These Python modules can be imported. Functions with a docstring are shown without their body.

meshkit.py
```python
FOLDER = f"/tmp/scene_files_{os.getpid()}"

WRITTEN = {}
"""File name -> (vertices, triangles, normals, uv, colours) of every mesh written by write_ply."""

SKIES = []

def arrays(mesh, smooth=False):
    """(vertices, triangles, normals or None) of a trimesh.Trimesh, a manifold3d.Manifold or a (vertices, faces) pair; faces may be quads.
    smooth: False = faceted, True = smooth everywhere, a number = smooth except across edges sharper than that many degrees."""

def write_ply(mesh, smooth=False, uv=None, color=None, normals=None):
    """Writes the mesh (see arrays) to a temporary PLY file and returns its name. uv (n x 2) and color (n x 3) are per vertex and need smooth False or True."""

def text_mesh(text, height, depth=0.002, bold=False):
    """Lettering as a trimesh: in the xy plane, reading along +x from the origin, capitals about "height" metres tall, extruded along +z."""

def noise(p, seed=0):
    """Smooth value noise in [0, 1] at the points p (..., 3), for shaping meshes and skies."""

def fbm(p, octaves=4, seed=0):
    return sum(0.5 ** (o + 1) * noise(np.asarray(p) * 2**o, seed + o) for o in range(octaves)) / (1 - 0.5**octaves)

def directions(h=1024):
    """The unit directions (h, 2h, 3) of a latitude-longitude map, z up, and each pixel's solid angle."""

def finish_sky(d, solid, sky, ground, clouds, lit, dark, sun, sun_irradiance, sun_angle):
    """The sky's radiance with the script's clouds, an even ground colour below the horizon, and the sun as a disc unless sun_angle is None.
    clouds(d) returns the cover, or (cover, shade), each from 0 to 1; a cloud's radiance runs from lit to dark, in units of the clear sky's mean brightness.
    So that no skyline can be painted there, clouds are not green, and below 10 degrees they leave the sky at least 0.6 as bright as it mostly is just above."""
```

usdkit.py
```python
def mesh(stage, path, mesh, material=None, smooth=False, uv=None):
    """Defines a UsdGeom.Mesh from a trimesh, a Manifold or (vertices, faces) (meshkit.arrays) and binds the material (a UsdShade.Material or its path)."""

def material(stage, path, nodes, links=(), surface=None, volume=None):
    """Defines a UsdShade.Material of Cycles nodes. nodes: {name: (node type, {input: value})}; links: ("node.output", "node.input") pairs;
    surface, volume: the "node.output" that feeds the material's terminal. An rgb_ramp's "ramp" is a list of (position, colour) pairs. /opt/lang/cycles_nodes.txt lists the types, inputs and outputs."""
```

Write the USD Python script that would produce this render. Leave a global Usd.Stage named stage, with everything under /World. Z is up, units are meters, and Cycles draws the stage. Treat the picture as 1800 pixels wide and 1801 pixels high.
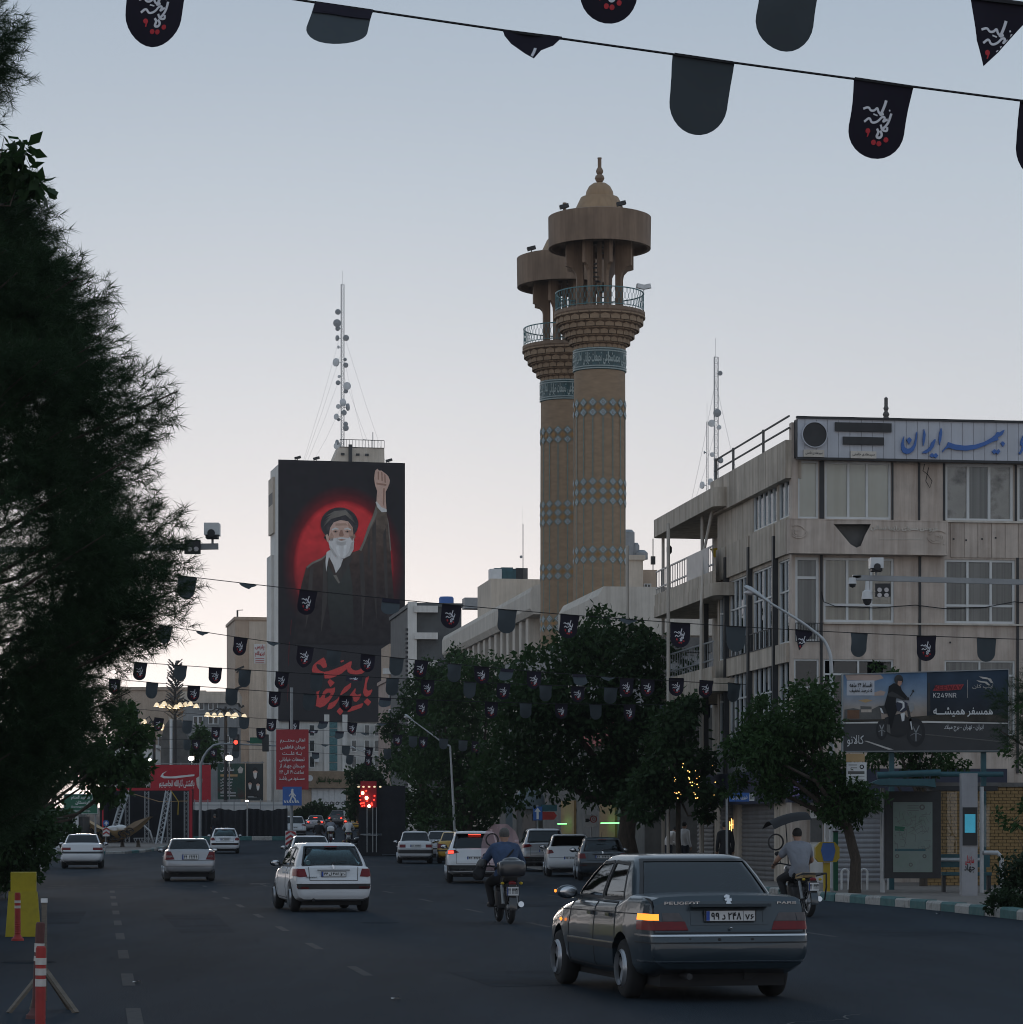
import math,random
import numpy as np
import trimesh,manifold3d,shapely
from shapely.geometry import Polygon,LineString,Point,MultiPolygon
from shapely.ops import unary_union
from pxr import Usd,UsdGeom,UsdLux,UsdShade,Gf,Sdf,Vt
import usdkit,meshkit

stage=Usd.Stage.CreateInMemory()
UsdGeom.SetStageUpAxis(stage,'Z');UsdGeom.SetStageMetersPerUnit(stage,1.0)
UsdGeom.Xform.Define(stage,'/World');UsdGeom.Scope.Define(stage,'/World/Looks')
PI=math.pi
# --- camera (100 mm lens on a 36 mm frame, level, shifted up)
F,HZ,H=5000.0,1460.0,1.7 # focal length and horizon in photograph pixels, eye height
cam=UsdGeom.Camera.Define(stage,'/World/camera')
cam.AddTranslateOp().Set((0,0,H));cam.AddRotateXOp().Set(90)
cam.CreateFocalLengthAttr(36*F/1800);cam.CreateHorizontalApertureAttr(36.0);cam.CreateVerticalApertureAttr(36.0*1024/1023)
cam.CreateVerticalApertureOffsetAttr(36*(HZ-900.5)/1800)
cam.CreateClippingRangeAttr(Gf.Vec2f(0.5,6000))
cam.CreateExposureAttr(1.17)
# --- sky and the last of the sun, low behind the street
SUN_EL,SUN_AZ=math.radians(1.2),math.radians(-5) # azimuth = atan2(x, y)
dome=UsdLux.DomeLight.Define(stage,'/World/sky_dome')
sky=usdkit.material(stage,'/World/Looks/sky',{
  's':('sky_texture',{'sky_type':'single_scattering','sun_disc':False,'sun_elevation':SUN_EL,'sun_rotation':SUN_AZ,'altitude':1200.0,'air_density':1.0,'aerosol_density':1.6,'ozone_density':2.5}),
  'tc':('texture_coordinate',{}),'sep':('separate_xyz',{}),
  'mp':('mapping',{'scale':(1.2,1.2,7.0)}),'n':('noise_texture',{'scale':1.3,'detail':4.0,'roughness':0.5}),
  'veil':('rgb_ramp',{'ramp':[(0.0,(0.77,0.77,0.77)),(0.5,(0.80,0.80,0.80)),(1.0,(0.83,0.83,0.83))]}),
  'hs':('hsv',{'saturation':0.35}),
  'el':('rgb_ramp',{'ramp':[(0.0,(3.35,3.2,3.25)),(0.09,(3.3,3.22,3.3)),(0.15,(2.95,3.08,3.3)),(0.22,(2.38,2.72,3.1)),(0.30,(1.72,2.16,2.68)),(1.0,(1.3,1.75,2.25))]}),
  'mix':('mix',{}),
  'b':('background_shader',{'strength':0.10})},
  [('tc.generated','mp.vector'),('mp.vector','n.vector'),('n.fac','veil.fac'),('veil.color','mix.fac'),('s.color','hs.color'),('hs.color','mix.color1'),('tc.generated','sep.vector'),('sep.z','el.fac'),('el.color','mix.color2'),('mix.color','b.color')],surface='b.background')
UsdShade.MaterialBindingAPI.Apply(dome.GetPrim()).Bind(sky)
dome.GetPrim().SetCustomDataByKey('kind','structure');dome.GetPrim().SetCustomDataByKey('label','pale dusk sky fading from blue to white at the horizon')
sun=UsdLux.DistantLight.Define(stage,'/World/sun')
sun.CreateIntensityAttr(0.12);sun.CreateAngleAttr(12.0);sun.CreateNormalizeAttr(True) if hasattr(sun,'CreateNormalizeAttr') else None
sun.CreateColorAttr(Gf.Vec3f(1.0,0.86,0.74))
sun.AddRotateZOp().Set(-math.degrees(SUN_AZ));sun.AddRotateXOp().Set(-90+math.degrees(SUN_EL))
GLYPHS={
  'neigh':'+228 45 5 0 0 -29 -5 0|+191 20 0 25 5 0 0 -22 1 -2 7 0 -1 8 3 3 0 3 2 2 2 0 2 -3 2 0 9 -10 0 -5 -4 -3 -7 0 -1 1 -16 -1|-215 24 0 -3 3 0 0 3|-208 25 1 -2 2 0 1 5 -1 2 -3 -1|+147 21 1 0 0 3 4 0 1 -1 -1 -2 0 -5 3 -4 12 0 3 1 1 3 -2 2 -3 0 0 4 3 1 4 -2 6 0 2 1 0 23 5 0 0 -23 -1 0 0 -3 -4 -3 -5 0 -1 -4 -3 -3 -6 -1 0 -1 -11 0 0 1 -3 0 -1 2 -2 0 -2 4|+19 10 1 2 6 2 3 4 0 6 -2 2 0 3 1 1 3 0 1 -1 1 -5 3 -3 38 0 3 3 0 5 4 0 1 -1 -1 -4 2 -3 11 0 8 3 0 2 -6 1 -1 1 -5 -1 0 5 8 0 7 -4 5 0 1 -5 -2 0 1 -2 6 0 4 8 5 3 5 -1 4 -6 0 -4 -4 -5 -6 0 -4 2 -2 0 -1 -2 -8 0 -5 4 -4 -2 -7 -1 0 -1 -11 0 -3 2 -4 -2 -40 0 -1 1 -1 -2 -8 -7 -4 -1|-122 24 2 -3 5 0 0 4 -2 2 -3 0|+74 34 0 3 2 1 3 -2 3 2 3 -1 0 -3 -1 -1 -3 0 -1 1 -2 -1 -3 0|+0 8 0 9 1 2 4 3 9 1 0 2 -2 3 -4 0 -2 -3 -2 0 -2 3 6 5 7 -1 2 -2 2 -5 -1 -7 -1 -1 -9 1 -3 -2 1 -15 -4 -1 -1 7',
  'square':'+176 11 2 4 2 -1 6 0 2 1 -1 6 -4 4 0 2 2 0 1 2 3 -2 6 -13 6 0 2 2 1 6 3 0 1 -1 0 -7 8 0 2 5 2 1 0 2 5 3 5 -1 4 -6 0 -4 -4 -5 -6 0 -4 2 -2 0 -1 -2 -9 0 -3 2 -3 -2 -8 0 -3 2 -3 -2 -8 0|-222 17 2 -3 5 0 0 4 -2 2 -3 0|+199 4 1 1 3 0 1 -1 2 1 3 0 1 -1 0 -3 -3 -1 -3 2 -3 -2 -2 1|+168 9 0 29 5 0 0 -29|+137 7 1 10 4 0 1 -1 -1 -8 1 -2 3 -1 7 0 3 1 2 3 0 5 -3 7 5 2 2 -4 0 -4 1 0 0 -5 -2 -5 -3 -3 -4 -2 -9 0 -5 2|+147 27 1 3 3 0 1 -1 0 -3 -1 -1 -3 0|+97 13 0 25 5 0 0 -22 1 -2 14 0 0 2 -5 0 -3 3 0 6 5 6 5 0 3 -2 2 -5 0 -8 -5 -6 -3 0 0 -1 -15 0|-117 26 -3 -2 0 -3 5 0 0 4|+114 39 1 1 3 0 1 -2 -1 -3 -3 0 -1 1|+0 14 1 0 0 3 4 0 1 -1 -1 -2 0 -5 3 -4 12 0 3 1 1 2 -2 3 -3 0 0 4 1 1 5 -1 1 -1 17 0 2 2 1 4 4 4 3 0 0 1 4 -1 3 -3 3 -7 5 0 1 2 0 22 5 0 0 -16 4 1 1 2 6 1 5 -2 2 -3 0 -6 -1 -2 -8 -4 -21 0 -2 1 -2 -2 -5 0 -6 3 -2 -2 -15 0 -2 -4 -3 -3 -6 -1 0 -1 -11 0 -6 3 -2 4|-75 15 1 -1 8 0 3 2 0 4 -2 1 -4 0|-50 15 3 -2 4 1 -1 4 -3 2 -3 -2',
  'because':'+122 16 0 6 1 2 2 2 8 3 0 3 5 0 0 -16 1 -2 29 0 1 1 0 4 -1 1 -1 6 3 0 0 1 2 0 1 -7 1 -1 -1 -7 -5 -3 -30 0 -4 4 -5 -1 -1 1 -3 0|-127 18 2 -1 4 0 0 7 -4 -1 -2 -2|+166 4 1 1 3 0 1 -3 -3 -2 -2 1|+0 14 1 10 4 -1 0 -8 4 -2 16 0 7 3 3 4 3 0 1 -1 0 -4 2 -1 39 0 1 2 0 22 5 0 0 -23 2 -1 6 0 -1 9 1 2 5 3 7 0 0 -5 -7 0 -1 -2 0 -4 4 -2 7 2 1 -4 -3 -2 -8 -1 -1 -1 -11 0 -3 2 -3 -2 -41 0 -6 3 -7 -3 -5 0 0 -1 -13 0 0 1 -6 1|+20 27 0 3 2 1 3 -2 -1 -3 -3 0|+14 26 -1 3 2 2 3 -1 0 -3 -1 -1',
  'gather':'+251 32 0 3 2 1 3 -2 3 2 3 -1 0 -3 -1 -1 -3 0 -1 1 -2 -1 -3 0|+171 38 5 0 0 -22 1 -2 9 0 0 2 -4 3 0 4 2 2 4 2 7 0 4 -4 -1 -6 -2 -1 1 -2 6 0 2 2 1 4 4 4 3 0 0 1 4 -1 3 -3 3 -7 8 0 1 1 6 1 1 3 -2 1 -4 0 -1 1 -4 -1 -1 1 0 4 8 0 7 -4 5 0 1 -5 -2 0 0 -2 8 0 2 2 0 4 -2 6 5 1 1 -6 1 0 0 -7 -3 -4 -3 0 0 -1 -9 0 -4 2 -1 2 -7 -3 -4 0 0 -1 -8 0 -2 1 -2 -2 -5 0 -5 3 -3 -2 -9 0 -4 2 -7 -1 0 -1 -10 0 -4 4|-210 16 2 -3 5 0 -1 5 -2 2 -4 -2|-187 21 3 -4 2 0 2 4 -6 1|+233 2 0 3 2 1 3 -2 -1 -3 -3 0|+129 14 1 10 4 -1 0 -8 4 -2 18 0 1 1 3 0 1 2 -1 9 2 1 2 0 2 -5 0 -7 -1 -2 -3 -2 -7 -1 -1 -1 -16 0 0 1 -6 1|+142 27 0 3 2 1 3 -2 3 2 3 -1 0 -3 -1 -1 -3 0 -1 1 -2 -1 -3 0|+69 38 5 0 0 -22 1 -2 7 0 2 2 1 6 3 0 1 -1 1 -7 10 0 8 3 0 2 -6 1 -1 1 -4 -1 -1 1 0 3 1 1 7 0 5 -3 7 -1 1 -5 -6 -1 -1 -2 -10 -4 -11 0 -3 2 -3 -2 -10 0 -4 4|+98 33 1 1 3 0 1 -2 -1 -3 -3 0 -1 1|+80 1 0 3 1 1 3 0 1 -1 2 1 3 0 1 -1 0 -3 -2 -1 -3 2 -3 -2|+45 38 5 0 0 -22 1 -2 6 0 2 1 0 4 -1 1 -1 6 5 1 2 -12 -3 -5 -3 0 0 -1 -9 0 -3 2 -1 2|+56 1 0 3 1 1 3 0 1 -2 -1 -2 -1 -1|+0 14 1 0 0 3 4 0 1 -1 -1 -2 0 -5 3 -4 12 0 3 1 1 2 -2 3 -3 0 0 4 1 1 5 -1 1 -1 9 0 0 7 -2 5 2 1 3 0 1 -6 1 0 0 -7 -3 -4 -8 -1 -1 -4 -3 -3 -6 -1 0 -1 -11 0 -6 3 -2 4|+33 32 0 3 1 1 3 0 1 -2 -1 -3 -3 0',
  'jihad_sq':'+174 11 2 4 2 -1 6 0 2 1 -1 6 -4 4 0 2 2 0 1 2 3 -2 6 -13 28 0 2 2 1 6 3 0 1 -1 0 -7 7 0 3 5 2 1 0 2 5 3 5 -1 4 -6 0 -4 -4 -5 -6 0 -4 2 -2 0 -1 -2 -9 0 -3 2 -3 -2 -30 0 -3 2 -3 -2 -8 0|-242 17 2 -3 5 0 0 4 -2 2 -3 0|+219 1 0 3 1 1 3 0 1 -1 2 1 3 0 1 -1 0 -3 -2 -1 -3 2 -3 -2|+166 38 5 0 0 -29 -5 0|+135 7 1 10 4 0 1 -1 -1 -8 1 -2 3 -1 7 0 3 1 2 3 0 5 -3 7 5 2 2 -4 0 -4 1 0 0 -5 -2 -5 -3 -3 -4 -2 -9 0 -5 2|+145 27 1 3 3 0 1 -1 0 -3 -1 -1 -3 0|+58 38 5 0 0 -22 1 -2 17 0 3 10 3 3 3 0 0 1 3 -1 3 -4 0 -5 -2 -2 0 -2 12 0 9 3 0 2 -3 1 -4 0 -1 1 -4 -1 -1 2 1 3 7 0 0 -1 6 -1 2 -2 4 0 1 -5 -3 0 -8 -5 -3 0 -3 -2 -8 0 -1 -6 -5 -3 -6 1 -4 4 0 3 -1 1 -19 0 -4 4|-86 8 1 -2 3 -1 2 0 1 2 0 2 -2 1 -5 0|-86 15 1 -1 3 1 1 3 0 5 -3 -1 -2 -4|+109 5 3 1 2 -2 0 -2 -1 -1 -3 0 -1 1|+37 11 2 4 2 -1 6 0 2 1 -1 6 -4 4 0 2 4 2 5 -8 0 -3 1 -1 -1 -5 -4 -3 -8 0|+19 9 0 29 5 0 0 -29|+1 0 -1 4 5 2 4 5 0 6 -2 5 5 1 2 -5 -1 -10 -3 -4 -2 0 -1 -2 -4 -2|+7 32 1 1 3 0 1 -2 -1 -3 -3 0 -1 1',
  'hours':'+224 38 5 0 0 -22 1 -2 7 0 1 3 0 3 1 1 4 0 0 -7 6 0 2 8 1 0 0 -1 3 0 0 -7 6 0 1 1 0 4 -2 4 0 3 5 1 1 -7 1 -1 -1 -7 -4 -3 -7 0 -3 2 -2 -2 -7 0 -3 2 -3 -2 -9 0 -2 1 -2 3|+156 21 1 0 0 3 4 -1 0 -8 4 -2 16 0 7 3 3 4 3 0 1 -1 0 -4 1 -1 7 0 0 9 1 2 5 3 7 0 0 -5 -7 0 -1 -2 0 -4 4 -2 7 2 1 -4 -3 -2 -8 -1 -1 -1 -12 0 -6 3 -7 -3 -5 0 0 -1 -13 0 0 1 -6 1 -2 2 -1 2|+176 30 3 1 2 -2 0 -2 -1 -1 -3 0 -1 1|+169 29 3 2 2 -1 0 -3 -1 -1 -3 0|+125 25 0 6 4 5 3 0 0 1 5 -1 3 -4 2 -22 -4 0 -1 11 -7 0|-130 27 2 -1 4 0 0 3 -2 3 -3 0 -1 -1|+114 31 0 4 1 1 4 0 1 -9 1 -1 0 -7 1 -1 0 -9 -5 0 -1 16 -1 1 0 5|+95 38 5 0 0 -29 -5 0|+51 7 1 10 4 0 1 -1 -1 -2 0 -6 3 -3 12 0 3 1 1 3 -2 2 -3 0 0 4 3 1 4 -2 6 0 2 1 0 23 5 0 0 -23 -3 -5 -7 -1 -1 -4 -3 -3 -6 -1 0 -1 -11 0 0 1 -3 0 -1 2 -2 0|+21 31 0 4 1 1 4 0 0 -3 2 -4 1 0 0 5 2 2 2 1 4 -1 0 -4 -4 0 0 -1 2 -2 3 1 1 -1 0 -3 -4 -2 -7 0 1 -15 -5 0 0 9 -1 1 -1 11|+0 31 0 4 2 1 3 -1 0 -3 2 -1 5 0 2 5 3 -1 0 -5 -3 -3 -7 -1 1 -17 -5 0 -1 16 -1 1 0 5',
  'blocked':'+204 11 2 4 2 -1 6 0 2 1 -1 6 -4 4 0 2 2 0 1 2 3 -2 6 -13 17 0 2 7 4 0 0 -7 6 0 2 8 4 -1 0 -7 5 0 2 2 0 8 4 0 0 -6 3 -4 5 0 4 8 5 3 5 -1 4 -6 0 -4 -4 -5 -6 0 -4 2 -2 0 -1 -2 -7 0 -4 2 -3 -2 -6 0 -3 2 -2 -2 -7 0 -3 2 -3 -2 -18 0 -3 2 -3 -2 -8 0|-283 16 1 -2 6 0 0 4 -2 2 -3 0|+185 3 0 2 4 0 5 3 0 1 -5 0 -3 3 0 6 1 2 4 4 7 -1 3 -6 -1 -10 -7 -6 -7 -1 0 3|-192 19 -1 -5 5 0 0 3 -1 2|+166 11 2 4 2 -1 6 0 2 1 -1 6 -4 4 0 2 4 2 5 -8 0 -3 1 -1 -1 -5 -4 -3 -8 0|+102 7 1 10 4 0 1 -1 -1 -2 0 -5 3 -4 12 0 3 1 1 2 -2 3 -3 0 0 4 1 1 5 -1 1 -1 7 0 2 5 2 1 0 2 5 3 5 -1 4 -6 0 -4 -4 -5 -6 0 0 1 -6 1 -1 -2 -5 0 -1 -4 -3 -3 -6 -1 0 -1 -11 0 0 1 -3 0 -1 2 -2 0|-141 17 2 -3 5 0 0 4 -2 2 -3 0|+70 13 0 25 5 0 0 -23 2 -1 6 0 1 2 0 3 -1 1 -1 6 5 1 2 -12 -3 -5 -3 0 0 -1 -9 0|+81 4 1 1 3 0 1 -3 -3 -2 -2 1|+0 11 2 4 2 -1 6 0 2 1 -1 6 -4 4 0 2 2 0 1 2 3 -2 6 -13 17 0 2 8 4 -1 0 -7 6 0 1 3 0 4 1 1 3 0 1 -1 0 -7 6 0 0 6 -1 1 0 5 2 1 2 0 1 -6 1 0 0 -7 -5 -5 -6 0 -3 2 -2 -2 -7 0 -3 2 -3 -2 -18 0 -3 2 -3 -2 -8 0|+46 32 3 1 0 4 3 1 2 -2 0 -3 3 -2 0 -2 -1 -1 -3 0 -1 1 -2 -1 -3 0 -1 1|-50 32 1 -1 1 1 -2 1',
  'rise1':'+125 40 7 0 0 -21 1 -2 6 0 2 1 0 5 -1 1 -1 5 7 2 1 -6 1 0 0 -9 -4 -5 -3 0 0 -1 -11 0 -4 2 -1 2|+138 5 2 2 3 0 2 -2 0 -3 -2 -2 -3 0 -2 2|+107 2 0 4 1 1 4 0 1 -1 2 1 4 0 1 -1 0 -4 -1 -1 -4 0 -1 1 -2 -1 -4 0|+82 12 2 3 0 3 7 -1 2 1 0 3 -4 6 0 2 2 0 1 2 3 1 2 -2 4 -8 0 -3 3 -2 6 0 2 1 0 5 -1 1 -1 5 7 2 1 -6 1 0 0 -9 -4 -5 -13 -1 -4 2 -3 -2 -9 0|+37 6 1 2 5 1 4 4 0 5 -3 5 1 2 5 2 3 -5 0 -3 2 -2 6 0 1 2 0 4 -2 6 7 2 1 -6 1 0 0 -9 -4 -5 -3 0 0 -1 -7 0 -2 1 -5 -7 -7 -3 -2 0|+59 2 0 3 2 2 3 0 2 -2 0 -3 -2 -2 -3 0|+0 14 0 26 7 0 0 -21 1 -2 12 0 1 1 3 0 3 1 -2 3 -10 0 -1 1 0 5 2 1 7 0 1 -1 3 0 2 -2 8 -1 1 -1 0 -5 -1 -1 -14 -7 -3 0 -1 -1 -14 0 -4 2|+16 35 0 3 2 2 3 0 2 -2 0 -3 -2 -2 -3 0',
  'rise2':'+0 7 1 10 6 0 1 -1 -1 -6 5 -3 15 0 5 2 4 6 6 -2 -1 -3 1 -2 20 0 3 3 0 4 1 1 6 -1 1 -7 5 0 2 8 5 0 1 -1 0 -7 5 0 2 1 0 4 -1 1 -1 6 5 2 2 0 1 -7 1 0 0 -8 -1 -2 -3 -3 -3 0 0 -1 -7 0 -2 1 -1 2 -4 -3 -7 0 -3 2 -5 -2 -23 0 -5 3 -6 -3 -4 0 -1 -1 -15 0 0 1 -6 1|+14 24 1 1 4 0 1 -1 2 1 4 0 1 -1 0 -4 -1 -1 -4 0 -1 1 -2 -1 -4 0 -1 1',
  'bime':'+0 16 0 6 1 2 5 4 5 1 0 3 6 0 0 -15 4 -3 35 0 5 3 1 4 5 4 6 0 4 -4 2 -6 2 0 5 0 1 1 1 3 0 4 6 -1 -1 -6 4 -2 6 2 0 4 -1 1 -1 6 3 0 1 1 2 0 1 -8 1 -1 -1 -6 -5 -4 -9 0 -4 2 -4 -2 -8 0 -2 1 -2 -2 -5 0 -5 3 -3 -2 -44 0 0 1 -3 0 -2 2 -7 0|-67 16 4 -3 2 2 -3 5 -3 -1|-6 18 3 -1 2 0 0 6 -5 -1|+100 4 1 1 4 0 1 -3 -2 -2 -3 0 -1 1|+83 4 1 1 4 0 0 -2 1 0 2 2 4 0 1 -3 -2 -2 -3 0 -2 2 -2 -2 -3 0 -1 1',
  'iran':'+76 38 6 0 0 -29 -6 0|+59 1 0 3 1 1 4 0 0 -2 1 0 2 2 4 0 1 -2 -2 -3 -3 0 -2 2 -2 -2 -3 0|+40 0 -2 5 6 2 4 5 0 5 -2 2 0 3 1 1 4 1 3 -9 3 -1 4 0 4 2 -1 11 5 1 1 -6 1 0 0 -8 -2 -3 -4 -2 -10 0 -2 1 -5 -7 -6 -3|+32 38 6 0 0 -29 -6 0|+0 14 2 5 5 -1 -1 -3 0 -7 2 -2 3 0 1 -1 6 1 3 5 0 4 -1 1 -1 7 5 1 2 -4 1 -8 -1 0 0 -4 -2 -4 -4 -3 -3 0 0 -1 -9 0 0 1 -3 0 -4 4 -1 2|+10 28 1 3 4 0 1 -1 0 -3 -1 -1 -3 0',
  'mi':'+0 7 0 7 2 4 5 -1 -1 -9 7 -3 8 1 2 1 0 3 -4 1 1 6 12 -3 3 2 3 7 3 2 7 0 4 -4 0 -3 1 -1 -1 -5 -2 -2 -2 -1 -6 0 -4 2 -3 -2 -6 0 -2 -6 -7 -3 -11 0 -1 1 -3 0 -1 2 -2 0|-41 16 5 -2 1 1 0 3 -4 2 -2 -2',
  'inst':'+248 29 5 0 0 -29 -5 0|+178 4 0 25 5 0 0 -22 2 -2 6 0 2 7 4 0 0 -7 6 0 2 8 4 -1 0 -7 6 0 1 2 0 8 4 0 0 -5 2 -5 14 0 0 2 -5 0 -3 3 0 6 5 6 7 -1 3 -6 0 -8 -1 -2 -4 -4 -3 0 0 -1 -13 0 -3 2 -4 -2 -6 0 -3 2 -2 -2 -7 0 -3 2 -3 -2 -9 0|-233 13 5 -1 0 4 -1 1 -3 0 -1 -1|+230 27 0 3 2 1 3 -2 3 2 3 -1 0 -3 -1 -1 -3 0 -1 1 -2 -1 -3 0|+143 0 0 5 5 0 2 2 0 22 5 0 0 -15 3 0 4 3 6 0 5 -5 -1 -7 -5 -4 -3 0 -1 -1|-156 8 1 -3 8 0 3 2 0 4 -2 1 -5 0|+113 22 0 4 1 1 4 0 0 -3 2 -4 1 0 0 5 2 2 4 1 2 -1 0 -4 -4 0 0 -1 2 -2 3 1 1 -1 0 -3 -4 -2 -7 0 1 -15 -5 0 0 9 -1 1 -1 11|+92 22 0 4 2 1 3 -1 0 -3 2 -1 5 0 2 5 3 -1 0 -5 -3 -3 -7 -1 1 -17 -5 0 -1 16 -1 1 0 5|+48 4 0 25 5 0 0 -22 1 -2 6 0 4 8 5 3 5 -1 4 -6 0 -4 -4 -5 -6 0 -4 2 -2 0 -1 -2 -9 0|-66 8 2 -3 5 0 0 4 -2 2 -3 0|+0 7 0 6 1 2 2 2 8 3 0 3 5 0 0 -16 1 -2 7 0 -1 8 3 3 0 3 2 2 2 0 12 -11 1 -7 -4 -3 -7 0 -1 1 -15 -1 -4 4 -5 -1 -1 1 -3 0|-35 8 0 -3 3 0 0 3|-28 9 1 -2 2 0 1 5 -1 2 -3 -1|-5 9 2 -1 4 0 0 7 -4 -1 -2 -2',
  'disc':'+236 20 2 2 0 3 5 5 -1 4 2 2 2 0 0 -2 4 -3 0 -2 2 -1 2 -4 1 -11 -3 -4 -5 0 -1 1 -2 -1 -5 0 -3 4|-243 25 -2 -5 0 -6 3 0 0 3 3 0 0 -3 3 0 0 6 -3 7 -2 0|+206 11 2 4 2 -1 6 0 2 1 -1 6 -4 4 0 2 4 2 5 -8 0 -3 1 -1 -1 -5 -4 -3 -8 0|+188 3 1 2 3 0 5 4 1 3 0 4 -2 3 0 3 1 1 3 0 3 -7 0 -4 -2 -5 -5 -5 -4 -2 -2 0|+130 11 2 4 2 -1 6 0 2 1 -1 6 -4 4 0 2 2 0 1 2 3 -2 6 -13 6 0 2 7 3 0 1 -1 0 -6 3 -1 0 2 8 8 5 2 6 0 2 -1 3 -5 -1 -6 -3 -3 -6 -1 0 -1 -14 0 -6 3 -3 -2 -7 0 -3 2 -3 -2 -8 0|-170 14 1 -1 9 0 3 2 0 4 -2 1 -5 0|+107 35 3 1 3 -2 3 2 2 -1 0 -3 -1 -1 -3 0 -1 1 -2 -1 -3 0 -1 1|+0 14 1 9 4 0 0 -8 3 -2 19 0 -2 7 1 0 0 3 5 4 5 0 1 -2 2 0 2 -4 0 -7 6 0 2 2 1 6 3 0 1 -1 0 -7 9 0 -1 8 5 5 5 0 4 -3 1 -2 0 -8 10 0 8 3 0 2 -3 1 -4 0 -1 1 -4 -1 0 3 -1 0 1 2 8 0 7 -4 4 0 1 -1 0 -4 -2 0 1 -2 8 0 2 1 0 5 -1 1 -1 5 2 1 3 0 1 -6 1 0 0 -7 -1 -2 -5 -3 -10 0 -4 4 -2 0 -5 -3 -3 0 -1 -1 -13 0 -1 1 -18 -1 -3 2 -3 -2 -12 0 0 1 -3 0 -1 -1 -5 0 0 -1 -18 0 0 1 -6 1|-67 21 1 -6 2 0 2 2 0 4 -1 1 -3 0|-30 18 1 -3 2 0 3 2 -1 5 -3 0 -2 -1|+84 34 1 1 3 0 1 -2 -1 -3 -3 0 -1 1|+67 33 1 3 3 0 1 -1 0 -3 -1 -1 -3 0|+45 1 0 3 1 1 3 0 1 -1 2 1 3 0 1 -1 0 -3 -2 -1 -3 2 -3 -2|+30 35 1 1 3 0 1 -2 -1 -3 -3 0 -1 1',
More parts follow.
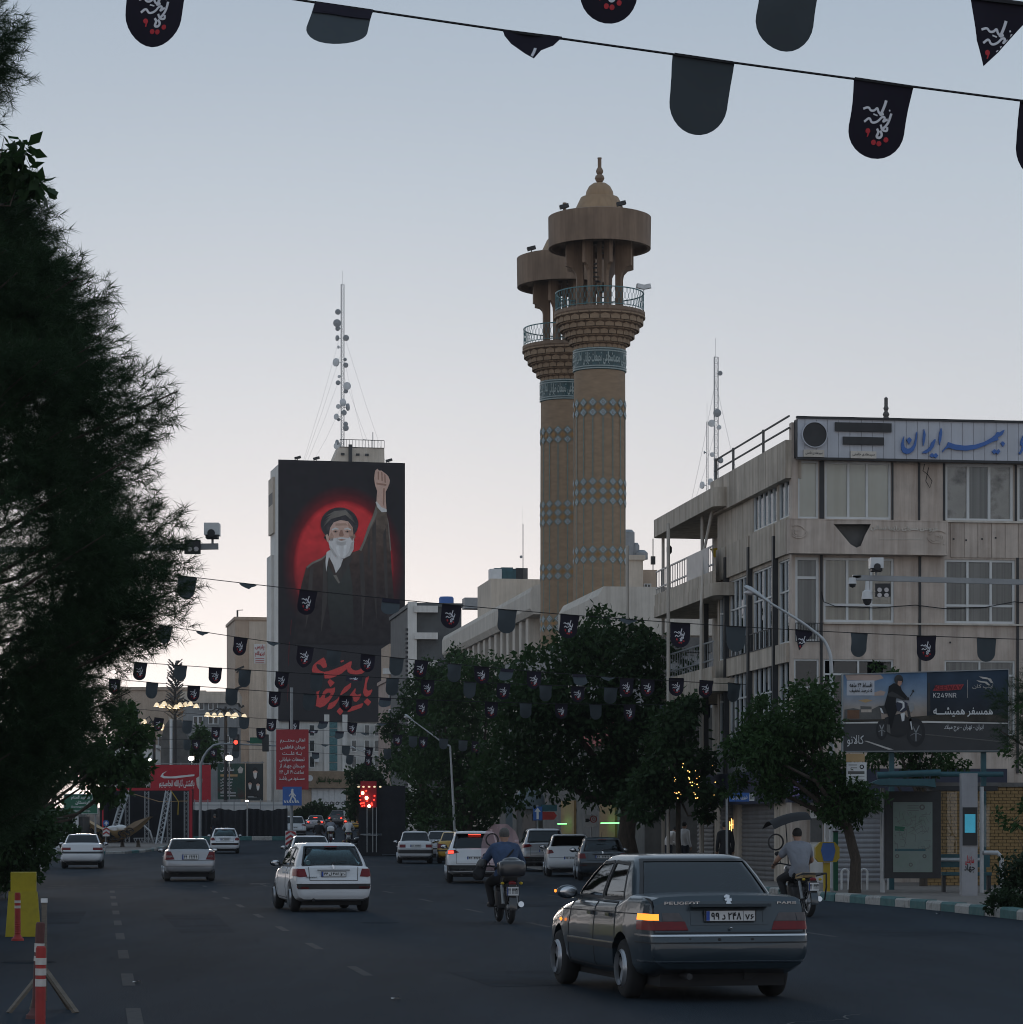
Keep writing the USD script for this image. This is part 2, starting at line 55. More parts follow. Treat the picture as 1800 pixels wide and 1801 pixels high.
  'hamsafar':'+165 4 7 3 3 4 0 6 -2 2 0 3 1 1 3 0 1 -1 1 -5 2 -3 7 0 -1 8 5 5 5 0 4 -3 1 -2 0 -8 7 0 2 7 4 0 0 -7 6 0 2 8 4 -1 0 -7 6 0 1 2 0 8 4 0 0 -5 2 -5 4 0 3 2 1 4 4 4 3 0 0 1 4 -1 3 -3 3 -7 6 0 -1 8 3 3 0 3 2 2 2 0 2 -3 2 0 9 -10 0 -5 -4 -3 -13 1 -1 -1 -8 0 -2 1 -2 -2 -5 0 -5 3 -3 -2 -7 0 -3 2 -4 -2 -6 0 -3 2 -2 -2 -7 0 -3 2 -3 -2 -11 0 -1 1 -16 -1 -1 1 -1 -2 -8 -7 -4 -1|-282 17 0 -3 3 0 0 3|-275 18 3 -2 1 3 0 3 -2 1 -2 -2|-252 15 3 -2 4 1 -1 4 -3 2 -3 -2|-192 17 1 -2 1 0 3 2 0 4 -1 1 -3 0 -1 -1|+192 33 1 3 3 0 1 -1 0 -3 -1 -1 -3 0|+0 16 0 6 1 2 2 2 8 3 0 3 5 0 0 -16 2 -2 38 0 3 8 4 -1 0 -7 6 0 2 8 3 0 1 -1 0 -7 5 0 2 2 0 8 1 1 3 0 0 -5 2 -6 7 0 2 2 1 6 3 0 1 -1 0 -7 6 0 3 2 1 4 4 4 4 1 0 -1 3 0 3 -3 3 -7 5 0 0 8 3 3 0 3 2 2 2 0 12 -11 1 -7 -4 -3 -13 1 -1 -1 -8 0 -2 1 -2 -2 -5 0 -5 3 -3 -2 -9 0 -3 2 -3 -2 -8 0 -3 2 -4 -2 -6 0 -3 2 -2 -2 -7 0 -3 2 -3 -2 -41 0 -4 4 -5 -1 -1 1 -3 0|-146 17 0 -3 3 0 0 3|-139 18 3 -2 1 3 0 3 -2 1 -2 -2|-116 15 3 -2 4 1 -1 4 -3 2 -3 -2|-5 18 2 -1 4 0 0 7 -4 -1 -2 -2|+93 1 0 3 1 1 3 0 1 -1 2 1 3 0 1 -1 0 -3 -2 -1 -3 2 -3 -2|+67 29 0 3 3 1 0 4 2 1 3 -2 0 -3 3 -2 -1 -3 -3 0 -1 1 -2 -1 -3 0|-71 32 1 -1 1 1 -2 1',
  'milad':'+369 44 4 0 0 -29 -4 0|+360 8 1 3 3 -1 -1 -3|+336 10 6 2 4 5 0 5 -2 3 0 3 1 1 3 -1 1 -5 3 -4 6 0 2 2 0 4 -2 6 4 1 1 -6 1 0 0 -7 -3 -3 -2 -1 -8 0 -2 1 -1 -4 -3 -3 -6 -3 -2 0|+354 8 1 3 3 -1 -1 -3|+330 44 4 0 0 -29 -4 0|+300 19 1 1 0 3 3 0 1 -1 -1 -7 1 -3 4 -2 7 0 4 3 1 3 0 4 -3 6 0 2 4 1 3 -7 0 -7 -1 0 0 -3 -5 -5 -3 0 0 -1 -8 0 -5 2 -2 2|+310 33 1 3 3 -1 -1 -3|+277 24 0 3 1 1 9 0 0 -4|+261 37 1 3 3 -1 -1 -3|+216 6 -1 4 6 2 4 5 0 5 -2 3 0 3 1 1 3 -1 1 -5 3 -4 4 0 2 4 0 3 3 3 0 2 3 2 4 0 3 -4 -1 -10 9 0 2 1 0 4 -1 1 -1 6 2 1 3 -1 0 -3 1 -1 0 -7 -1 -2 -4 -3 -7 0 0 -5 -4 -4 -8 1 -2 2 -2 6 -6 0 -1 1 -1 0 -1 -4 -3 -3 -6 -3|-240 15 3 -5 4 0 1 1 0 4 -1 1 -6 0|-240 21 3 -1 2 1 1 3 0 4 -3 0 -1 -1|+255 37 1 3 3 -1 -1 -3|+209 44 4 0 0 -29 -4 0|+179 13 1 10 3 0 1 -1 -1 -7 2 -4 3 -1 6 0 3 1 3 5 0 4 -3 6 0 2 2 1 3 -1 1 -6 1 0 0 -7 -1 0 0 -3 -5 -5 -3 0 0 -1 -8 0 -5 2|+189 33 1 3 3 -1 -1 -3|+156 24 0 3 1 1 9 0 0 -4|+116 10 6 2 4 5 0 5 -2 3 0 3 1 1 3 -1 1 -5 3 -4 5 0 2 2 0 4 -2 6 4 1 1 -6 1 0 0 -7 -3 -3 -2 -1 -7 0 -2 1 -1 -4 -3 -3 -6 -3 -2 0|+136 8 1 3 3 -1 -1 -3|+91 8 1 10 4 5 7 3 0 1 -2 2 -9 0 0 3 1 1 8 0 0 -1 4 0 4 -2 5 0 0 -4 -8 -1 -8 -5 0 -2 -3 -3 0 -5 2 -4 4 -2 13 1 1 -3 -5 -2 -13 1 -4 3|+103 12 1 3 3 -1 -1 -3|+20 19 6 0 5 3 -1 3 -10 9 1 4 2 0 6 -6 0 -2 5 -3 0 17 4 0 0 -23 1 -2 8 0 2 4 0 4 4 0 0 -6 1 -2 7 0 3 7 4 4 7 -1 3 -5 0 -5 -4 -4 -6 0 -3 2 -2 0 -1 -2 -9 0 -2 2 -2 0 -2 -2 -9 0 -3 2 -1 2 -3 -3 -3 0 0 -1 -8 0|-67 24 -1 -4 3 -1 4 0 1 2 0 2 -3 3 -2 0|+51 8 1 3 3 -1 -1 -3|+45 8 1 3 3 -1 -1 -3|+0 19 1 1 8 -1 3 1 0 4 -3 6 -2 1 0 2 4 1 0 -2 2 -1 2 -4 1 -8 -5 -4 -8 0 0 1 -3 0',
  'kala':'+56 38 3 0 0 -22 1 -3 3 -1 9 0 4 2 -1 5 -9 7 0 3 3 3 10 5 3 -1 0 -2 -12 -6 9 -10 0 -6 -2 -2 -3 0 0 -1 -14 0 -3 2 -1 2|+31 29 1 3 2 0 6 -6 4 -1 1 2 0 8 -1 2 4 0 0 -12 -1 -1 0 -3 3 -4 0 -5 -3 -3 -13 0 0 4 2 0 6 7 -5 6|-40 13 0 -1 5 0 2 4 -1 1 -3 0|+0 1 1 3 4 0 4 3 0 2 -4 0 -4 3 0 5 3 5 2 1 6 -1 2 -4 0 -6 6 0 4 2 -2 10 3 1 1 -6 1 0 0 -6 -2 -3 -11 -1 -5 -7 -5 -2 -3 0|-4 16 3 -4 4 0 -1 7 -5 0|+21 30 1 3 3 -1 -1 -3',
  'kan':'+124 42 3 0 0 -29 -3 0|+66 18 1 9 3 -1 -1 -7 3 -3 4 0 1 -1 14 1 7 3 2 3 3 0 1 -1 0 -4 2 -1 6 0 4 3 0 3 -2 3 0 3 1 1 2 0 2 -5 0 -7 -5 -4 -10 0 -4 4 -2 -2 -10 -2 0 -1 -14 0 -5 2|+115 6 1 3 3 -1 -1 -3|+109 8 3 1 1 -3 -3 -1|+79 5 1 3 3 -1 4 1 1 -1 0 -2 -3 -1 -1 -4 -3 1 0 3|+29 17 0 25 3 0 0 -22 1 -3 3 -1 9 0 4 2 -1 5 -9 7 0 3 3 3 10 5 3 -1 0 -2 -12 -6 9 -10 0 -6 -2 -2 -3 0 0 -1 -14 0|+0 17 1 0 0 3 3 -1 -1 -6 3 -5 3 0 1 -1 7 1 2 1 0 2 2 2 0 5 -2 4 0 3 3 0 2 -5 0 -9 -4 -5 -4 -2 -9 0 -6 4 -1 2|+10 32 3 1 1 -3 -3 -1',
  'aroos':'+385 6 6 2 3 4 0 4 -2 4 0 3 5 2 2 -3 1 -5 2 -2 7 0 -1 9 1 2 5 4 8 0 0 -6 -6 0 -2 -2 0 -2 3 -3 3 0 5 2 0 -3 1 0 0 -3 -1 -1 -3 0 -3 -2 -5 0 -1 -1 -12 0 -2 1 -2 -5 -9 -5 -2 0|+366 3 0 2 7 1 2 2 -4 1 -4 3 1 9 5 4 7 -1 2 -2 2 -5 -1 -10 -3 -4 -6 -3 -7 0 0 3|-374 19 1 -4 3 1 -2 3|+309 14 2 5 5 -1 -1 -7 1 -3 4 -2 5 0 3 1 2 3 0 5 -1 1 -1 6 2 1 4 0 1 -1 1 -6 2 -1 3 0 2 1 1 7 6 0 0 -7 2 -1 4 0 1 2 -1 7 -1 0 0 3 1 1 5 1 1 -7 1 0 0 -7 -2 -4 -4 -2 -7 0 -3 2 -3 -2 -6 0 -2 1 0 -3 -3 -4 -7 -3 -9 0 -4 2 -4 5|+240 0 -1 6 6 2 3 4 0 4 -2 4 0 3 4 2 2 -1 2 -7 2 -2 5 0 2 2 1 6 6 -1 -1 -4 1 -3 4 0 3 3 0 5 6 0 0 -7 1 -1 4 0 2 1 0 4 -1 1 -1 6 5 2 2 -2 1 -13 -2 -3 -4 -2 -7 0 -3 2 -3 -2 -8 0 -2 2 -2 0 -2 -2 -8 0 -1 1 -3 -5 -2 0 -2 -3 -5 -2|+231 39 6 0 0 -30 -6 0|+196 15 2 4 3 0 2 -1 -1 -7 2 -4 3 -1 10 1 2 4 -6 2 -2 2 0 6 2 4 6 4 6 0 2 -1 -1 -6 -6 1 -2 -1 -1 -2 1 -3 6 -2 2 -2 0 -4 -2 -4 -6 -4 -13 -1 -5 2 -4 5|+166 4 1 2 6 2 2 2 1 6 -3 6 6 3 3 -6 0 -9 -1 -2 -3 -4 -8 -4 -2 0|+159 39 6 0 0 -30 -6 0|+141 5 1 1 4 0 1 -1 2 1 4 0 1 -1 0 -4 -1 -1 -4 0 -1 1 -2 -1 -4 0 -1 1|+112 13 0 26 6 0 0 -21 2 -3 7 0 2 3 0 5 6 0 0 -7 3 -1 7 0 2 2 0 5 -2 5 4 2 2 0 0 -3 2 -3 0 -8 -1 -2 -3 -3 -3 0 0 -1 -11 0 -3 2 -4 -2 -11 0 -4 2|+128 5 1 1 3 0 2 -2 0 -3 -1 -1 -4 0 -1 1|+48 13 0 26 6 0 0 -21 2 -3 6 0 2 2 1 6 6 -1 -1 -4 2 -3 3 0 2 1 1 3 0 4 6 0 0 -7 2 -1 4 0 1 1 0 4 -1 1 -1 6 5 2 2 -2 0 -3 1 -1 0 -9 -2 -3 -4 -2 -7 0 -3 2 -3 -2 -8 0 -2 2 -2 0 -2 -2 -11 0 -4 2|+0 14 2 5 5 -1 -1 -7 1 -3 4 -2 6 0 3 2 1 3 0 5 -1 1 -1 5 5 2 2 -1 1 -7 3 -1 5 0 1 2 0 22 6 0 0 -26 -3 -3 -2 -1 -8 0 -2 1 -3 -7 -2 0 -1 -2 -3 0 0 -1 -10 0 0 1 -3 0 -4 4 -1 2|+10 28 0 3 2 2 3 0 1 -1 0 -4 -1 -1 -4 0',
  'pars':'+76 19 0 26 6 0 0 -21 2 -3 7 0 3 2 0 3 -1 1 -1 6 6 2 1 -6 1 0 0 -8 -4 -5 -3 0 0 -1 -12 0 -4 2|+88 11 1 1 3 0 1 -1 0 -5 1 0 2 6 3 0 1 -1 0 -4 -3 -1 0 -5 -1 -1 -3 0 -1 1 0 5 -4 1|+54 10 1 2 6 2 2 2 1 6 -3 6 6 3 3 -6 0 -9 -1 -2 -3 -4 -8 -4 -2 0|+0 20 2 5 5 -1 -1 -7 1 -3 4 -2 5 0 3 1 2 3 0 5 -1 1 -1 6 2 1 4 0 1 -1 1 -6 2 -1 3 0 2 1 1 7 6 0 0 -7 2 -1 4 0 1 2 -1 7 -1 0 0 3 1 1 5 1 1 -7 1 0 0 -7 -2 -4 -4 -2 -7 0 -3 2 -3 -2 -6 0 -2 1 0 -3 -3 -4 -7 -3 -9 0 -4 2 -4 5',
  'izogam':'+114 46 6 0 0 -30 -6 0|+96 12 1 1 4 0 1 -1 2 1 4 0 1 -1 0 -4 -1 -1 -4 0 -1 1 -2 -1 -4 0 -1 1|+76 13 6 2 3 4 0 4 -2 4 0 3 5 2 2 -3 1 -5 2 -2 7 0 2 2 0 5 -2 5 6 2 0 -3 2 -3 0 -8 -4 -5 -3 0 0 -1 -9 0 -2 1 -2 -5 -9 -5 -2 0|+82 40 2 2 3 0 1 -1 0 -4 -1 -1 -4 0 -1 1|+57 10 0 2 7 1 2 2 -4 1 -4 3 1 9 5 4 7 -1 2 -2 2 -5 -1 -10 -3 -4 -6 -3 -7 0 0 3|-65 26 1 -4 3 1 -2 3|+26 46 6 0 0 -21 3 -3 10 0 2 1 -1 4 -7 5 0 5 5 4 8 4 3 -1 1 -4 -9 -4 0 -1 6 -9 0 -6 -3 -3 -3 0 0 -1 -16 0 -4 2 -1 2|+36 43 2 3 13 6 1 -5 -12 -5 -1 -2|+0 8 0 8 2 4 5 3 8 1 -2 4 -4 0 -2 -3 -5 2 1 3 5 4 6 0 4 -2 3 -6 -1 -10 -3 1 -7 0 -3 -1 -1 -6 1 -1 1 -8 -6 -1 -1 7',
  'gomnam':'+103 20 1 1 6 -1 4 1 0 4 -5 7 3 3 2 0 2 -2 4 -8 0 -3 3 -1 5 0 2 3 0 5 2 0 1 -1 3 0 -1 -5 1 -2 3 -1 4 0 2 9 5 5 6 0 2 -1 2 -5 -2 -6 3 -2 6 2 1 6 5 0 0 -7 5 -1 2 2 1 7 5 -1 0 -7 5 -1 2 3 -2 10 3 0 0 1 3 0 1 -8 1 -1 -1 -6 -5 -4 -7 0 -3 2 -3 -2 -7 0 -3 2 -3 -2 -6 0 0 -5 -3 -3 -9 0 -2 1 -5 7 -6 0 -3 2 -5 -2 -7 0 -3 2 -3 -2 -9 0 0 1 -3 0|-149 15 2 -3 3 0 2 2 -1 2 -5 0|-151 28 -2 -3 0 -3 1 -1 3 1 1 6|+178 36 0 3 3 1 1 4 3 0 1 -4 3 -1 0 -3 -1 -1 -3 0 -1 1 -2 -1 -3 0|+125 10 1 1 4 0 0 -2 1 0 2 2 4 0 1 -3 -2 -2 -3 0 -2 2 -2 -2 -3 0 -1 1|+24 44 6 0 0 -22 3 -2 5 1 2 8 4 0 1 -1 -1 -6 5 -2 4 3 1 4 5 4 6 0 4 -4 2 -6 10 -1 2 1 0 3 -8 7 0 5 12 7 3 0 1 -5 -8 -3 -1 -2 6 -7 0 -3 1 -1 -1 -4 -5 -3 -13 0 -2 1 -2 -2 -5 0 -5 3 -3 -2 -8 0 -3 2 -4 -2 -9 0 0 1 -3 0 -2 3|-59 22 4 -3 2 2 -3 5 -3 -1|+72 40 1 3 4 1 1 2 6 3 3 0 1 -2 -1 -2 -10 -4 -1 -2 -3 0|+39 35 0 3 1 1 3 0 2 -2 -1 -3 -4 0|+0 7 0 9 1 2 5 4 8 1 0 3 -1 1 -4 0 -2 -2 -3 0 -2 1 0 2 6 5 6 0 2 -1 4 -6 -1 -10 -10 1 -3 -2 1 -14 -1 -1 -4 0 -1 7',
  'kordestan':'+116 0 -2 5 6 2 3 3 1 6 -2 3 0 3 3 2 3 -1 1 -6 1 -2 2 -1 3 1 1 -1 4 0 3 1 0 3 -8 7 0 5 12 7 3 0 1 -5 -9 -5 6 -7 1 -5 -2 -4 -4 -2 -12 0 -2 1 -5 -7 -6 -3|+98 14 1 1 6 -1 4 1 0 4 -5 8 3 2 2 0 5 -8 0 -3 1 -1 -1 -5 -5 -3 -8 0 0 1 -3 0|+32 13 0 25 6 0 0 -22 2 -2 4 0 3 2 2 7 5 -1 -1 -5 1 -2 3 0 4 0 1 1 1 6 4 0 2 -1 -1 -6 3 -1 2 0 2 2 1 6 5 0 0 -7 5 -1 2 3 -2 9 4 2 2 -1 1 -7 1 -1 -1 -6 -5 -4 -7 0 -3 2 -2 -2 -8 0 -3 2 -3 -2 -8 0 -3 2 -5 -2 -9 0 0 1 -3 0|+45 31 1 1 3 0 2 -2 2 2 3 0 2 -3 -1 -2 -4 0 -2 2 -1 0 0 -2 -4 0 -1 1|+0 14 2 5 5 -1 -1 -3 0 -7 2 -2 3 0 1 -1 6 1 3 5 0 4 -1 1 -1 7 5 1 2 -4 1 -8 -1 0 0 -4 -2 -4 -4 -3 -3 0 0 -1 -9 0 0 1 -3 0 -4 4 -1 2|+10 28 1 3 4 0 1 -1 0 -3 -1 -1 -3 0',
  'jihad':'+21 38 6 0 0 -22 2 -2 5 0 2 9 5 5 6 0 2 -1 2 -5 -2 -6 2 -2 3 0 0 1 8 0 6 2 0 3 -2 1 -9 0 -1 1 0 4 10 0 7 -4 4 0 1 -5 -14 -7 -12 -1 0 -5 -3 -3 -9 0 -4 3 -2 5 -8 0 -4 2 -1 2|-40 9 3 -3 3 0 1 2 -2 2 -4 0|-42 22 -2 -3 0 -3 1 -1 3 1 1 6|+63 4 1 1 4 0 1 -3 -2 -2 -3 0 -1 1|+0 14 1 1 6 -1 4 1 0 4 -5 8 3 2 2 0 5 -8 0 -3 1 -1 -1 -5 -5 -3 -8 0 0 1 -3 0',
  'sazan':'+104 13 0 25 6 0 0 -22 2 -2 6 2 1 6 6 -1 -1 -5 3 -2 2 0 2 2 1 6 5 0 0 -7 5 -1 2 3 -2 9 4 2 2 -1 1 -7 1 -1 -1 -6 -5 -4 -7 0 -3 2 -2 -2 -8 0 -3 2 -3 -2 -9 0 0 1 -3 0|+83 5 5 1 5 5 0 4 -2 4 0 3 1 1 4 0 2 -4 0 -4 1 0 -2 -8 -5 -5 -4 -2 -3 0 -2 3|+91 29 0 3 1 1 4 0 1 -3 -2 -2 -3 0|+50 10 0 4 1 1 6 -1 4 1 0 4 -5 7 1 2 4 1 2 -2 4 -8 0 -3 4 -2 3 0 2 1 0 7 -2 5 6 1 0 -3 2 -3 0 -8 -3 -4 -3 0 0 -1 -8 0 -3 2 -3 -2 -9 0 0 1|+74 36 1 1 3 0 2 -2 -1 -3 -4 0 -1 1|+0 7 0 7 2 4 5 -1 -1 -9 7 -3 8 1 2 1 0 3 -4 1 1 6 5 -1 1 -1 3 0 1 -1 1 1 2 -1 4 0 3 1 0 3 -8 7 0 5 12 7 3 0 1 -5 -9 -5 6 -7 1 -5 -2 -4 -4 -2 -11 0 -2 -6 -7 -3 -11 0 -1 1 -3 0 -1 2 -2 0|+29 36 12 7 3 0 1 -2 -1 -2 -10 -4 -1 -2 -3 0',
  'bank':'+345 4 1 2 7 1 0 2 -3 0 -4 3 0 6 2 4 4 3 5 0 4 -4 2 -7 5 1 4 8 3 2 7 0 4 -4 0 -3 1 -1 -1 -5 -4 -3 -6 0 -4 2 -3 -2 -8 0 0 -2 -5 -5 -5 -2 -5 0 0 3|-377 20 -2 -3 0 -2 4 -1 2 1 0 3 -2 2|-352 15 4 -1 0 5 -4 0|+244 16 0 6 1 2 5 4 5 1 0 3 6 0 0 -15 2 -2 5 0 2 3 0 4 4 0 2 -1 -1 -2 0 -4 5 -1 3 4 0 4 5 0 1 -1 -1 -2 0 -4 5 -1 2 2 0 9 5 0 1 -8 1 -2 7 0 2 3 0 4 4 0 2 -1 -1 -2 0 -4 5 -1 3 4 0 4 5 0 0 -7 4 -1 3 3 -2 9 4 2 2 -1 1 -7 1 -1 -1 -6 -5 -4 -7 0 -3 2 -2 -2 -8 0 -3 2 -3 -2 -8 0 -3 2 -4 -2 -7 0 -3 2 -2 -2 -8 0 -3 2 -3 -2 -8 0 0 1 -3 0 -2 2 -7 0|-250 18 3 -1 2 0 0 6 -5 -1|+175 13 0 25 6 0 0 -22 2 -2 5 0 2 9 5 5 6 0 2 -1 2 -5 -2 -6 3 -2 2 1 8 0 6 2 0 3 -2 1 -9 0 -1 1 0 4 10 0 7 -4 4 0 1 -2 0 -3 -1 -1 -3 0 -10 -6 -12 -1 0 -5 -3 -3 -9 0 -4 3 -2 5 -8 0 0 1 -3 0|-194 9 3 -3 3 0 1 2 -2 2 -4 0|-194 16 1 -1 3 1 1 3 0 3 -3 0 -1 -1|+217 4 1 1 4 0 1 -3 -2 -2 -3 0 -1 1|+154 14 1 1 6 -1 4 1 0 4 -5 8 3 2 2 0 5 -8 0 -3 1 -1 -1 -5 -5 -3 -8 0 0 1 -3 0|+134 38 6 0 0 -29 -6 0|+30 15 8 0 2 2 -2 4 -8 7 0 2 2 2 2 0 9 -10 2 0 0 16 6 0 0 -22 3 -2 5 0 -1 9 5 5 7 0 3 -3 1 -7 -2 -2 1 -2 5 0 3 1 2 3 0 4 1 1 5 -1 -1 -5 1 -2 3 0 4 0 1 1 1 6 4 0 2 -1 -1 -6 3 -1 2 0 2 2 1 6 5 0 0 -7 5 -1 2 3 -2 9 4 2 2 -1 1 -7 1 -1 -1 -6 -5 -4 -7 0 -3 2 -2 -2 -8 0 -3 2 -3 -2 -8 0 -3 2 -5 -2 -11 0 -1 1 -19 -1 0 1 -3 0 -2 3 -3 -3 -3 0 0 -1 -9 0|-64 18 2 -2 2 2 0 4 -2 1 -2 -2|+80 31 1 1 3 0 2 -2 2 2 3 0 2 -3 -1 -2 -4 0 -2 2 -1 0 0 -2 -4 0 -1 1|+60 33 0 3 1 1 4 0 0 -2 1 0 2 2 4 0 1 -2 -2 -3 -3 0 -2 2 -2 -2 -3 0|+0 14 2 4 3 0 2 -1 -1 -9 3 -3 6 0 3 1 2 4 0 28 6 0 0 -27 -1 0 -1 -6 -4 -4 -2 -1 -11 0 -4 2 -3 5',
  'street':'+179 3 1 2 6 2 3 4 0 6 -2 2 0 3 1 1 3 0 1 -1 1 -5 2 -3 5 0 4 10 3 3 4 1 5 -5 0 -5 -2 -2 0 -2 10 0 1 3 0 3 2 2 0 -1 3 0 0 -7 6 0 1 3 0 4 1 1 3 0 1 -1 0 -7 5 0 1 6 -1 1 0 5 4 1 1 -2 1 -11 -5 -5 -6 0 -3 2 -2 -2 -7 0 -3 2 -3 -2 -6 0 -1 -6 -5 -3 -6 1 -4 4 0 3 -1 1 -6 0 -1 1 -9 -9 -4 -1|-206 9 1 -3 2 -1 3 0 1 1 0 3 -1 1 -5 0|-208 22 -2 -4 0 -3 1 -1 3 1 1 2 0 6|+234 29 0 3 3 1 0 4 2 1 3 -2 0 -3 3 -2 -1 -3 -3 0 -1 1 -2 -1 -3 0|-238 32 1 -1 1 1 -2 1|+149 7 0 7 1 0 0 3 2 1 0 -1 3 0 -1 -8 3 -4 11 0 3 1 2 4 -3 2 -5 1 -2 2 0 5 7 7 5 1 4 -2 -1 -4 -6 1 -4 -4 1 -3 5 -1 4 -3 0 -4 -4 -5 -7 -3 -10 0 0 1 -3 0|+96 4 7 3 3 4 0 6 -2 2 0 3 1 1 3 0 1 -1 1 -5 3 -3 5 0 4 8 5 3 5 -1 4 -6 0 -4 -4 -5 -6 0 -4 2 -2 0 -1 -2 -7 0 -2 1 0 -2 -6 -6 -5 -2 -2 1|-126 20 -2 -4 1 -2 6 0 0 4 -2 2|+90 9 0 29 5 0 0 -29|+69 11 2 4 2 -1 6 0 2 1 -1 6 -4 4 0 2 4 2 5 -8 0 -3 1 -1 -1 -5 -4 -3 -8 0|+45 38 5 0 0 -22 1 -2 8 0 2 1 0 5 -1 1 -1 5 5 1 1 -6 1 0 0 -7 -3 -4 -3 0 0 -1 -11 0 -3 2 -1 2|+55 4 1 1 3 0 1 -1 2 1 3 0 1 -1 0 -3 -3 -1 -3 2 -3 -2 -2 1|+0 14 1 0 0 3 4 0 1 -1 -1 -2 0 -5 3 -4 12 0 3 1 1 2 -2 3 -3 0 0 4 1 1 5 -1 1 -1 9 0 0 7 -2 5 2 1 3 0 1 -6 1 0 0 -7 -3 -4 -8 -1 -1 -4 -3 -3 -6 -1 0 -1 -11 0 -6 3 -2 4|+33 35 1 1 3 0 1 -2 -1 -3 -3 0 -1 1',
  'p99':'+128 3 6 12 3 12 6 0 4 -15 2 -2 0 -3 2 -2 1 -4 -3 0 0 -1 -3 0 -1 1 -4 15 -1 0 -2 -2 -2 -9 -2 -2 0 -3 -4 0 -2 1|+107 22 0 5 5 1 1 -6 1 0 1 3 3 3 6 0 0 -5 -3 0 0 -2 2 -1 2 1 1 -1 0 -4 -3 -2 -8 0 1 -14 -6 0 -1 15 -1 1 0 6|+85 22 0 4 2 1 3 0 1 -4 3 -1 4 1 1 4 5 -1 -1 -5 -3 -3 -7 -1 1 -17 -6 0 0 8 -1 1 -1 12|+55 5 1 1 6 -1 4 1 0 4 -5 8 3 2 2 0 5 -8 0 -3 1 -1 -1 -5 -5 -3 -8 0 0 1 -3 0|+22 21 2 4 3 2 8 0 2 -2 2 -4 1 -20 -5 -1 -1 11 -9 1 -3 3|-30 22 -2 -5 4 -1 1 2 -1 4|+0 15 0 6 3 5 2 1 8 0 4 -6 1 -20 -5 -1 -1 11 -7 0|-8 22 -2 -1 0 -4 4 -1 1 2 -1 4',
  'p76':'+26 2 2 6 4 4 -5 6 1 7 3 3 9 0 -1 -5 -5 0 -1 -1 0 -3 2 -2 6 1 2 -2 0 -3 -2 0 -7 -7 -2 -5|+0 25 1 3 3 0 0 1 2 -1 4 -14 2 -1 1 0 0 3 1 0 0 3 4 10 6 -2 -2 -3 0 -3 -3 -4 0 -3 -1 0 0 -3 -4 -10 -5 -1 -3 12 -2 2 -1 6',
  'p44':'+140 10 2 6 4 4 -5 6 1 7 3 3 9 0 -1 -5 -5 0 -1 -1 0 -3 2 -2 6 1 2 -2 0 -3 -2 0 -7 -7 -2 -5|+114 10 1 5 5 9 3 12 6 0 4 -15 2 -2 0 -3 2 -2 1 -4 -3 0 0 -1 -3 0 -1 1 -4 15 -1 0 -2 -2 -2 -9 -2 -2 0 -3|+93 31 0 5 5 1 1 -6 1 0 1 3 3 3 6 0 0 -5 -3 0 0 -2 2 -1 2 1 1 -1 0 -4 -3 -2 -8 0 1 -14 -6 0 -1 15 -1 1 0 6|+53 7 0 7 2 4 5 -1 -1 -8 3 -4 6 0 4 2 1 3 0 28 6 0 0 -27 -1 0 -1 -6 -6 -5 -11 0 -5 3|+22 31 0 5 5 1 1 -6 1 0 1 3 3 3 6 0 0 -5 -3 0 0 -2 2 -1 2 1 1 -1 0 -4 -3 -2 -8 0 1 -14 -6 0 -1 15 -1 1 0 6|+0 31 0 5 5 1 1 -6 1 0 1 3 3 3 6 0 0 -5 -3 0 0 -2 2 -1 2 1 1 -1 0 -4 -3 -2 -8 0 1 -14 -6 0 -1 15 -1 1 0 6',
  'p20':'+23 11 0 2 3 3 2 0 3 -3 0 -2 -3 -3 -2 0|+0 22 0 4 2 1 3 0 1 -4 3 -1 4 1 1 4 5 -1 -1 -5 -3 -3 -7 -1 1 -17 -6 0 0 8 -1 1 -1 12',
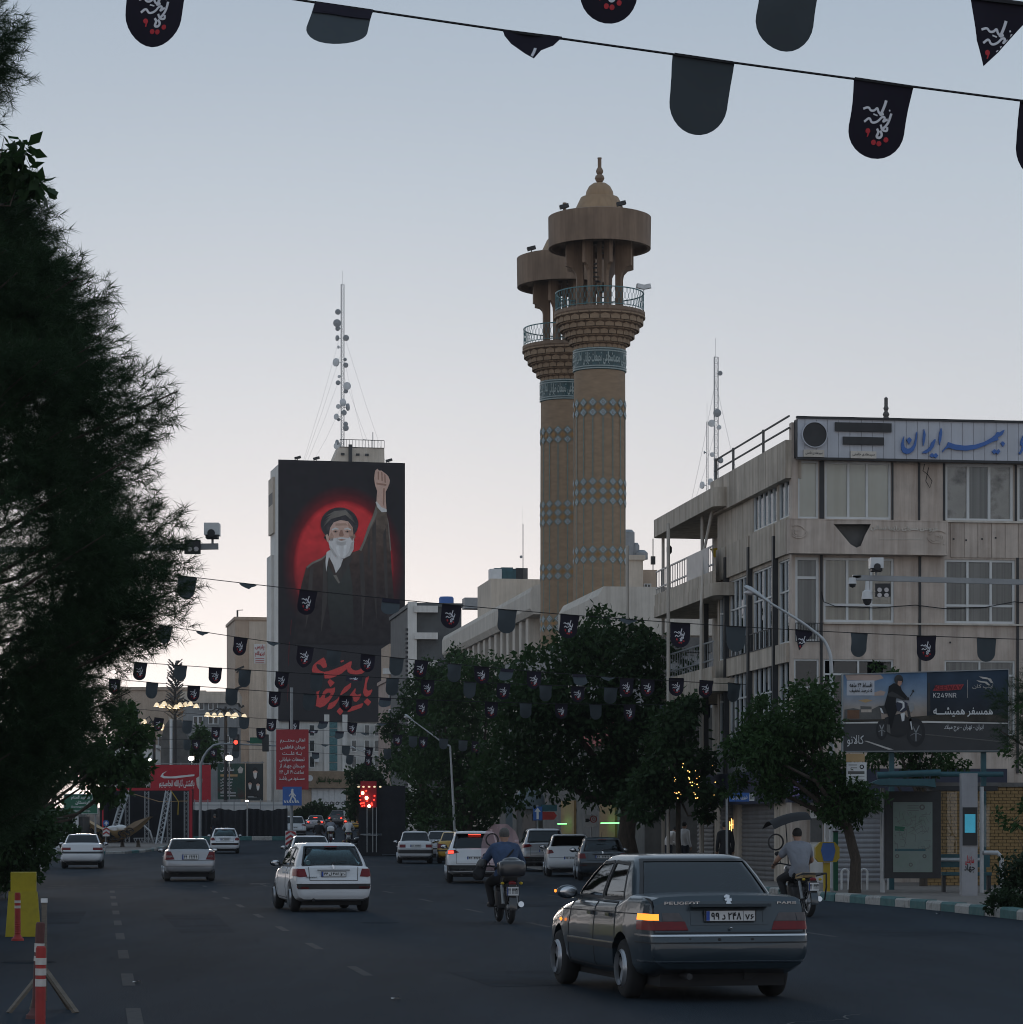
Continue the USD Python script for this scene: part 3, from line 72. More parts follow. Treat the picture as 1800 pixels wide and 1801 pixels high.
  'names1':'+133 10 0 4 1 1 6 -1 4 1 0 4 -5 7 3 3 2 0 2 -2 4 -8 0 -3 2 -1 4 0 2 2 1 4 5 4 6 0 4 -4 2 -6 11 0 6 2 0 3 -3 0 0 1 -9 0 0 5 10 0 7 -4 4 0 1 -5 -2 0 0 -1 3 -2 4 1 4 8 3 2 7 0 4 -4 0 -3 1 -1 -1 -5 -4 -3 -6 0 -4 2 -3 -2 -9 0 -5 4 -2 0 -4 -3 -4 0 0 -1 -10 0 -2 1 -2 -2 -5 0 -5 3 -3 -2 -7 0 -3 2 -3 -2 -9 0 0 1|-217 20 -2 -3 0 -2 4 -1 2 1 0 3 -2 2|-164 16 4 -3 2 2 -3 5 -3 -1|+56 13 0 25 6 0 0 -22 2 -2 12 1 5 3 0 2 -3 0 -1 1 -8 0 0 5 10 0 7 -4 4 0 1 -5 -2 0 0 -1 3 -2 5 2 1 6 5 0 0 -7 5 -1 2 2 1 7 5 -1 0 -7 5 -1 2 3 -2 10 3 0 0 1 3 0 1 -8 1 -1 -1 -6 -5 -4 -7 0 -3 2 -3 -2 -7 0 -3 2 -3 -2 -9 0 -5 4 -7 -3 -4 0 0 -1 -11 0 0 1 -3 0|+108 30 0 3 3 1 1 4 3 0 1 -4 3 -1 0 -3 -1 -1 -3 0 -1 1 -2 -1 -3 0|+75 1 0 3 1 1 4 0 1 -3 -2 -2 -3 0|+0 14 2 4 3 0 2 -1 -1 -8 1 -2 6 -2 9 1 1 1 0 2 -4 2 1 6 5 -1 1 -1 3 0 1 -1 6 0 0 2 -2 2 1 7 5 4 7 0 1 -1 -1 -5 -3 1 -3 -1 -1 -1 0 -4 3 -2 7 2 2 -5 -7 -3 -5 0 0 -1 -11 0 -2 -6 -7 -3 -11 0 -7 3 -2 4',
  'names2':'+185 14 1 1 6 -1 4 1 0 4 -5 7 3 3 2 0 2 -2 4 -8 0 -3 2 -1 6 0 2 3 0 5 6 -1 -1 -6 4 -2 10 1 6 3 0 2 -3 0 -1 1 -8 0 -1 5 10 0 7 -4 5 0 0 -5 -1 -1 -3 0 -4 -2 -1 -2 -3 0 -2 -2 -3 0 -1 -1 -10 0 -3 2 -5 -2 -7 0 -3 2 -3 -2 -9 0 0 1 -3 0|+207 1 0 3 1 1 4 0 0 -2 1 0 2 2 4 0 1 -2 -2 -3 -3 0 -2 2 -2 -2 -3 0|+167 0 -2 5 6 2 3 3 1 6 -1 1 -1 5 3 2 2 0 2 -4 0 -4 1 0 -2 -9 -4 -4 -6 -3|+136 7 0 7 2 5 5 -2 -1 -2 0 -6 1 -2 6 -2 9 2 1 1 0 3 -3 0 -6 4 0 5 2 4 5 4 8 0 1 -1 -1 -5 -5 1 -4 -3 0 -3 1 -1 5 -1 3 -3 0 -4 -4 -5 -7 -3 -9 0 -5 2|+98 13 0 25 6 0 0 -22 3 -2 1 1 2 -1 4 0 3 2 0 2 -8 7 0 5 12 7 3 0 1 -5 -9 -5 6 -7 1 -5 -2 -4 -4 -2 -14 0 0 1 -3 0|+47 13 0 25 6 0 0 -22 3 -2 5 2 1 6 5 0 0 -7 5 -1 2 2 1 7 5 -1 0 -7 5 -1 2 3 -2 10 6 1 2 -12 -1 0 0 -3 -5 -4 -7 0 -3 2 -3 -2 -7 0 -3 2 -3 -2 -9 0 0 1 -3 0|+72 33 3 1 1 4 3 0 1 -4 3 -1 0 -3 -1 -1 -3 0 -1 1 -2 -1 -3 0 -1 1|+0 14 2 4 5 -1 -1 -3 0 -6 6 -3 4 0 1 1 5 0 1 1 0 3 -4 1 1 6 5 -1 1 -1 3 0 1 -1 3 0 3 1 0 7 -2 5 6 1 1 -6 1 0 0 -8 -3 -4 -10 -1 0 -3 -2 -3 -7 -3 -11 0 -7 3 -2 4|+34 36 1 1 3 0 2 -2 -1 -3 -4 0 -1 1',
  'names3':'+211 10 0 4 1 1 6 -1 4 1 0 4 -5 7 3 3 2 0 2 -2 4 -8 0 -3 2 -1 6 0 2 3 0 5 2 0 1 -1 3 0 -1 -6 3 -2 6 2 1 6 6 -1 -1 -5 3 -2 2 0 2 2 1 6 5 0 0 -7 5 -1 2 3 -2 9 4 2 2 -1 1 -7 1 -1 -1 -6 -5 -4 -7 0 -3 2 -2 -2 -8 0 -3 2 -3 -2 -8 0 -3 2 -5 -2 -7 0 -3 2 -3 -2 -9 0 0 1|+233 1 0 3 1 1 4 0 0 -2 1 0 2 2 4 0 1 -2 -2 -3 -3 0 -2 2 -2 -2 -3 0|+173 13 0 25 6 0 0 -23 3 -1 5 0 -1 9 3 3 0 3 2 2 3 0 8 -8 2 0 0 -2 3 -2 0 -3 1 0 -1 -4 -4 -3 -7 0 -1 1 -17 -1 0 1 -3 0|-199 15 2 -1 1 3 -3 0|-192 19 1 -1 2 0 0 4 -1 1 -2 0|+152 10 0 4 1 1 6 -1 4 1 0 4 -5 8 3 2 2 0 5 -8 0 -3 1 -1 -1 -5 -5 -3 -8 0 0 1|+119 7 0 7 2 5 5 -2 -1 -2 0 -6 1 -2 6 -2 9 2 1 1 0 3 -3 0 -6 4 0 5 2 4 5 4 8 0 1 -1 -1 -5 -5 1 -4 -3 0 -3 1 -1 5 -1 3 -3 0 -4 -4 -5 -7 -3 -9 0 -5 2|+73 13 0 25 6 0 0 -23 6 -1 1 1 5 0 6 2 0 3 -2 1 -9 0 -1 5 10 0 7 -4 4 0 1 -2 0 -3 -18 -8 -11 0 0 1 -3 0|+87 32 0 3 1 1 3 0 2 -2 -1 -3 -4 0|+0 14 2 4 5 -1 -1 -3 0 -6 6 -3 4 0 1 1 5 0 1 1 0 3 -4 1 1 6 5 -1 1 -1 3 0 1 -1 5 1 2 8 4 0 1 -1 -1 -6 4 -2 4 1 4 8 3 2 7 0 4 -4 0 -3 1 -1 -1 -5 -4 -3 -6 0 -4 2 -3 -2 -8 0 -4 2 -3 -2 -6 0 0 -3 -2 -3 -7 -3 -11 0 -7 3 -2 4|-56 16 5 -2 1 1 0 3 -4 2 -2 -2|+36 29 0 3 1 1 3 0 2 -2 -1 -3 -4 0',
  'names4':'+120 7 1 10 1 1 3 0 2 -1 -1 -8 1 -2 6 -2 9 1 1 1 0 2 -4 2 1 6 5 -1 1 -1 3 0 1 -1 5 1 2 8 4 0 1 -1 -1 -6 4 -2 5 2 1 6 6 -1 -1 -5 3 -2 2 0 2 2 1 6 5 0 1 -1 -1 -2 0 -4 5 -1 2 2 0 9 5 0 1 -8 1 -2 12 0 6 2 0 3 -3 0 0 1 -9 0 0 5 10 0 7 -4 4 0 1 -5 -2 0 0 -1 3 -2 4 1 4 8 3 2 7 0 4 -4 0 -3 1 -1 -1 -5 -4 -3 -6 0 -4 2 -3 -2 -9 0 -5 4 -2 0 -4 -3 -4 0 0 -1 -10 0 -3 2 -4 -2 -7 0 -3 2 -2 -2 -8 0 -3 2 -3 -2 -8 0 -4 2 -3 -2 -6 0 0 -3 -2 -3 -7 -3 -11 0 -1 1 -3 0 -1 2 -2 0|-245 20 -2 -3 0 -2 4 -1 2 1 0 3 -2 2|+156 29 0 3 1 1 3 0 2 -2 -1 -3 -4 0|+74 0 -2 5 6 2 3 3 1 6 -2 3 0 3 3 2 3 -1 1 -6 1 -2 2 -1 3 1 1 -1 4 0 3 1 0 3 -8 7 0 5 12 7 3 0 1 -5 -9 -5 6 -7 1 -5 -2 -4 -4 -2 -12 0 -2 1 -5 -7 -6 -3|+90 36 12 7 3 0 1 -2 -1 -2 -10 -4 -1 -2 -3 0|+47 13 0 25 6 0 0 -22 3 -2 1 1 2 -1 4 0 3 2 0 2 -8 7 0 5 12 7 3 0 1 -5 -9 -5 6 -7 1 -5 -2 -4 -4 -2 -14 0 0 1 -3 0|+0 7 1 10 1 1 3 0 2 -1 -1 -8 1 -2 6 -2 9 1 1 1 0 3 -4 1 1 6 5 -1 1 -1 3 0 1 -1 6 1 0 7 -2 5 6 1 0 -3 2 -3 0 -8 -1 -2 -5 -3 -7 0 0 -3 -2 -3 -7 -3 -11 0 -7 3|+34 33 0 3 1 1 3 0 2 -2 -1 -3 -4 0',
  'red':'+399 45 6 0 0 -23 5 -1 4 2 0 4 -1 1 -1 6 6 1 2 -12 -1 0 0 -3 -3 -3 -2 -1 -10 0 -4 2 -1 2|+411 8 0 3 1 1 4 0 1 -3 -2 -2 -3 0|+291 14 0 7 2 4 5 -1 -1 -8 1 -2 6 -2 3 0 1 1 5 0 1 1 0 3 -4 1 1 6 12 -3 4 2 2 7 5 -1 -1 -5 1 -2 3 0 1 -1 5 2 1 6 5 0 0 -7 1 -1 3 0 2 1 1 7 2 1 1 -1 3 0 0 -7 3 -1 3 2 0 9 5 1 0 -4 1 -1 1 -6 11 -1 2 1 0 3 -8 7 0 5 12 7 3 0 1 -2 0 -3 -9 -4 6 -8 0 -3 1 -1 -1 -4 -5 -3 -13 0 -4 2 -3 -2 -7 0 -2 1 -3 -1 -8 0 -2 2 -3 -2 -9 0 -4 2 -4 -2 -6 0 0 -3 -2 -3 -7 -3 -11 0 -1 1 -3 0 -1 2 -2 0|+353 37 0 3 3 1 1 4 3 0 4 -5 0 -3 -1 -1 -3 0 -1 1 -2 -1 -3 0|+325 38 1 1 3 0 2 -2 2 2 3 0 2 -3 -1 -2 -4 0 -2 2 -1 0 0 -2 -4 0 -1 1|+268 40 0 3 3 1 0 4 1 1 3 0 1 -1 0 -4 3 -1 0 -3 -1 -1 -3 0 -1 1 -2 -1 -3 0|+256 45 6 0 0 -22 2 -2 8 1 0 7 -2 5 6 1 1 -6 1 0 0 -8 -2 -3 -4 -2 -11 0 -4 2 -1 2|+237 7 -2 5 6 2 3 3 1 6 -1 1 -1 5 3 2 2 0 2 -4 0 -4 1 0 -2 -9 -4 -4 -6 -3|+229 45 6 0 0 -29 -6 0|+179 23 0 6 3 4 8 3 0 3 6 0 0 -16 4 -2 4 1 0 23 6 0 0 -22 2 -2 4 0 2 2 0 22 6 0 0 -22 -1 -1 0 -3 -4 -3 -9 0 -3 2 -3 -2 -8 0 0 1 -3 0 -2 2 -7 0|-185 26 2 -2 3 0 0 6 -5 -1|+160 16 0 29 6 0 0 -29|+107 45 6 0 0 -23 6 -1 1 1 7 0 4 2 1 1 0 2 -3 0 -1 1 -8 0 0 5 10 0 7 -4 4 0 1 -5 -2 0 0 -2 3 -1 4 0 2 2 0 6 -2 5 6 1 0 -3 2 -3 0 -8 -1 -2 -5 -3 -10 0 -5 4 -7 -3 -4 0 0 -1 -11 0 0 1 -3 0 -2 3|+147 40 0 3 1 1 3 0 2 -2 -1 -3 -4 0|+126 8 0 3 1 1 4 0 1 -3 -2 -2 -3 0|+43 21 1 1 6 -1 4 1 0 4 -5 7 3 3 2 0 2 -2 4 -8 0 -3 2 -1 6 0 2 3 0 5 2 0 1 -1 3 0 -1 -2 0 -4 3 -2 3 0 3 2 3 7 3 2 7 0 4 -4 0 -3 1 -1 -1 -5 -4 -3 -6 0 -4 2 -3 -2 -8 0 -3 2 -5 -2 -7 0 -3 2 -3 -2 -9 0 0 1 -3 0|-92 27 -2 -3 0 -2 4 -1 2 1 0 3 -2 2|+65 11 1 1 4 0 0 -2 1 0 2 2 4 0 1 -3 -2 -2 -3 0 -2 2 -2 -2 -3 0 -1 1|+27 11 1 1 4 0 0 -2 1 0 2 2 4 0 1 -3 -2 -2 -3 0 -2 2 -2 -2 -3 0 -1 1|+0 10 0 10 3 6 3 3 6 3 6 0 2 -2 1 -5 2 -1 0 -2 3 -1 3 0 4 2 -1 11 5 1 1 -6 1 0 0 -8 -2 -3 -4 -2 -10 0 0 1 -3 0 -2 -2 -5 0 -7 4 0 -10 1 -1 1 -7 -3 0 0 -1 -3 1 -1 8|-11 26 0 -4 6 -2 0 4 -2 3',
}
# --- helpers
ANG=math.atan(722/F) # the street runs this far to the left of the view
CA,SA=math.cos(ANG),math.sin(ANG)
GY=[(-50,0),(90,0),(115,.12),(160,.35),(208,1.0),(277,1.8),(330,3.2),(420,5.0),(4000,5.0)]
def gz(y):return float(np.interp(y,[a for a,_ in GY],[b for _,b in GY]))
def UV(u,v):return(u*CA-v*SA,u*SA+v*CA) # street coordinates: u across (right), v along
def PX(px,Y):return(px-900)/F*Y
def PZ(py,Y):return H+(HZ-py)/F*Y
def P(px,py,Y):return np.array((PX(px,Y),Y,PZ(py,Y)))
class Frame:
  """A thing's own frame: x right, y away, z up, turned about z."""
  def __init__(s,x,y,z=0.,rot=ANG):s.o=(x,y,z);s.rot=rot;s.c,s.s=math.cos(rot),math.sin(rot)
  def loc(s,p):
    dx,dy=p[0]-s.o[0],p[1]-s.o[1]
    return np.array((dx*s.c+dy*s.s,-dx*s.s+dy*s.c,p[2]-s.o[2]))
  def hit(s,px,py,yl=0.): # the view ray through (px, py) meets the plane y = yl: (x, z)
    d=np.array(((px-900)/F,1.,(HZ-py)/F));ox,oy=-s.o[0],-s.o[1]
    a=-ox*s.s+oy*s.c;b=-d[0]*s.s+d[1]*s.c
    t=(yl-a)/b;q=s.loc((d[0]*t,d[1]*t,H+d[2]*t));return q[0],q[2]
  def hitx(s,px,py,xl=0.): # ... meets the plane x = xl: (y, z)
    d=np.array(((px-900)/F,1.,(HZ-py)/F));ox,oy=-s.o[0],-s.o[1]
    a=ox*s.c+oy*s.s;b=d[0]*s.c+d[1]*s.s
    t=(xl-a)/b;q=s.loc((d[0]*t,d[1]*t,H+d[2]*t));return q[1],q[2]
_used={}
def _path(parent,name):
  k=(parent,name);n=_used.get(k,0);_used[k]=n+1
  return f'{parent}/{name}'+(f'_{n:03d}' if n else '')
def tag(path,label=None,cat=None,group=None,kind=None):
  p=stage.GetPrimAtPath(path)
  for k,v in(('label',label),('category',cat),('group',group),('kind',kind)):
    if v:p.SetCustomDataByKey(k,v)
  return path
def thing(name,label,cat,loc=(0,0,0),rot=0.,group=None,kind=None):
  if isinstance(loc,Frame):rot,loc=loc.rot,loc.o
  path=_path('/World',name);x=UsdGeom.Xform.Define(stage,path)
  x.AddTranslateOp().Set(Gf.Vec3d(*map(float,loc)));x.AddRotateZOp().Set(math.degrees(rot))
  return tag(path,label,cat,group,kind)
def part(parent,name,mesh,mat,smooth=False,label=None,kind=None):
  if isinstance(mesh,MB):mesh=mesh.tri()
  path=_path(parent,name)
  usdkit.mesh(stage,path,mesh,'/World/Looks/'+mat,smooth)
  return tag(path,label,kind=kind)
def solo(name,mesh,mat,label,cat,smooth=False,group=None,kind=None):
  return tag(part('/World',name,mesh,mat,smooth),label,cat,group,kind)
def struct(name,mesh,mat,smooth=False,label=None,parent='/World'):
  p=part(parent,name,mesh,mat,smooth)
  if parent=='/World':tag(p,label,kind='structure')
  return p
def copy(src,name,label,cat,loc,rot=0.,group=None,scale=None,roll=0.):
  path=_path('/World',name);x=UsdGeom.Xform.Define(stage,path)
  x.GetPrim().GetReferences().AddInternalReference(src)
  x.ClearXformOpOrder()
  x.AddTranslateOp(opSuffix='at').Set(Gf.Vec3d(*map(float,loc)));x.AddRotateZOp(opSuffix='turn').Set(math.degrees(rot))
  if roll:x.AddRotateYOp(opSuffix='roll').Set(math.degrees(roll))
  if scale:x.AddScaleOp(opSuffix='size').Set(Gf.Vec3f(*scale))
  x.GetPrim().SetInstanceable(True)
  return tag(path,label,cat,group)
def arr(m):
  if hasattr(m,'to_mesh'):q=m.to_mesh();return np.asarray(q.vert_properties)[:,:3],np.asarray(q.tri_verts)
  return np.asarray(m.vertices),np.asarray(m.faces)
def rotm(axis,a):return trimesh.transformations.rotation_matrix(a,axis)[:3,:3]
class MB:
  def __init__(s):s.v,s.f,s.n=[],[],0
  def add(s,v,f):
    v=np.asarray(v,float).reshape(-1,3);f=np.asarray(f,int)
    if f.shape[1]==4:f=np.vstack([f[:,[0,1,2]],f[:,[0,2,3]]])
    s.v.append(v);s.f.append(f+s.n);s.n+=len(v);return s
  def mesh(s,m,R=None,t=(0,0,0)):
    v,f=arr(m)
    if R is not None:v=v@np.asarray(R).T
    return s.add(v+np.asarray(t),f)
  def box(s,x0,x1,y0,y1,z0,z1):
    v=[(x,y,z) for x in(x0,x1) for y in(y0,y1) for z in(z0,z1)]
    return s.add(v,[(0,1,3,2),(4,6,7,5),(0,4,5,1),(2,3,7,6),(0,2,6,4),(1,5,7,3)])
  def bar(s,p,q,w,h=None,up=(0,0,1)):
    p,q=np.asarray(p,float),np.asarray(q,float);d=q-p;d/=np.linalg.norm(d)+1e-12;h=h or w
    a=np.cross(d,up)
    if np.linalg.norm(a)<1e-3:a=np.cross(d,(1.,0,0))
    a/=np.linalg.norm(a);b=np.cross(a,d)
    v=[e+i*a*w/2+j*b*h/2 for e in(p,q) for i,j in((-1,-1),(1,-1),(1,1),(-1,1))]
    return s.add(v,[(0,3,2,1),(4,5,6,7),(0,1,5,4),(1,2,6,5),(2,3,7,6),(3,0,4,7)])
  def tube(s,pts,r,n=8):
    p=np.asarray(pts,float);r=np.broadcast_to(r,(len(p),));t=np.gradient(p,axis=0);t/=np.linalg.norm(t,axis=1,keepdims=True)+1e-12
    a=np.cross(t[0],(0,0,1.));a=np.cross(t[0],(1.,0,0)) if np.linalg.norm(a)<.05 else a
    V=[]
    for k in range(len(p)):
      a=a-t[k]*(a@t[k]);a/=np.linalg.norm(a)+1e-12;b=np.cross(t[k],a)
      g=np.arange(n)*2*PI/n;V.append(p[k]+r[k]*(np.cos(g)[:,None]*a+np.sin(g)[:,None]*b))
    m=len(p);V=np.vstack(V+[p[:1],p[-1:]]);f=[]
    for k in range(m-1):
      for j in range(n):i,i2=k*n+j,k*n+(j+1)%n;f.append((i,i2,i2+n,i+n))
    f=[t3 for q in f for t3 in((q[0],q[1],q[2]),(q[0],q[2],q[3]))]
    for j in range(n):f.append((m*n,(j+1)%n,j));f.append((m*n+1,(m-1)*n+j,(m-1)*n+(j+1)%n))
    return s.add(V,f)
  def lathe(s,prof,n=32,at=(0,0,0),axis='z',a0=0.,a1=2*PI):
    full=abs(a1-a0-2*PI)<1e-6;g=a0+(a1-a0)*np.arange(n if full else n+1)/n;k=len(g)
    V=np.array([(r*math.cos(x),r*math.sin(x),z) for r,z in prof for x in g]);f=[]
    for i in range(len(prof)-1):
      for j in range(n):a,b=i*k+j,i*k+(j+1)%k;f.append((a,b,b+k,a+k))
    if axis=='x':V=V[:,[2,0,1]]
    if axis=='y':V=V[:,[1,2,0]]
    return s.add(V+np.asarray(at),f)
  def ball(s,c,r,n=1):
    m=trimesh.creation.icosphere(n,1.0);return s.add(np.asarray(m.vertices)*np.asarray(r)+np.asarray(c),m.faces)
  def poly(s,g,fr,depth=.004,back=0.):
    """Shapely shape g drawn in the plane fr = (origin, right, up), from `back` to `depth` along the normal right x up."""
    o,ux,uy=(np.asarray(q,float) for q in fr);nn=np.cross(ux,uy)
    for q in(g.geoms if hasattr(g,'geoms') else[g]):
      if q.is_empty or q.geom_type!='Polygon' or q.area<1e-9:continue
      m=trimesh.creation.extrude_polygon(q,depth-back,engine='earcut');w=np.asarray(m.vertices)
      s.add(o+w[:,:1]*ux+w[:,1:2]*uy+(w[:,2:3]+back)*nn,m.faces)
    return s
  def grid(s,pts):
    p=np.asarray(pts,float);a,b=p.shape[:2];i,j=np.meshgrid(np.arange(a-1),np.arange(b-1),indexing='ij');k=(i*b+j).ravel()
    return s.add(p.reshape(-1,3),np.stack([k,k+1,k+b+1,k+b],1))
  def tri(s):return trimesh.Trimesh(np.vstack(s.v),np.vstack(s.f),process=False)
  def xf(s,R=None,t=(0,0,0)):
    for i in range(len(s.v)):s.v[i]=(s.v[i]@np.asarray(R).T if R is not None else s.v[i])+np.asarray(t)
    return s
def B(*a):return MB().box(*a)
def glyph(key):
  pos,neg=[],[]
  for r in GLYPHS[key].split('|'):
    c=np.cumsum(np.array(r[1:].split(),float).reshape(-1,2),axis=0)
    if len(c)>2:(neg if r[0]=='-' else pos).append(Polygon(c).buffer(0))
  g=unary_union(pos)
  return g.difference(unary_union(neg)) if neg else g
def fit(g,x0,x1,y0=None,y1=None):
  """Scales shape g to span x0..x1; height keeps its shape unless y1 is given; y0 is its bottom."""
  a,b,c,d=g.bounds;k=(x1-x0)/(c-a);ky=k if y1 is None else(y1-y0)/(d-b)
  return shapely.affinity.affine_transform(g,[k,0,0,ky,x0-a*k,(y0 or 0)-b*ky])
def latin(text,x0,x1,y0,y1,bold=False):
  m=meshkit.text_mesh(text,1.0,.01,bold);v=np.asarray(m.vertices);lo,hi=v.min(0),v.max(0)
  return v,np.asarray(m.faces),lo,hi,(x0,x1,y0,y1)
def put_latin(mb,text,x0,x1,y0,y1,fr,depth=.006,bold=False):
  v,f,lo,hi,_=latin(text,x0,x1,y0,y1,bold);o,ux,uy=(np.asarray(q,float) for q in fr);nn=np.cross(ux,uy)
  a=x0+(v[:,:1]-lo[0])/(hi[0]-lo[0])*(x1-x0);b=y0+(v[:,1:2]-lo[1])/(hi[1]-lo[1])*(y1-y0)
  return mb.add(o+a*ux+b*uy+v[:,2:3]/.01*depth*nn,f)
# --- materials
def M(name,col,rough=.65,var=.15,scale=2.,metal=0.,coat=0.,spec=.5,bump=0.,bscale=25.,emit=0.,col2=None,stain=None,detail=4.,vec=(1,1,1)):
  """Procedural material: colour broken up by noise, optional second colour (col2), vertical streaks (stain), fine relief."""
  c=np.array(col,float);lo,hi=np.clip(c*(1-var),0,1),np.clip(c*(1+var),0,1)
  n={'g':('texture_coordinate',{}),'mp':('mapping',{'scale':vec}),'n':('noise_texture',{'scale':scale,'detail':detail,'roughness':.62}),
     'r':('rgb_ramp',{'ramp':[(.28,tuple(lo)),(.5,tuple(c)),(.72,tuple(hi if col2 is None else col2))]}),
     'p':('principled_bsdf',{'roughness':rough,'metallic':metal,'coat_weight':coat,'coat_roughness':.06,'specular_ior_level':spec})}
  L=[('g.object','mp.vector'),('mp.vector','n.vector'),('n.fac','r.fac')];out='r.color'
  if stain:
    n['m2']=('mapping',{'scale':(3.0,3.0,.16)});n['n2']=('noise_texture',{'scale':1.1,'detail':5.0,'roughness':.7})
    n['r2']=('rgb_ramp',{'ramp':[(.40,(1,1,1)),(.75,stain)]});n['mx']=('mix',{'mix_type':'multiply','fac':1.0})
    L+=[('g.object','m2.vector'),('m2.vector','n2.vector'),('n2.fac','r2.fac'),(out,'mx.color1'),('r2.color','mx.color2')];out='mx.color'
  L.append((out,'p.base_color'))
  if bump:
    n['bn']=('noise_texture',{'scale':bscale,'detail':3.0});n['bu']=('bump',{'strength':bump,'distance':.02})
    L+=[('mp.vector','bn.vector'),('bn.fac','bu.height'),('bu.normal','p.normal')]
  if emit:n['p'][1].update(emission_color=tuple(c),emission_strength=emit)
  usdkit.material(stage,'/World/Looks/'+name,n,L,surface='p.BSDF');return name
def glass(name,tint,ior=1.5,rough=.02,mixin=None):
  n={'t':('transparent_bsdf',{'color':tint}),'g':('glossy_bsdf',{'color':(.9,.95,1),'roughness':rough}),'f':('fresnel',{'IOR':ior}),'m':('mix_closure',{})}
  usdkit.material(stage,'/World/Looks/'+name,n,[('f.fac','m.fac'),('t.BSDF','m.closure1'),('g.BSDF','m.closure2')],surface='m.closure');return name
def leafmat(name,col,col2,trans=.25,rough=.6):
  n={'o':('geometry',{}),'r':('rgb_ramp',{'ramp':[(0,col),(1,col2)]}),'d':('principled_bsdf',{'roughness':rough,'specular_ior_level':.25}),'t':('translucent_bsdf',{}),'m':('mix_closure',{'fac':trans})}
  usdkit.material(stage,'/World/Looks/'+name,n,[('o.random_per_island','r.fac'),('r.color','d.base_color'),('r.color','t.color'),('d.BSDF','m.closure1'),('t.BSDF','m.closure2')],surface='m.closure');return name
M('asphalt',(.0235,.0325,.0430),.95,.30,.45,bump=.3,bscale=60.,detail=8.,spec=.06,vec=(1,.14,1));M('asphalt_patch',(.0205,.0285,.0378),.95,.30,.8,spec=.06,bump=.3,bscale=60.)
M('road_paint',(.046,.053,.060),.9,.45,5.,col2=(.025,.034,.044),spec=.15)
M('pavement',(.16,.14,.125),.8,.25,1.5,bump=.3,bscale=40.)
M('kerb_teal',(.025,.115,.115),.65,.35,4.,col2=(.07,.13,.13),bump=.4);M('kerb_white',(.36,.35,.33),.7,.35,4.,col2=(.16,.15,.14),bump=.4)
M('kerb_grey',(.16,.155,.15),.8,.3,4.,bump=.4);M('soil',(.045,.038,.03),.9,.4,4.,bump=.6)
M('concrete',(.50,.43,.355),.8,.16,1.2,stain=(.46,.43,.40),bump=.25,bscale=18.);M('concrete_pale',(.55,.50,.44),.8,.1,.8,stain=(.72,.7,.68),bump=.2)
M('concrete_pink',(.51,.43,.37),.75,.14,1.5,stain=(.58,.53,.50));M('concrete_dark',(.11,.105,.10),.8,.3,1.5,bump=.3)
M('stone_tan',(.46,.355,.275),.8,.12,.7,stain=(.8,.78,.75));M('stone_grey',(.26,.26,.26),.8,.15,.6,stain=(.75,.75,.75));M('stone_charcoal',(.075,.078,.08),.7,.25,.8,bump=.2)
M('plaster_white',(.64,.62,.59),.8,.08,.6,stain=(.8,.79,.77));M('plaster_cream',(.56,.48,.40),.8,.1,.6,stain=(.75,.73,.7));M('plaster_pink',(.40,.30,.26),.8,.15,1.)
M('minaret_concrete',(.22,.147,.098),.72,.2,.45,stain=(.55,.52,.5),bump=.25,bscale=10.);M('minaret_brick',(.28,.19,.118),.75,.16,1.5,bump=.5,bscale=60.,vec=(1,1,3));M('dome_gold',(.32,.21,.118),.6,.12,1.,stain=(.75,.72,.7))
M('tile_teal',(.05,.15,.165),.35,.35,6.);M('band_letter',(.28,.33,.32),.5,.2,8.);M('tile_dark',(.018,.055,.062),.3,.5,5.);M('tile_white',(.32,.38,.41),.35,.2,8.);M('tile_amber',(.30,.16,.05),.5,.3,5.);M('tile_line',(.14,.185,.165),.5,.2,3.)
M('alu_frame',(.58,.58,.57),.5,.06,2.,spec=.5);M('sign_panel',(.46,.47,.51),.55,.06,.9,stain=(.88,.87,.86));M('sign_blue',(.035,.115,.36),.45,.1,3.)
M('metal_dark',(.02,.02,.022),.55,.3,3.);M('metal_grey',(.25,.26,.27),.45,.12,3.,metal=.4);M('steel_galv',(.42,.43,.44),.5,.12,3.,metal=.5);M('metal_white',(.62,.62,.62),.5,.08,3.);M('metal_teal',(.020,.078,.095),.5,.2,2.);M('rust',(.14,.07,.04),.8,.3,3.)
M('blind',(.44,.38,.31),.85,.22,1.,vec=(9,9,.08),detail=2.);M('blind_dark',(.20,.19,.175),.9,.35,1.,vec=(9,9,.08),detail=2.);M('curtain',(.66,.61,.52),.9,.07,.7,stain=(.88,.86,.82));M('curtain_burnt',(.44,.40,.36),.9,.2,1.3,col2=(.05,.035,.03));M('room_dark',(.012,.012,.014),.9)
glass('pane',(.95,.96,.96),1.4);glass('pane_dark',(.3,.34,.36),1.6);glass('car_glass',(.20,.24,.25),1.55);glass('glass_dusty',(.10,.14,.16),1.75,.08);glass('car_glass_clear',(.55,.66,.66),1.5);usdkit.material(stage,'/World/Looks/screen_pink',{'t':('transparent_bsdf',{'color':(.9,.74,.75)}),'d':('principled_bsdf',{'base_color':(.55,.40,.42),'roughness':.3}),'m':('mix_closure',{'fac':.38})},[('t.BSDF','m.closure1'),('d.BSDF','m.closure2')],surface='m.closure')
leafmat('flag_cloth',(.034,.030,.046),(.038,.034,.052),.35,.9);leafmat('flag_plain',(.115,.135,.15),(.12,.14,.155),.45,.9);M('flag_letter',(.62,.62,.66),.75,.05);M('flag_red',(.42,.02,.03),.75,.1)
M('rope',(.012,.012,.014),.9)
M('bark',(.055,.042,.032),.9,.4,6.,bump=.8,bscale=20.,vec=(3,3,.6))
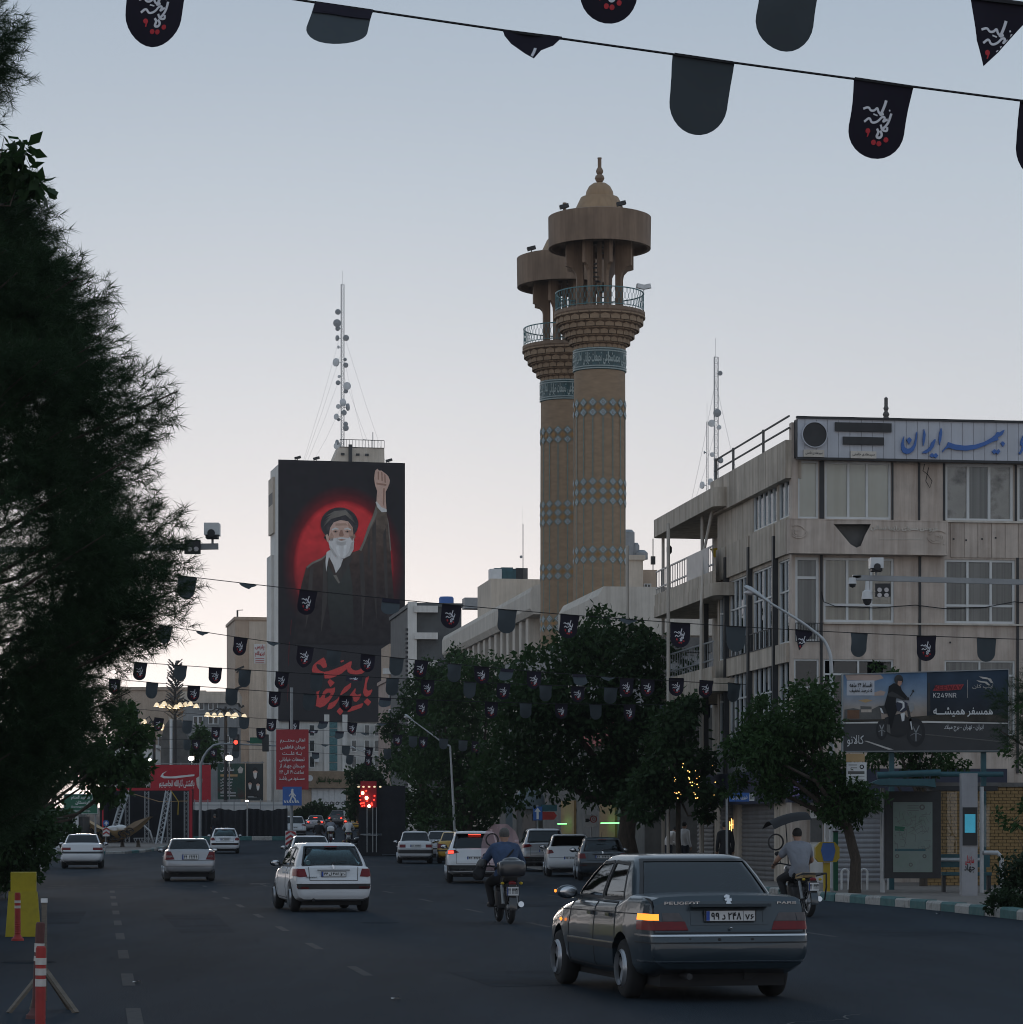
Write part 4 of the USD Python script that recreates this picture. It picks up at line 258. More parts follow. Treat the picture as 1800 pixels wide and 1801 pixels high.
leafmat('pine_needles',(.024,.050,.020),(.11,.16,.065),.25);leafmat('leaf_green',(.030,.066,.018),(.14,.19,.055),.38);leafmat('leaf_dark',(.026,.056,.018),(.13,.17,.055),.38);leafmat('leaf_bright',(.03,.07,.015),(.09,.13,.035),.3);leafmat('shrub_leaf',(.016,.034,.013),(.06,.085,.03),.25)
M('tyre',(.012,.012,.013),.85,.3,8.);M('rim',(.40,.41,.43),.35,.1,4.,metal=.8);M('black_plastic',(.016,.016,.018),.5,.2,6.);M('chrome',(.6,.6,.62),.18,.05,2.,metal=1.);M('car_inside',(.018,.018,.02),.9)
M('plate_white',(.62,.62,.62),.45,.04);M('plate_blue',(.02,.07,.35),.45,.05);M('ink',(.012,.012,.014),.6)
M('lamp_red',(.13,.003,.006),.3,.25,14.,coat=.15,spec=.3);M('lamp_smoke',(.055,.045,.047),.3,.25,14.,coat=.15);M('lamp_white',(.45,.42,.42),.25,.1,6.,coat=.5)
M('glow_red',(1.,.05,.03),emit=1.3,var=0.);M('glow_amber',(1.,.23,.025),emit=1.0,var=0.);M('glow_warm',(1.,.76,.42),emit=2.6,var=0.);M('glow_white',(1.,.93,.8),emit=9.,var=0.);M('glow_green',(.25,1.,.3),emit=1.0,var=0.);M('glow_string',(1.,.55,.15),emit=1.3,var=0.)
M('glow_screen',(.06,.36,.5),emit=.14,var=.3,scale=1.5)
M('paint_grey',(.019,.029,.038),.32,.05,1.,metal=.45,coat=.8);M('paint_white',(.60,.61,.63),.4,.03,1.,coat=.6);M('paint_silver',(.33,.33,.345),.35,.04,1.,metal=.5,coat=.6);M('paint_dark',(.032,.042,.052),.32,.05,1.,metal=.4,coat=.8);M('paint_black',(.012,.012,.014),.3,.05,1.,coat=.8);M('paint_taxi',(.46,.27,.035),.4,.06,1.,coat=.5)
M('paint_yellow',(.36,.29,.012),.6,.2,3.,col2=(.25,.21,.015));M('bollard_red',(.30,.022,.018),.6,.25,4.);M('bollard_dark',(.085,.028,.025),.7,.3,4.);M('reflector',(.46,.43,.40),.5,.2,5.);M('wood',(.12,.10,.08),.8,.3,3.,vec=(1,1,8))
M('skin',(.30,.17,.115),.6,.08,6.);M('hair',(.012,.010,.009),.8,.3,20.);M('hair_grey',(.09,.085,.08),.8,.3,20.);M('cloth_blue',(.032,.058,.12),.85,.3,5.,bump=.8,bscale=9.);M('cloth_black',(.010,.010,.012),.9,.2,5.);M('cloth_grey',(.19,.20,.23),.85,.15,4.,bump=.8,bscale=9.);M('cloth_white',(.55,.55,.56),.85,.06,4.);M('cloth_jeans',(.02,.025,.04),.9,.2,5.);M('cloth_maroon',(.05,.012,.02),.85,.2,5.)
M('banner_black',(.026,.023,.027),.85,.10,.25,col2=(.030,.026,.029));M('print_red',(.42,.022,.028),.85,.12,.35,col2=(.30,.018,.022));M('print_red_dark',(.15,.012,.018),.85,.25,.3,col2=(.08,.012,.016));M('print_letter',(.60,.07,.065),.85,.1,.4);M('print_skin',(.68,.45,.36),.85,.12,1.);M('print_skin_dark',(.40,.22,.16),.85,.15,1.);M('print_beard',(.76,.73,.71),.85,.1,1.2,vec=(3,3,.4),col2=(.58,.55,.53));M('print_robe',(.06,.05,.045),.85,.3,.5,vec=(2,2,.25),col2=(.085,.072,.06));M('print_robe_edge',(.22,.195,.165),.85,.3,.6);M('print_tunic',(.06,.064,.058),.85,.15,.5);M('print_turban',(.040,.034,.038),.85,.35,.9,col2=(.085,.075,.08))
M('red_sign',(.33,.028,.035),.6,.08,1.5);M('red_cloth',(.36,.016,.028),.8,.15,.8);M('sign_white',(.60,.60,.60),.6,.05);M('sign_green',(.008,.10,.055),.5,.1,2.);M('poster_green',(.018,.062,.045),.6,.35,.9,col2=(.085,.016,.02));M('poster_dark',(.022,.030,.032),.6,.3,1.);M('screen_sheet',(.012,.013,.018),.9,.3,1.5,bump=.4,bscale=6.)
M('shutter',(.32,.32,.34),.5,.12,2.,stain=(.8,.78,.75));M('shutter_dark',(.16,.155,.155),.55,.15,2.,stain=(.75,.72,.7));M('brick_yellow',(.235,.145,.052),.7,.18,8.,bump=.3);M('mortar',(.06,.05,.035),.9,.2)
M('kiosk_dome',(.10,.125,.14),.55,.15,1.5);M('map_paper',(.17,.21,.19),.6,.12,1.4,col2=(.13,.19,.15));M('violet',(.12,.075,.26),.6,.1);M('navy',(.018,.022,.045),.6,.15);M('boat_cloth',(.42,.28,.14),.8,.15,2.);M('boat_wood',(.24,.17,.11),.7,.2,2.);M('yellow_plastic',(.42,.29,.012),.5,.1)
M('sky_print',(.10,.19,.32),.6,.5,.55,col2=(.26,.22,.19),vec=(1,1,3));M('sunset_print',(.24,.19,.16),.6,.4,.5,vec=(1,1,3),col2=(.16,.2,.26));M('dusk_print',(.028,.045,.07),.6,.5,.4,col2=(.06,.07,.085));M('asphalt_print',(.036,.036,.038),.6,.3,.7)
random.seed(7);RNG=np.random.default_rng(11)
# --- ground, road, pavements, kerbs, markings
def sheet(x0,x1,ys,dz,nx=2):
  return MB().grid([[(x,y,gz(y)+dz) for x in np.linspace(x0,x1,nx)] for y in ys])
YS=[-30,0,30,60,90,100,115,130,145,160,175,190,208,225,250,277,300,330,380,420]
struct('ground',sheet(-2500,2500,YS+[1000,3500],-.06),'soil',label='bare earth running out beneath the city to the horizon')
struct('road',sheet(-140,140,YS,0.),'asphalt',label='wide worn dark asphalt street rising gently to a junction')
def slab(pts,h,drop=.3):
  """A raised pavement that follows the ground: polygon pts in world x, y."""
  g=Polygon(pts);m=trimesh.creation.triangulate_polygon(g.segmentize(9.0),engine='earcut');v2,f=m;mb=MB()
  top=np.array([(x,y,gz(y)+h) for x,y in v2]);mb.add(top,f)
  ring=np.array(g.segmentize(9.0).exterior.coords)
  a=[(x,y,gz(y)+h) for x,y in ring];b=[(x,y,gz(y)-drop) for x,y in ring]
  return mb.grid([a,b])
RK=[(11.6,38),(10.45,47),(9.72,54),(9.05,60.5),(8.38,64.8),(7.5,69.2)]+[UV(17.5,v) for v in(75,85,95,105,115,125,135,150,165)]
LK=[UV(-2.3,v) for v in(-5,10,20,30,40,50,60,70,80,90,100,110,121)]
RP=RK[:];pav=struct('pavement',slab([(60,38)]+[(x+.26,y) for x,y in RP]+[(90,190),(90,38)],.14),'pavement',label='grey paved pavement on the right by the bus shelter and shops')
struct('verge',slab([(x-.3,y) for x,y in LK]+[(-60,122),(-60,-5)],.12),'soil',label='planted earth verge on the left under the pine')
def kerb(name,line,mats,blk,w=.26,h=.16,label=None,side=1):
  """Kerbstones laid one by one along a line."""
  ls=LineString(line);L=ls.length;n=max(1,int(L/blk));root=None
  base=MB()
  pa=[np.array(ls.interpolate(L*k/n).coords[0]) for k in range(n+1)]
  for k in range(n):base.bar((*pa[k],gz(pa[k][1])-.1),(*pa[k+1],gz(pa[k+1][1])-.1),w*.8,.22)
  root=struct(name,base,'kerb_grey',label=label)
  for k in range(n):
    a,b=pa[k],pa[k+1];d=(b-a)/np.linalg.norm(b-a);a,b=a+d*.012,b-d*.012;nrm=np.array((d[1],-d[0]))*side
    j=RNG.uniform(-.012,.012,3);z0,z1=gz(a[1]),gz(b[1]);m=MB();prof=[(-w/2,-.06),(-w/2,h-.045),(-w/2+.04,h),(w/2,h),(w/2,-.06)]
    v=[(*(a+nrm*(x+j[0])),z0+z+j[1]) for x,z in prof]+[(*(b+nrm*(x+j[0])),z1+z+j[2]) for x,z in prof]
    f=[(i,(i+1)%5,(i+1)%5+5,i+5) for i in range(5)];m.add(v,f);m.add(v,[(0,2,1),(0,3,2),(0,4,3),(5,6,7),(5,7,8),(5,8,9)])
    part(root,'kerbstone',m,mats[k%len(mats)])
  return root
kerb('kerb',RK[:7],['kerb_teal','kerb_white'],1.12,label='teal and white striped kerb along the right pavement',side=1,h=.2)
kerb('kerb',RK[6:],['kerb_grey'],1.6,label='plain grey kerb behind the parked cars',side=1)
kerb('kerb',LK[3:7],['kerb_white','kerb_grey'],1.4,label='low grey kerb at the left edge by the yellow barrier',side=-1)
kerb('kerb',LK[8:],['kerb_grey'],1.2,label='grey kerb of the left verge near the white saloon',side=-1)
ISL=[P(96,1500,158)[:2],P(150,1500,158)[:2],P(215,1500,160)[:2],P(262,1490,166)[:2],P(296,1480,178)[:2],P(330,1480,200)[:2]]
struct('pavement',slab([tuple(p) for p in ISL]+[(-20,230),(-75,230),(-75,158)],.16),'pavement',label='paved island of the square carrying the boat and the stage')
kerb('kerb',[tuple(p) for p in ISL],['kerb_grey','kerb_teal','kerb_white'],1.5,label='kerb of the square with one fresh teal stone',side=-1)
FK=[(PX(336,205),205.),(PX(515,205),205.)]
kerb('kerb',FK,['kerb_teal','kerb_white'],1.35,label='teal and white striped kerb below the black fence',side=-1,h=.28,w=.4)
def mark(mb,u0,u1,v0,v1):
  q=[UV(u,v) for u,v in((u0,v0),(u1,v0),(u1,v1),(u0,v1))]
  mb.add([(x,y,gz(y)+.004) for x,y in q],[(0,1,2,3)])
rm=MB();rng=np.random.default_rng(3)
for k in range(9):mark(rm,.23,.37,24.6+6.62*k,27.3+6.62*k)
for k in range(1,9):mark(rm,3.02+.9*(k<0),3.14,25.6+7.4*k,27.9+7.4*k)
for u in np.arange(-1.6,17,1.02):
  mark(rm,u,u+.5,84.7,85.0)
  mark(rm,u+.05,u+.52,88.1,88.4)
for k in range(5):mark(rm,7.7,7.82,40+9*k,42.6+9*k)
for k in range(4):mark(rm,11.5,11.62,44+9*k,46.4+9*k)
mark(rm,3.55,3.68,92,97);mark(rm,4.9,5.0,86,90);mark(rm,4.72,5.18,90,90.8)
for a,b in((4.62,4.9),(5.0,5.28)):mark(rm,a,b,89.3,90.2)
for k in range(3):mark(rm,5.8+2.6*k,8.0+2.6*k,119.5,119.9)
struct('road_marking',rm,'road_paint',label='worn white lane dashes and crossing lines')
cr=MB();p=np.array((1.4,20.5))
for k in range(26):
  q=p+np.array((.30*rng.normal(.25,.6),.22));a,b=p,q
  cr.add([(a[0]-.012,a[1],.003),(a[0]+.012,a[1],.003),(b[0]+.010,b[1],.003),(b[0]-.010,b[1],.003)],[(0,1,2,3)]);p=q
struct('road_crack',cr,'ink',label='thin tar crack wandering over the near asphalt')
lit=MB()
for x,y in[(-8.6,33.5),(-4.2,31.5),(-1.2,28.4),(2.8,64),(-7.4,28.0),(8.6,57.5),(5.9,62)]:
  lit.add(np.array([(x,y,.012),(x+.07,y+.02,.03),(x+.09,y+.1,.012),(x-.01,y+.09,.02)]),[(0,1,2,3)])
solo('litter',lit,'sign_white','scraps of white paper scattered on the asphalt','litter',kind='stuff')

pa=MB()
for u0,u1,v0,v1 in((4.2,5.3,30.5,34),(1.3,2.2,47,58),(8.8,10.6,62,66),(-1.6,-.4,52,60),(5.6,6.1,70,84),(12.4,14.2,44,47)):
  q=[UV(u,v) for u,v in((u0,v0),(u1,v0+.2),(u1+.1,v1),(u0-.1,v1-.3))];pa.add([(x,y,.0025) for x,y in q],[(0,1,2,3)])
struct('road_patch',pa,'asphalt_patch',label='darker repair patches in the asphalt')
mh=MB()
for x,y in((3.6,41.),(-2.4,52.),(-6.2,36.5)):mh.lathe([(0,.012),(.30,.012),(.33,.006),(.36,.001)],24,(x,y,0))
struct('manhole_cover',mh,'asphalt_patch',label='round iron covers set in the road')
# --- facade tools
def rect(x0,x1,z0,z1):return shapely.box(min(x0,x1),min(z0,z1),max(x0,x1),max(z0,z1))
def wall(fr,outline,holes,thick=.3):return MB().poly(outline.difference(unary_union(holes)) if holes else outline,fr,0.,-thick)
def win(parent,fr,x0,x1,z0,z1,cols=(),rows=(),fmat='alu_frame',pane='pane',back='blind',fw=.055,rec=.07,name='window',backs=None):
  """Framed window: frame > panes and what hangs behind each of them. cols, rows: inner splits as fractions."""
  xs=[x0]+[x0+(x1-x0)*c for c in cols]+[x1];zs=[z0]+[z0+(z1-z0)*c for c in rows]+[z1]
  out=rect(x0,x1,z0,z1);cells=[]
  for i in range(len(xs)-1):
    for j in range(len(zs)-1):cells.append((i,rect(xs[i]+fw*(1 if i==0 else.5),xs[i+1]-fw*(1 if i==len(xs)-2 else.5),zs[j]+fw*(1 if j==0 else.5),zs[j+1]-fw*(1 if j==len(zs)-2 else.5))))
  w=part(parent,name,MB().poly(out.difference(unary_union([c for _,c in cells])),fr,-rec+.035,-rec-.05),fmat)
  for i,c in cells:
    part(w,'pane',MB().poly(c.buffer(.004,join_style=2),fr,-rec-.006,-rec-.014),pane)
    bk=backs[i] if backs else back
    if bk:part(w,'blind',MB().poly(c.buffer(.01,join_style=2),fr,-rec-.03,-rec-.05),bk)
  return w
def grille(mb,fr,x0,x1,z0,z1,n,r=.012,off=.02,rails=2):
  o,ux,uz=(np.asarray(q,float) for q in fr);nn=np.cross(ux,uz)
  at=lambda x,z:o+ux*x+uz*z+nn*off
  for k in range(n+1):x=x0+(x1-x0)*k/n;mb.bar(at(x,z0),at(x,z1),r*1.6)
  for k in range(rails):z=z0+(z1-z0)*k/max(1,rails-1);mb.bar(at(x0,z),at(x1,z),r*2.4)
  return mb
def shutter(parent,fr,x0,x1,z0,z1,mat='shutter',pitch=.14,name='roller_shutter'):
  o,ux,uz=(np.asarray(q,float) for q in fr);nn=np.cross(ux,uz);n=max(2,int((z1-z0)/pitch))
  r=part(parent,name,MB().poly(rect(x0,x1,z0,z1),fr,-.12,-.14),mat)
  for k in range(n):
    za=z0+(z1-z0)*k/n;zb=za+(z1-z0)/n-.012;m=MB()
    m.grid([[o+ux*x+uz*(za+(zb-za)*t)+nn*(-.118+.035*math.sin(PI*t)) for x in(x0,x1)] for t in(0,.3,.6,1)])
    part(r,'slat',m,mat)
  return r
# --- corner building with the blue lettered fascia
FI=Frame(8.28,84.,0.)
IB=thing('corner_building','four storey concrete corner building with blue lettered fascia and dirty windows','building',FI)
FR=((0,0,0),(1,0,0),(0,0,1));FL=((0,0,0),(0,-1,0),(0,0,1)) # front, left side (runs towards -s)
fx=lambda px,py=1000:FI.hit(px,py)[0]
Z=lambda py:PZ(py,84.4)
ZS=dict(top=Z(740),f3t=Z(813),f3b=Z(914),sp=Z(972),f2t=Z(982),f2b=Z(1095),b1=Z(1160),f1b=Z(1292),g1=Z(1345),awn=Z(1408))
XR=fx(2140);DEP=18.4;YR=10.2
H3=[(1404,1440),(1451,1568),(1663,1783),(1790,1905)];H2=[(1449,1573),(1662,1786),(1800,1910)];H1=[(1449,1572),(1662,1786),(1800,1920)]
holes=[rect(fx(a),fx(b),ZS['f3b'],ZS['f3t']) for a,b in H3]+[rect(fx(a),fx(b),ZS['f2b'],ZS['f2t']) for a,b in H2]+[rect(fx(a),fx(b),ZS['f1b'],ZS['b1']) for a,b in H1]
holes+=[rect(fx(1399),fx(1441),Z(1130),ZS['f2t']),rect(fx(1397),fx(1441),ZS['f1b'],ZS['b1'])]
GS=[(1300,1362),(1370,1424),(1462,1562)]
part(IB,'front_wall',wall(FR,rect(0,XR,.1,ZS['top']-.1),holes+[rect(fx(1455,1540),fx(1563,1540),.14,2.75)]),'concrete_pink')
# left side: opening rows
YV=lambda px,py=950:-FI.hitx(px,py)[0] # s along the left face (negative, away)
s0,s1=YV(1390),YV(1300)
cols=[YV(p) for p in(1390,1368,1323,1282)]+[-YR+.1]
hl=[]
for zt,zb in((ZS['f3t']-.1,ZS['f3b']+.1),(ZS['f2t'],Z(1130)),(ZS['b1'],ZS['f1b'])):
  for a,b in zip(cols[:-1],cols[1:]):
    if zt>11 and b<cols[3]+.01 and a<cols[2]+.01:continue
    hl.append((min(a,b)+.12,max(a,b)-.10,zb,zt))
hl=[h for h in hl if h[1]-h[0]>.25]
gl=[(YV(1362),YV(1300),.14,2.9),(YV(1290),YV(1262),.14,2.9),(YV(1250),YV(1222),.14,2.9)]
part(IB,'side_wall',wall(FL,rect(-YR,-.301,.1,ZS['top']-1.25),[rect(*h) for h in hl]+[rect(a,b,c,d) for a,b,c,d in gl]),'concrete')
part(IB,'roof',B(.3,XR,.3,YR,ZS['top']-1.6,ZS['top']-1.3).box(2.1,XR,YR,DEP,ZS['top']-1.6,ZS['top']-1.3),'concrete_dark')
RW=part(IB,'recess_wall',B(1.6,1.9,YR,DEP,.1,ZS['top']-1.6).box(.301,1.6,YR-.3,YR-.002,.1,ZS['top']-1.3),'concrete')
for z0 in(6.7,9.75):
  for y in(11.2,13.4):win(IB,((1.6,0,0),(0,-1,0),(0,0,1)),-y-1.5,-y,z0,z0+2.4,(.5,),(.75,),rec=-.06,back=None,pane='pane_dark')
part(IB,'back_wall',B(2.0,XR,DEP,DEP+.3,.1,ZS['top']-1.3),'concrete')
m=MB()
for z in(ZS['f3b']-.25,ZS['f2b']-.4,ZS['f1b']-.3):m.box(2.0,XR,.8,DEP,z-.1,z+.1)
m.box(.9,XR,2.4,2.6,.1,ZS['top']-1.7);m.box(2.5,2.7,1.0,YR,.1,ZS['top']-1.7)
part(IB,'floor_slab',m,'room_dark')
# parapet ribbon of the side, with its railing
part(IB,'parapet',B(-.18,.3,.02,YR+.3,ZS['top']-1.75,ZS['top']-.62),'concrete')
rl=MB()
for y in(3.4,7.6,10.2):rl.bar((-.05,y,ZS['top']-.62),(-.05,y,ZS['top']+.15),.07)
for z in(ZS['top']-.25,ZS['top']+.1):rl.bar((-.05,.1,z),(-.05,YR+.2,z),.045)
part(IB,'roof_railing',rl,'concrete_dark')
# fascia: panels, letters, discs
fz0,fz1=ZS['f3t']+.02,ZS['top'];fxs=[fx(1398),fx(1411)]+[fx(1411+19.7*k) for k in range(1,31)]
fas=part(IB,'fascia',B(fx(1397),XR,-.34,-.005,fz0+.05,fz1-.05),'metal_dark')
for a,b in zip(fxs[:-1],fxs[1:]):part(fas,'fascia_panel',B(a+.006,b-.006,-.37,-.335,fz0+.04,fz1-.04),'sign_panel')
part(fas,'trim',B(fx(1396),XR,-.42,-.30,fz1-.04,fz1+.03).box(fx(1396),XR,-.40,-.32,fz0-.03,fz0+.04),'metal_dark')
FS=((0,-.37,0),(1,0,0),(0,0,1))
zc=lambda zx,zy:FI.hit(1380+zx/4.286,730+zy/4.286,-.37) # from a 4.286x enlargement of the fascia
pl=lambda pts:Polygon([zc(*p) for p in pts]).buffer(0)
sm=lambda g:g.buffer(.02).buffer(-.02)
L_=[pl([(900,160),(888,185),(878,225),(880,262),(893,285),(915,295),(945,290),(972,268),(990,225),(997,170),(999,124),(990,140),(985,180),(972,225),(950,250),(925,256),(905,245),(897,220),(898,190)]),pl([(918,190),(938,168),(958,188),(938,222)]),
    pl([(1050,106),(1044,145),(1040,190),(1044,236),(1054,205),(1062,150)]),
    pl([(1132,182),(1105,210),(1098,235),(1075,258),(1042,276),(1038,290),(1068,290),(1100,270),(1122,240),(1132,210),(1138,188)]),pl([(1092,308),(1110,288),(1124,302),(1140,288),(1156,308),(1138,328),(1122,315),(1108,322)]),
    pl([(1180,97),(1166,130),(1160,185),(1166,226),(1180,185),(1186,130)]),
    pl([(1232,205),(1222,232),(1190,268),(1188,282),(1208,262),(1235,248),(1285,264),(1370,270),(1450,255),(1530,222),(1575,200),(1610,190),(1606,170),(1640,150),(1658,112),(1640,118),(1622,132),(1600,130),(1588,150),(1560,172),(1500,205),(1430,226),(1350,232),(1280,222)]),
    pl([(1628,212),(1644,198),(1660,218),(1644,240)]),pl([(1562,275),(1582,258),(1596,272),(1612,258),(1624,276),(1606,298),(1592,286),(1578,296)]),
    pl([(1712,186),(1698,200),(1686,240),(1692,280),(1715,300),(1752,296),(1778,272),(1790,235),(1776,225),(1778,195),(1800,150),(1812,150),(1830,190),(1850,195),(1850,215),(1820,210),(1800,175),(1790,205),(1804,225),(1800,262),(1775,300),(1745,265),(1715,262),(1704,230)])]
for g in L_:part(fas,'letter',MB().poly(sm(g),FS,.07,.01),'sign_blue')
cx,cz=zc(224,150);g=Point(cx,cz).buffer(.36)
part(fas,'round_plate',MB().poly(g.buffer(.025).difference(g),FS,.11,0),'sign_panel');part(fas,'round_plate',MB().poly(g,FS,.08,0),'metal_dark')
for q in((380,64,805,122),(440,170,747,222)):part(fas,'dark_strip',MB().poly(rect(*zc(q[0],q[1])[:1],zc(q[2],q[3])[0],zc(q[0],q[3])[1],zc(q[2],q[1])[1]),FS,.07,0),'metal_dark')
for q in((143,265,297,316),(498,276,690,326)):
  a,b=zc(q[0],q[3]),zc(q[2],q[1]);pq=part(fas,'name_plate',MB().poly(rect(a[0],b[0],a[1],b[1]),FS,.07,0),'concrete_pale');w=MB()
  gg=fit(glyph('names3'),a[0]+.05,b[0]-.05,a[1]+.06,b[1]-.05);part(pq,'lettering',w.poly(gg,((0,-.44,0),(1,0,0),(0,0,1)),.004),'concrete_dark')
# top floor windows
win(IB,FR,fx(1404),fx(1440),ZS['f3b'],ZS['f3t'],back='curtain');part(IB,'dark_pier',B(fx(1441.5),fx(1449.5),-.05,-.002,ZS['f3b'],ZS['f3t']),'metal_dark')
win(IB,FR,fx(1451),fx(1568),ZS['f3b'],ZS['f3t'],(.36,.64),back='curtain',fw=.07)
win(IB,FR,fx(1663),fx(1783),ZS['f3b'],ZS['f3t'],(.34,.65),backs=['curtain_burnt','blind_dark','curtain_burnt'],fw=.08)
win(IB,FR,fx(1790),fx(1905),ZS['f3b'],ZS['f3t'],(.36,.66),back='blind_dark',fw=.08)
jm=MB()
for p in(1570,1617,1661,1787):jm.box(fx(p)-.03,fx(p)+.03,-.035,-.002,ZS['f3b'],ZS['f3t'])
for p in(1445,1618,1790,1960):jm.box(fx(p)-.035,fx(p)+.035,-.05,-.002,3.4,ZS['sp']-.1)
part(IB,'steel_joint',jm,'metal_dark')
for k,p in enumerate(range(1672,2100,24)):part(IB,'spandrel_panel',B(fx(p)+.01,fx(p+24)-.01,-.03,-.003,ZS['f2t']+.06,ZS['f3b']-.06),'concrete_pink')
part(IB,'sill',B(fx(1663),XR,-.09,-.003,ZS['f3b']-.05,ZS['f3b']+.01).box(fx(1449),XR,-.09,-.003,ZS['f2b']-.06,ZS['f2b']-.01),'concrete_pale')
# second floor
w_=win(IB,FR,fx(1399),fx(1441),Z(1130),ZS['f2t'],(),(.76,),back='blind_dark',fw=.08,name='balcony_door')
win(IB,FR,fx(1449),fx(1573),ZS['f2b'],ZS['f2t'],(.34,.68),(.27,),back='blind',fw=.07)
win(IB,FR,fx(1662),fx(1786),ZS['f2b'],ZS['f2t'],(.33,.66),(.28,),back='blind_dark',fw=.07)
win(IB,FR,fx(1800),fx(1910),ZS['f2b'],ZS['f2t'],(.33,.66),(.28,),back='blind_dark',fw=.07)
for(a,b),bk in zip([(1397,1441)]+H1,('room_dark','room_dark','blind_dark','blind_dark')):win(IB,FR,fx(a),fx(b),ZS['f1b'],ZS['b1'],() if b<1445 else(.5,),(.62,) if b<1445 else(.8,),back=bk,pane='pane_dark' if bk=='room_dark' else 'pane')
part(IB,'balcony_grille',grille(MB(),FR,fx(1398),fx(1441),Z(1130),Z(1098),9,.01,.12),'metal_dark')
# left side windows
for a,b,z0,z1 in hl:
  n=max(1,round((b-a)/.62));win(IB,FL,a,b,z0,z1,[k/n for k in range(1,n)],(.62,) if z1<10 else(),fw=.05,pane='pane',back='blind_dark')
for c in cols[1:4]+[YV(1246)]:part(IB,'steel_post',B(-.16,-.003,-c-.09,-c+.09,3.2,ZS['f3b']-.35),'metal_dark')
bm=MB()
for a,b in zip(cols[:-1],cols[1:]):
  for z0,z1 in((ZS['sp']-.05,ZS['f3b']+.02),(Z(1165),Z(1131))):part(IB,'side_panel',B(-.10,-.004,-max(a,b)+.1,-min(a,b)-.1,z0,z1),'concrete')
  if a<cols[1]+.01:part(IB,'side_panel',B(-.06,-.004,-max(a,b)+.1,-min(a,b)-.1,Z(1292)-1.1,Z(1292)-.03),'metal_grey')
part(IB,'mesh_rail',grille(MB(),FL,cols[3],cols[1],Z(1130),Z(1098),26,.012,.1),'metal_dark')
# far end of the side: two balconies under a rounded roof slab
yb,ye,xo=8.0,18.4,-.6
def rounded(r):return shapely.box(xo+r,yb+r,1.58-r,ye-r).buffer(r)
HF=((0,0,0),(1,0,0),(0,1,0))
for nm,zz,t in(('roof_slab',12.8,.62),('balcony_floor',9.72,.42),('balcony_floor',6.62,.42)):part(IB,nm,MB().poly(rounded(.35),HF,zz,zz-t),'concrete')
for zz in(9.73,6.63):
  part(IB,'balcony_parapet',B(xo+.02,xo+.12,yb+.4,ye-.35,zz,zz+.38),'concrete');rail=MB()
  for k in range(24):y=yb+.5+(ye-yb-1.)*k/23;rail.bar((xo+.07,y,zz+.36),(xo+.07,y,zz+1.2),.025)
  for h_ in(.6,1.2):rail.bar((xo+.07,yb+.45,zz+h_),(xo+.07,ye-.4,zz+h_),.05)
  part(IB,'balcony_railing',rail,'metal_grey')
for y in(yb+3.2,ye-.5):part(IB,'post',MB().tube([(xo+.3,y,.1),(xo+.3,y,12.2)],.06,6),'concrete_pale')
part(IB,'balcony_screen',B(xo+.03,xo+.05,yb+1.,yb+4.5,10.1,10.9),'metal_grey')
for y in(yb+2.5,ye-.5):part(IB,'post',MB().tube([(-1.6,y,.1),(-1.6,y,ZS['top']-2.)],.06,6),'concrete_pale')
m=MB();m.tube([(-.25,9.6,12.5),(-.5,9.9,11.),(-.68,9.6,9.),(-.7,9.6,.2)],.05,6)
part(IB,'drain_pipe',m,'concrete_pale')
m=MB();m.lathe([(0,.28),(.04,.22),(.1,.16),(.1,-.02),(.05,-.08),(0,-.1)],8,(xo+.3,ye-1.6,11.55));m.bar((xo+.3,ye-1.6,11.8),(xo+.3,ye-1.6,12.2),.02)
part(IB,'hanging_lantern',m,'metal_dark')
m=MB();q=np.array([(0,0,0),(.62,0,.1),(.55,0,.38),(-.05,0,.3)])
t_=thing('wash_basin','yellow plastic basin hung over the balcony rail of the corner building','basin',Frame(*UV(*(lambda w:(w[0]*CA+w[1]*SA,-w[0]*SA+w[1]*CA))(P(1266,975,99)[:2])),PZ(980,99)))
part(t_,'bowl',MB().lathe([(0,0),(.2,0),(.3,.26),(.33,.28),(.29,.25),(.19,.03),(0,.03)],20,(0,0,0)),'yellow_plastic',True)
part(t_,'rim',MB().lathe([(.30,.265),(.34,.27),(.34,.29),(.30,.285)],20),'yellow_plastic')
# bridal salon sign: relief box with a torn hole
a,b=FI.hit(1391,971,-.4),FI.hit(1666,918,-.4)
tw=lambda zx,zy:FI.hit(1380+zx/4.286,730+zy/4.286,-.4)
SB=thing('salon_sign','embossed beige salon sign with a torn triangular hole on the corner building','sign',FI)
hole=Polygon([tw(372,822),tw(655,822),tw(610,905),tw(578,985),tw(545,1000),tw(500,975)])
FB=((0,-.4,0),(1,0,0),(0,0,1))
part(SB,'face',MB().poly(rect(a[0],b[0],a[1],b[1]).difference(hole),FB,0,-.03),'concrete_pink')
part(SB,'box_back',MB().poly(rect(a[0],b[0],a[1],b[1]),FB,-.30,-.395),'concrete_dark').replace('x','x')
part(SB,'edge',MB().poly(rect(a[0]-.03,b[0]+.03,a[1]-.03,b[1]+.03).difference(rect(a[0],b[0],a[1],b[1])),FB,.01,-.38),'concrete_pink')
part(SB,'lettering',MB().poly(fit(glyph('aroos'),tw(650,860)[0],tw(1160,860)[0],tw(650,872)[1],tw(650,832)[1]),FB,.03),'concrete_pale')
scr=MB()
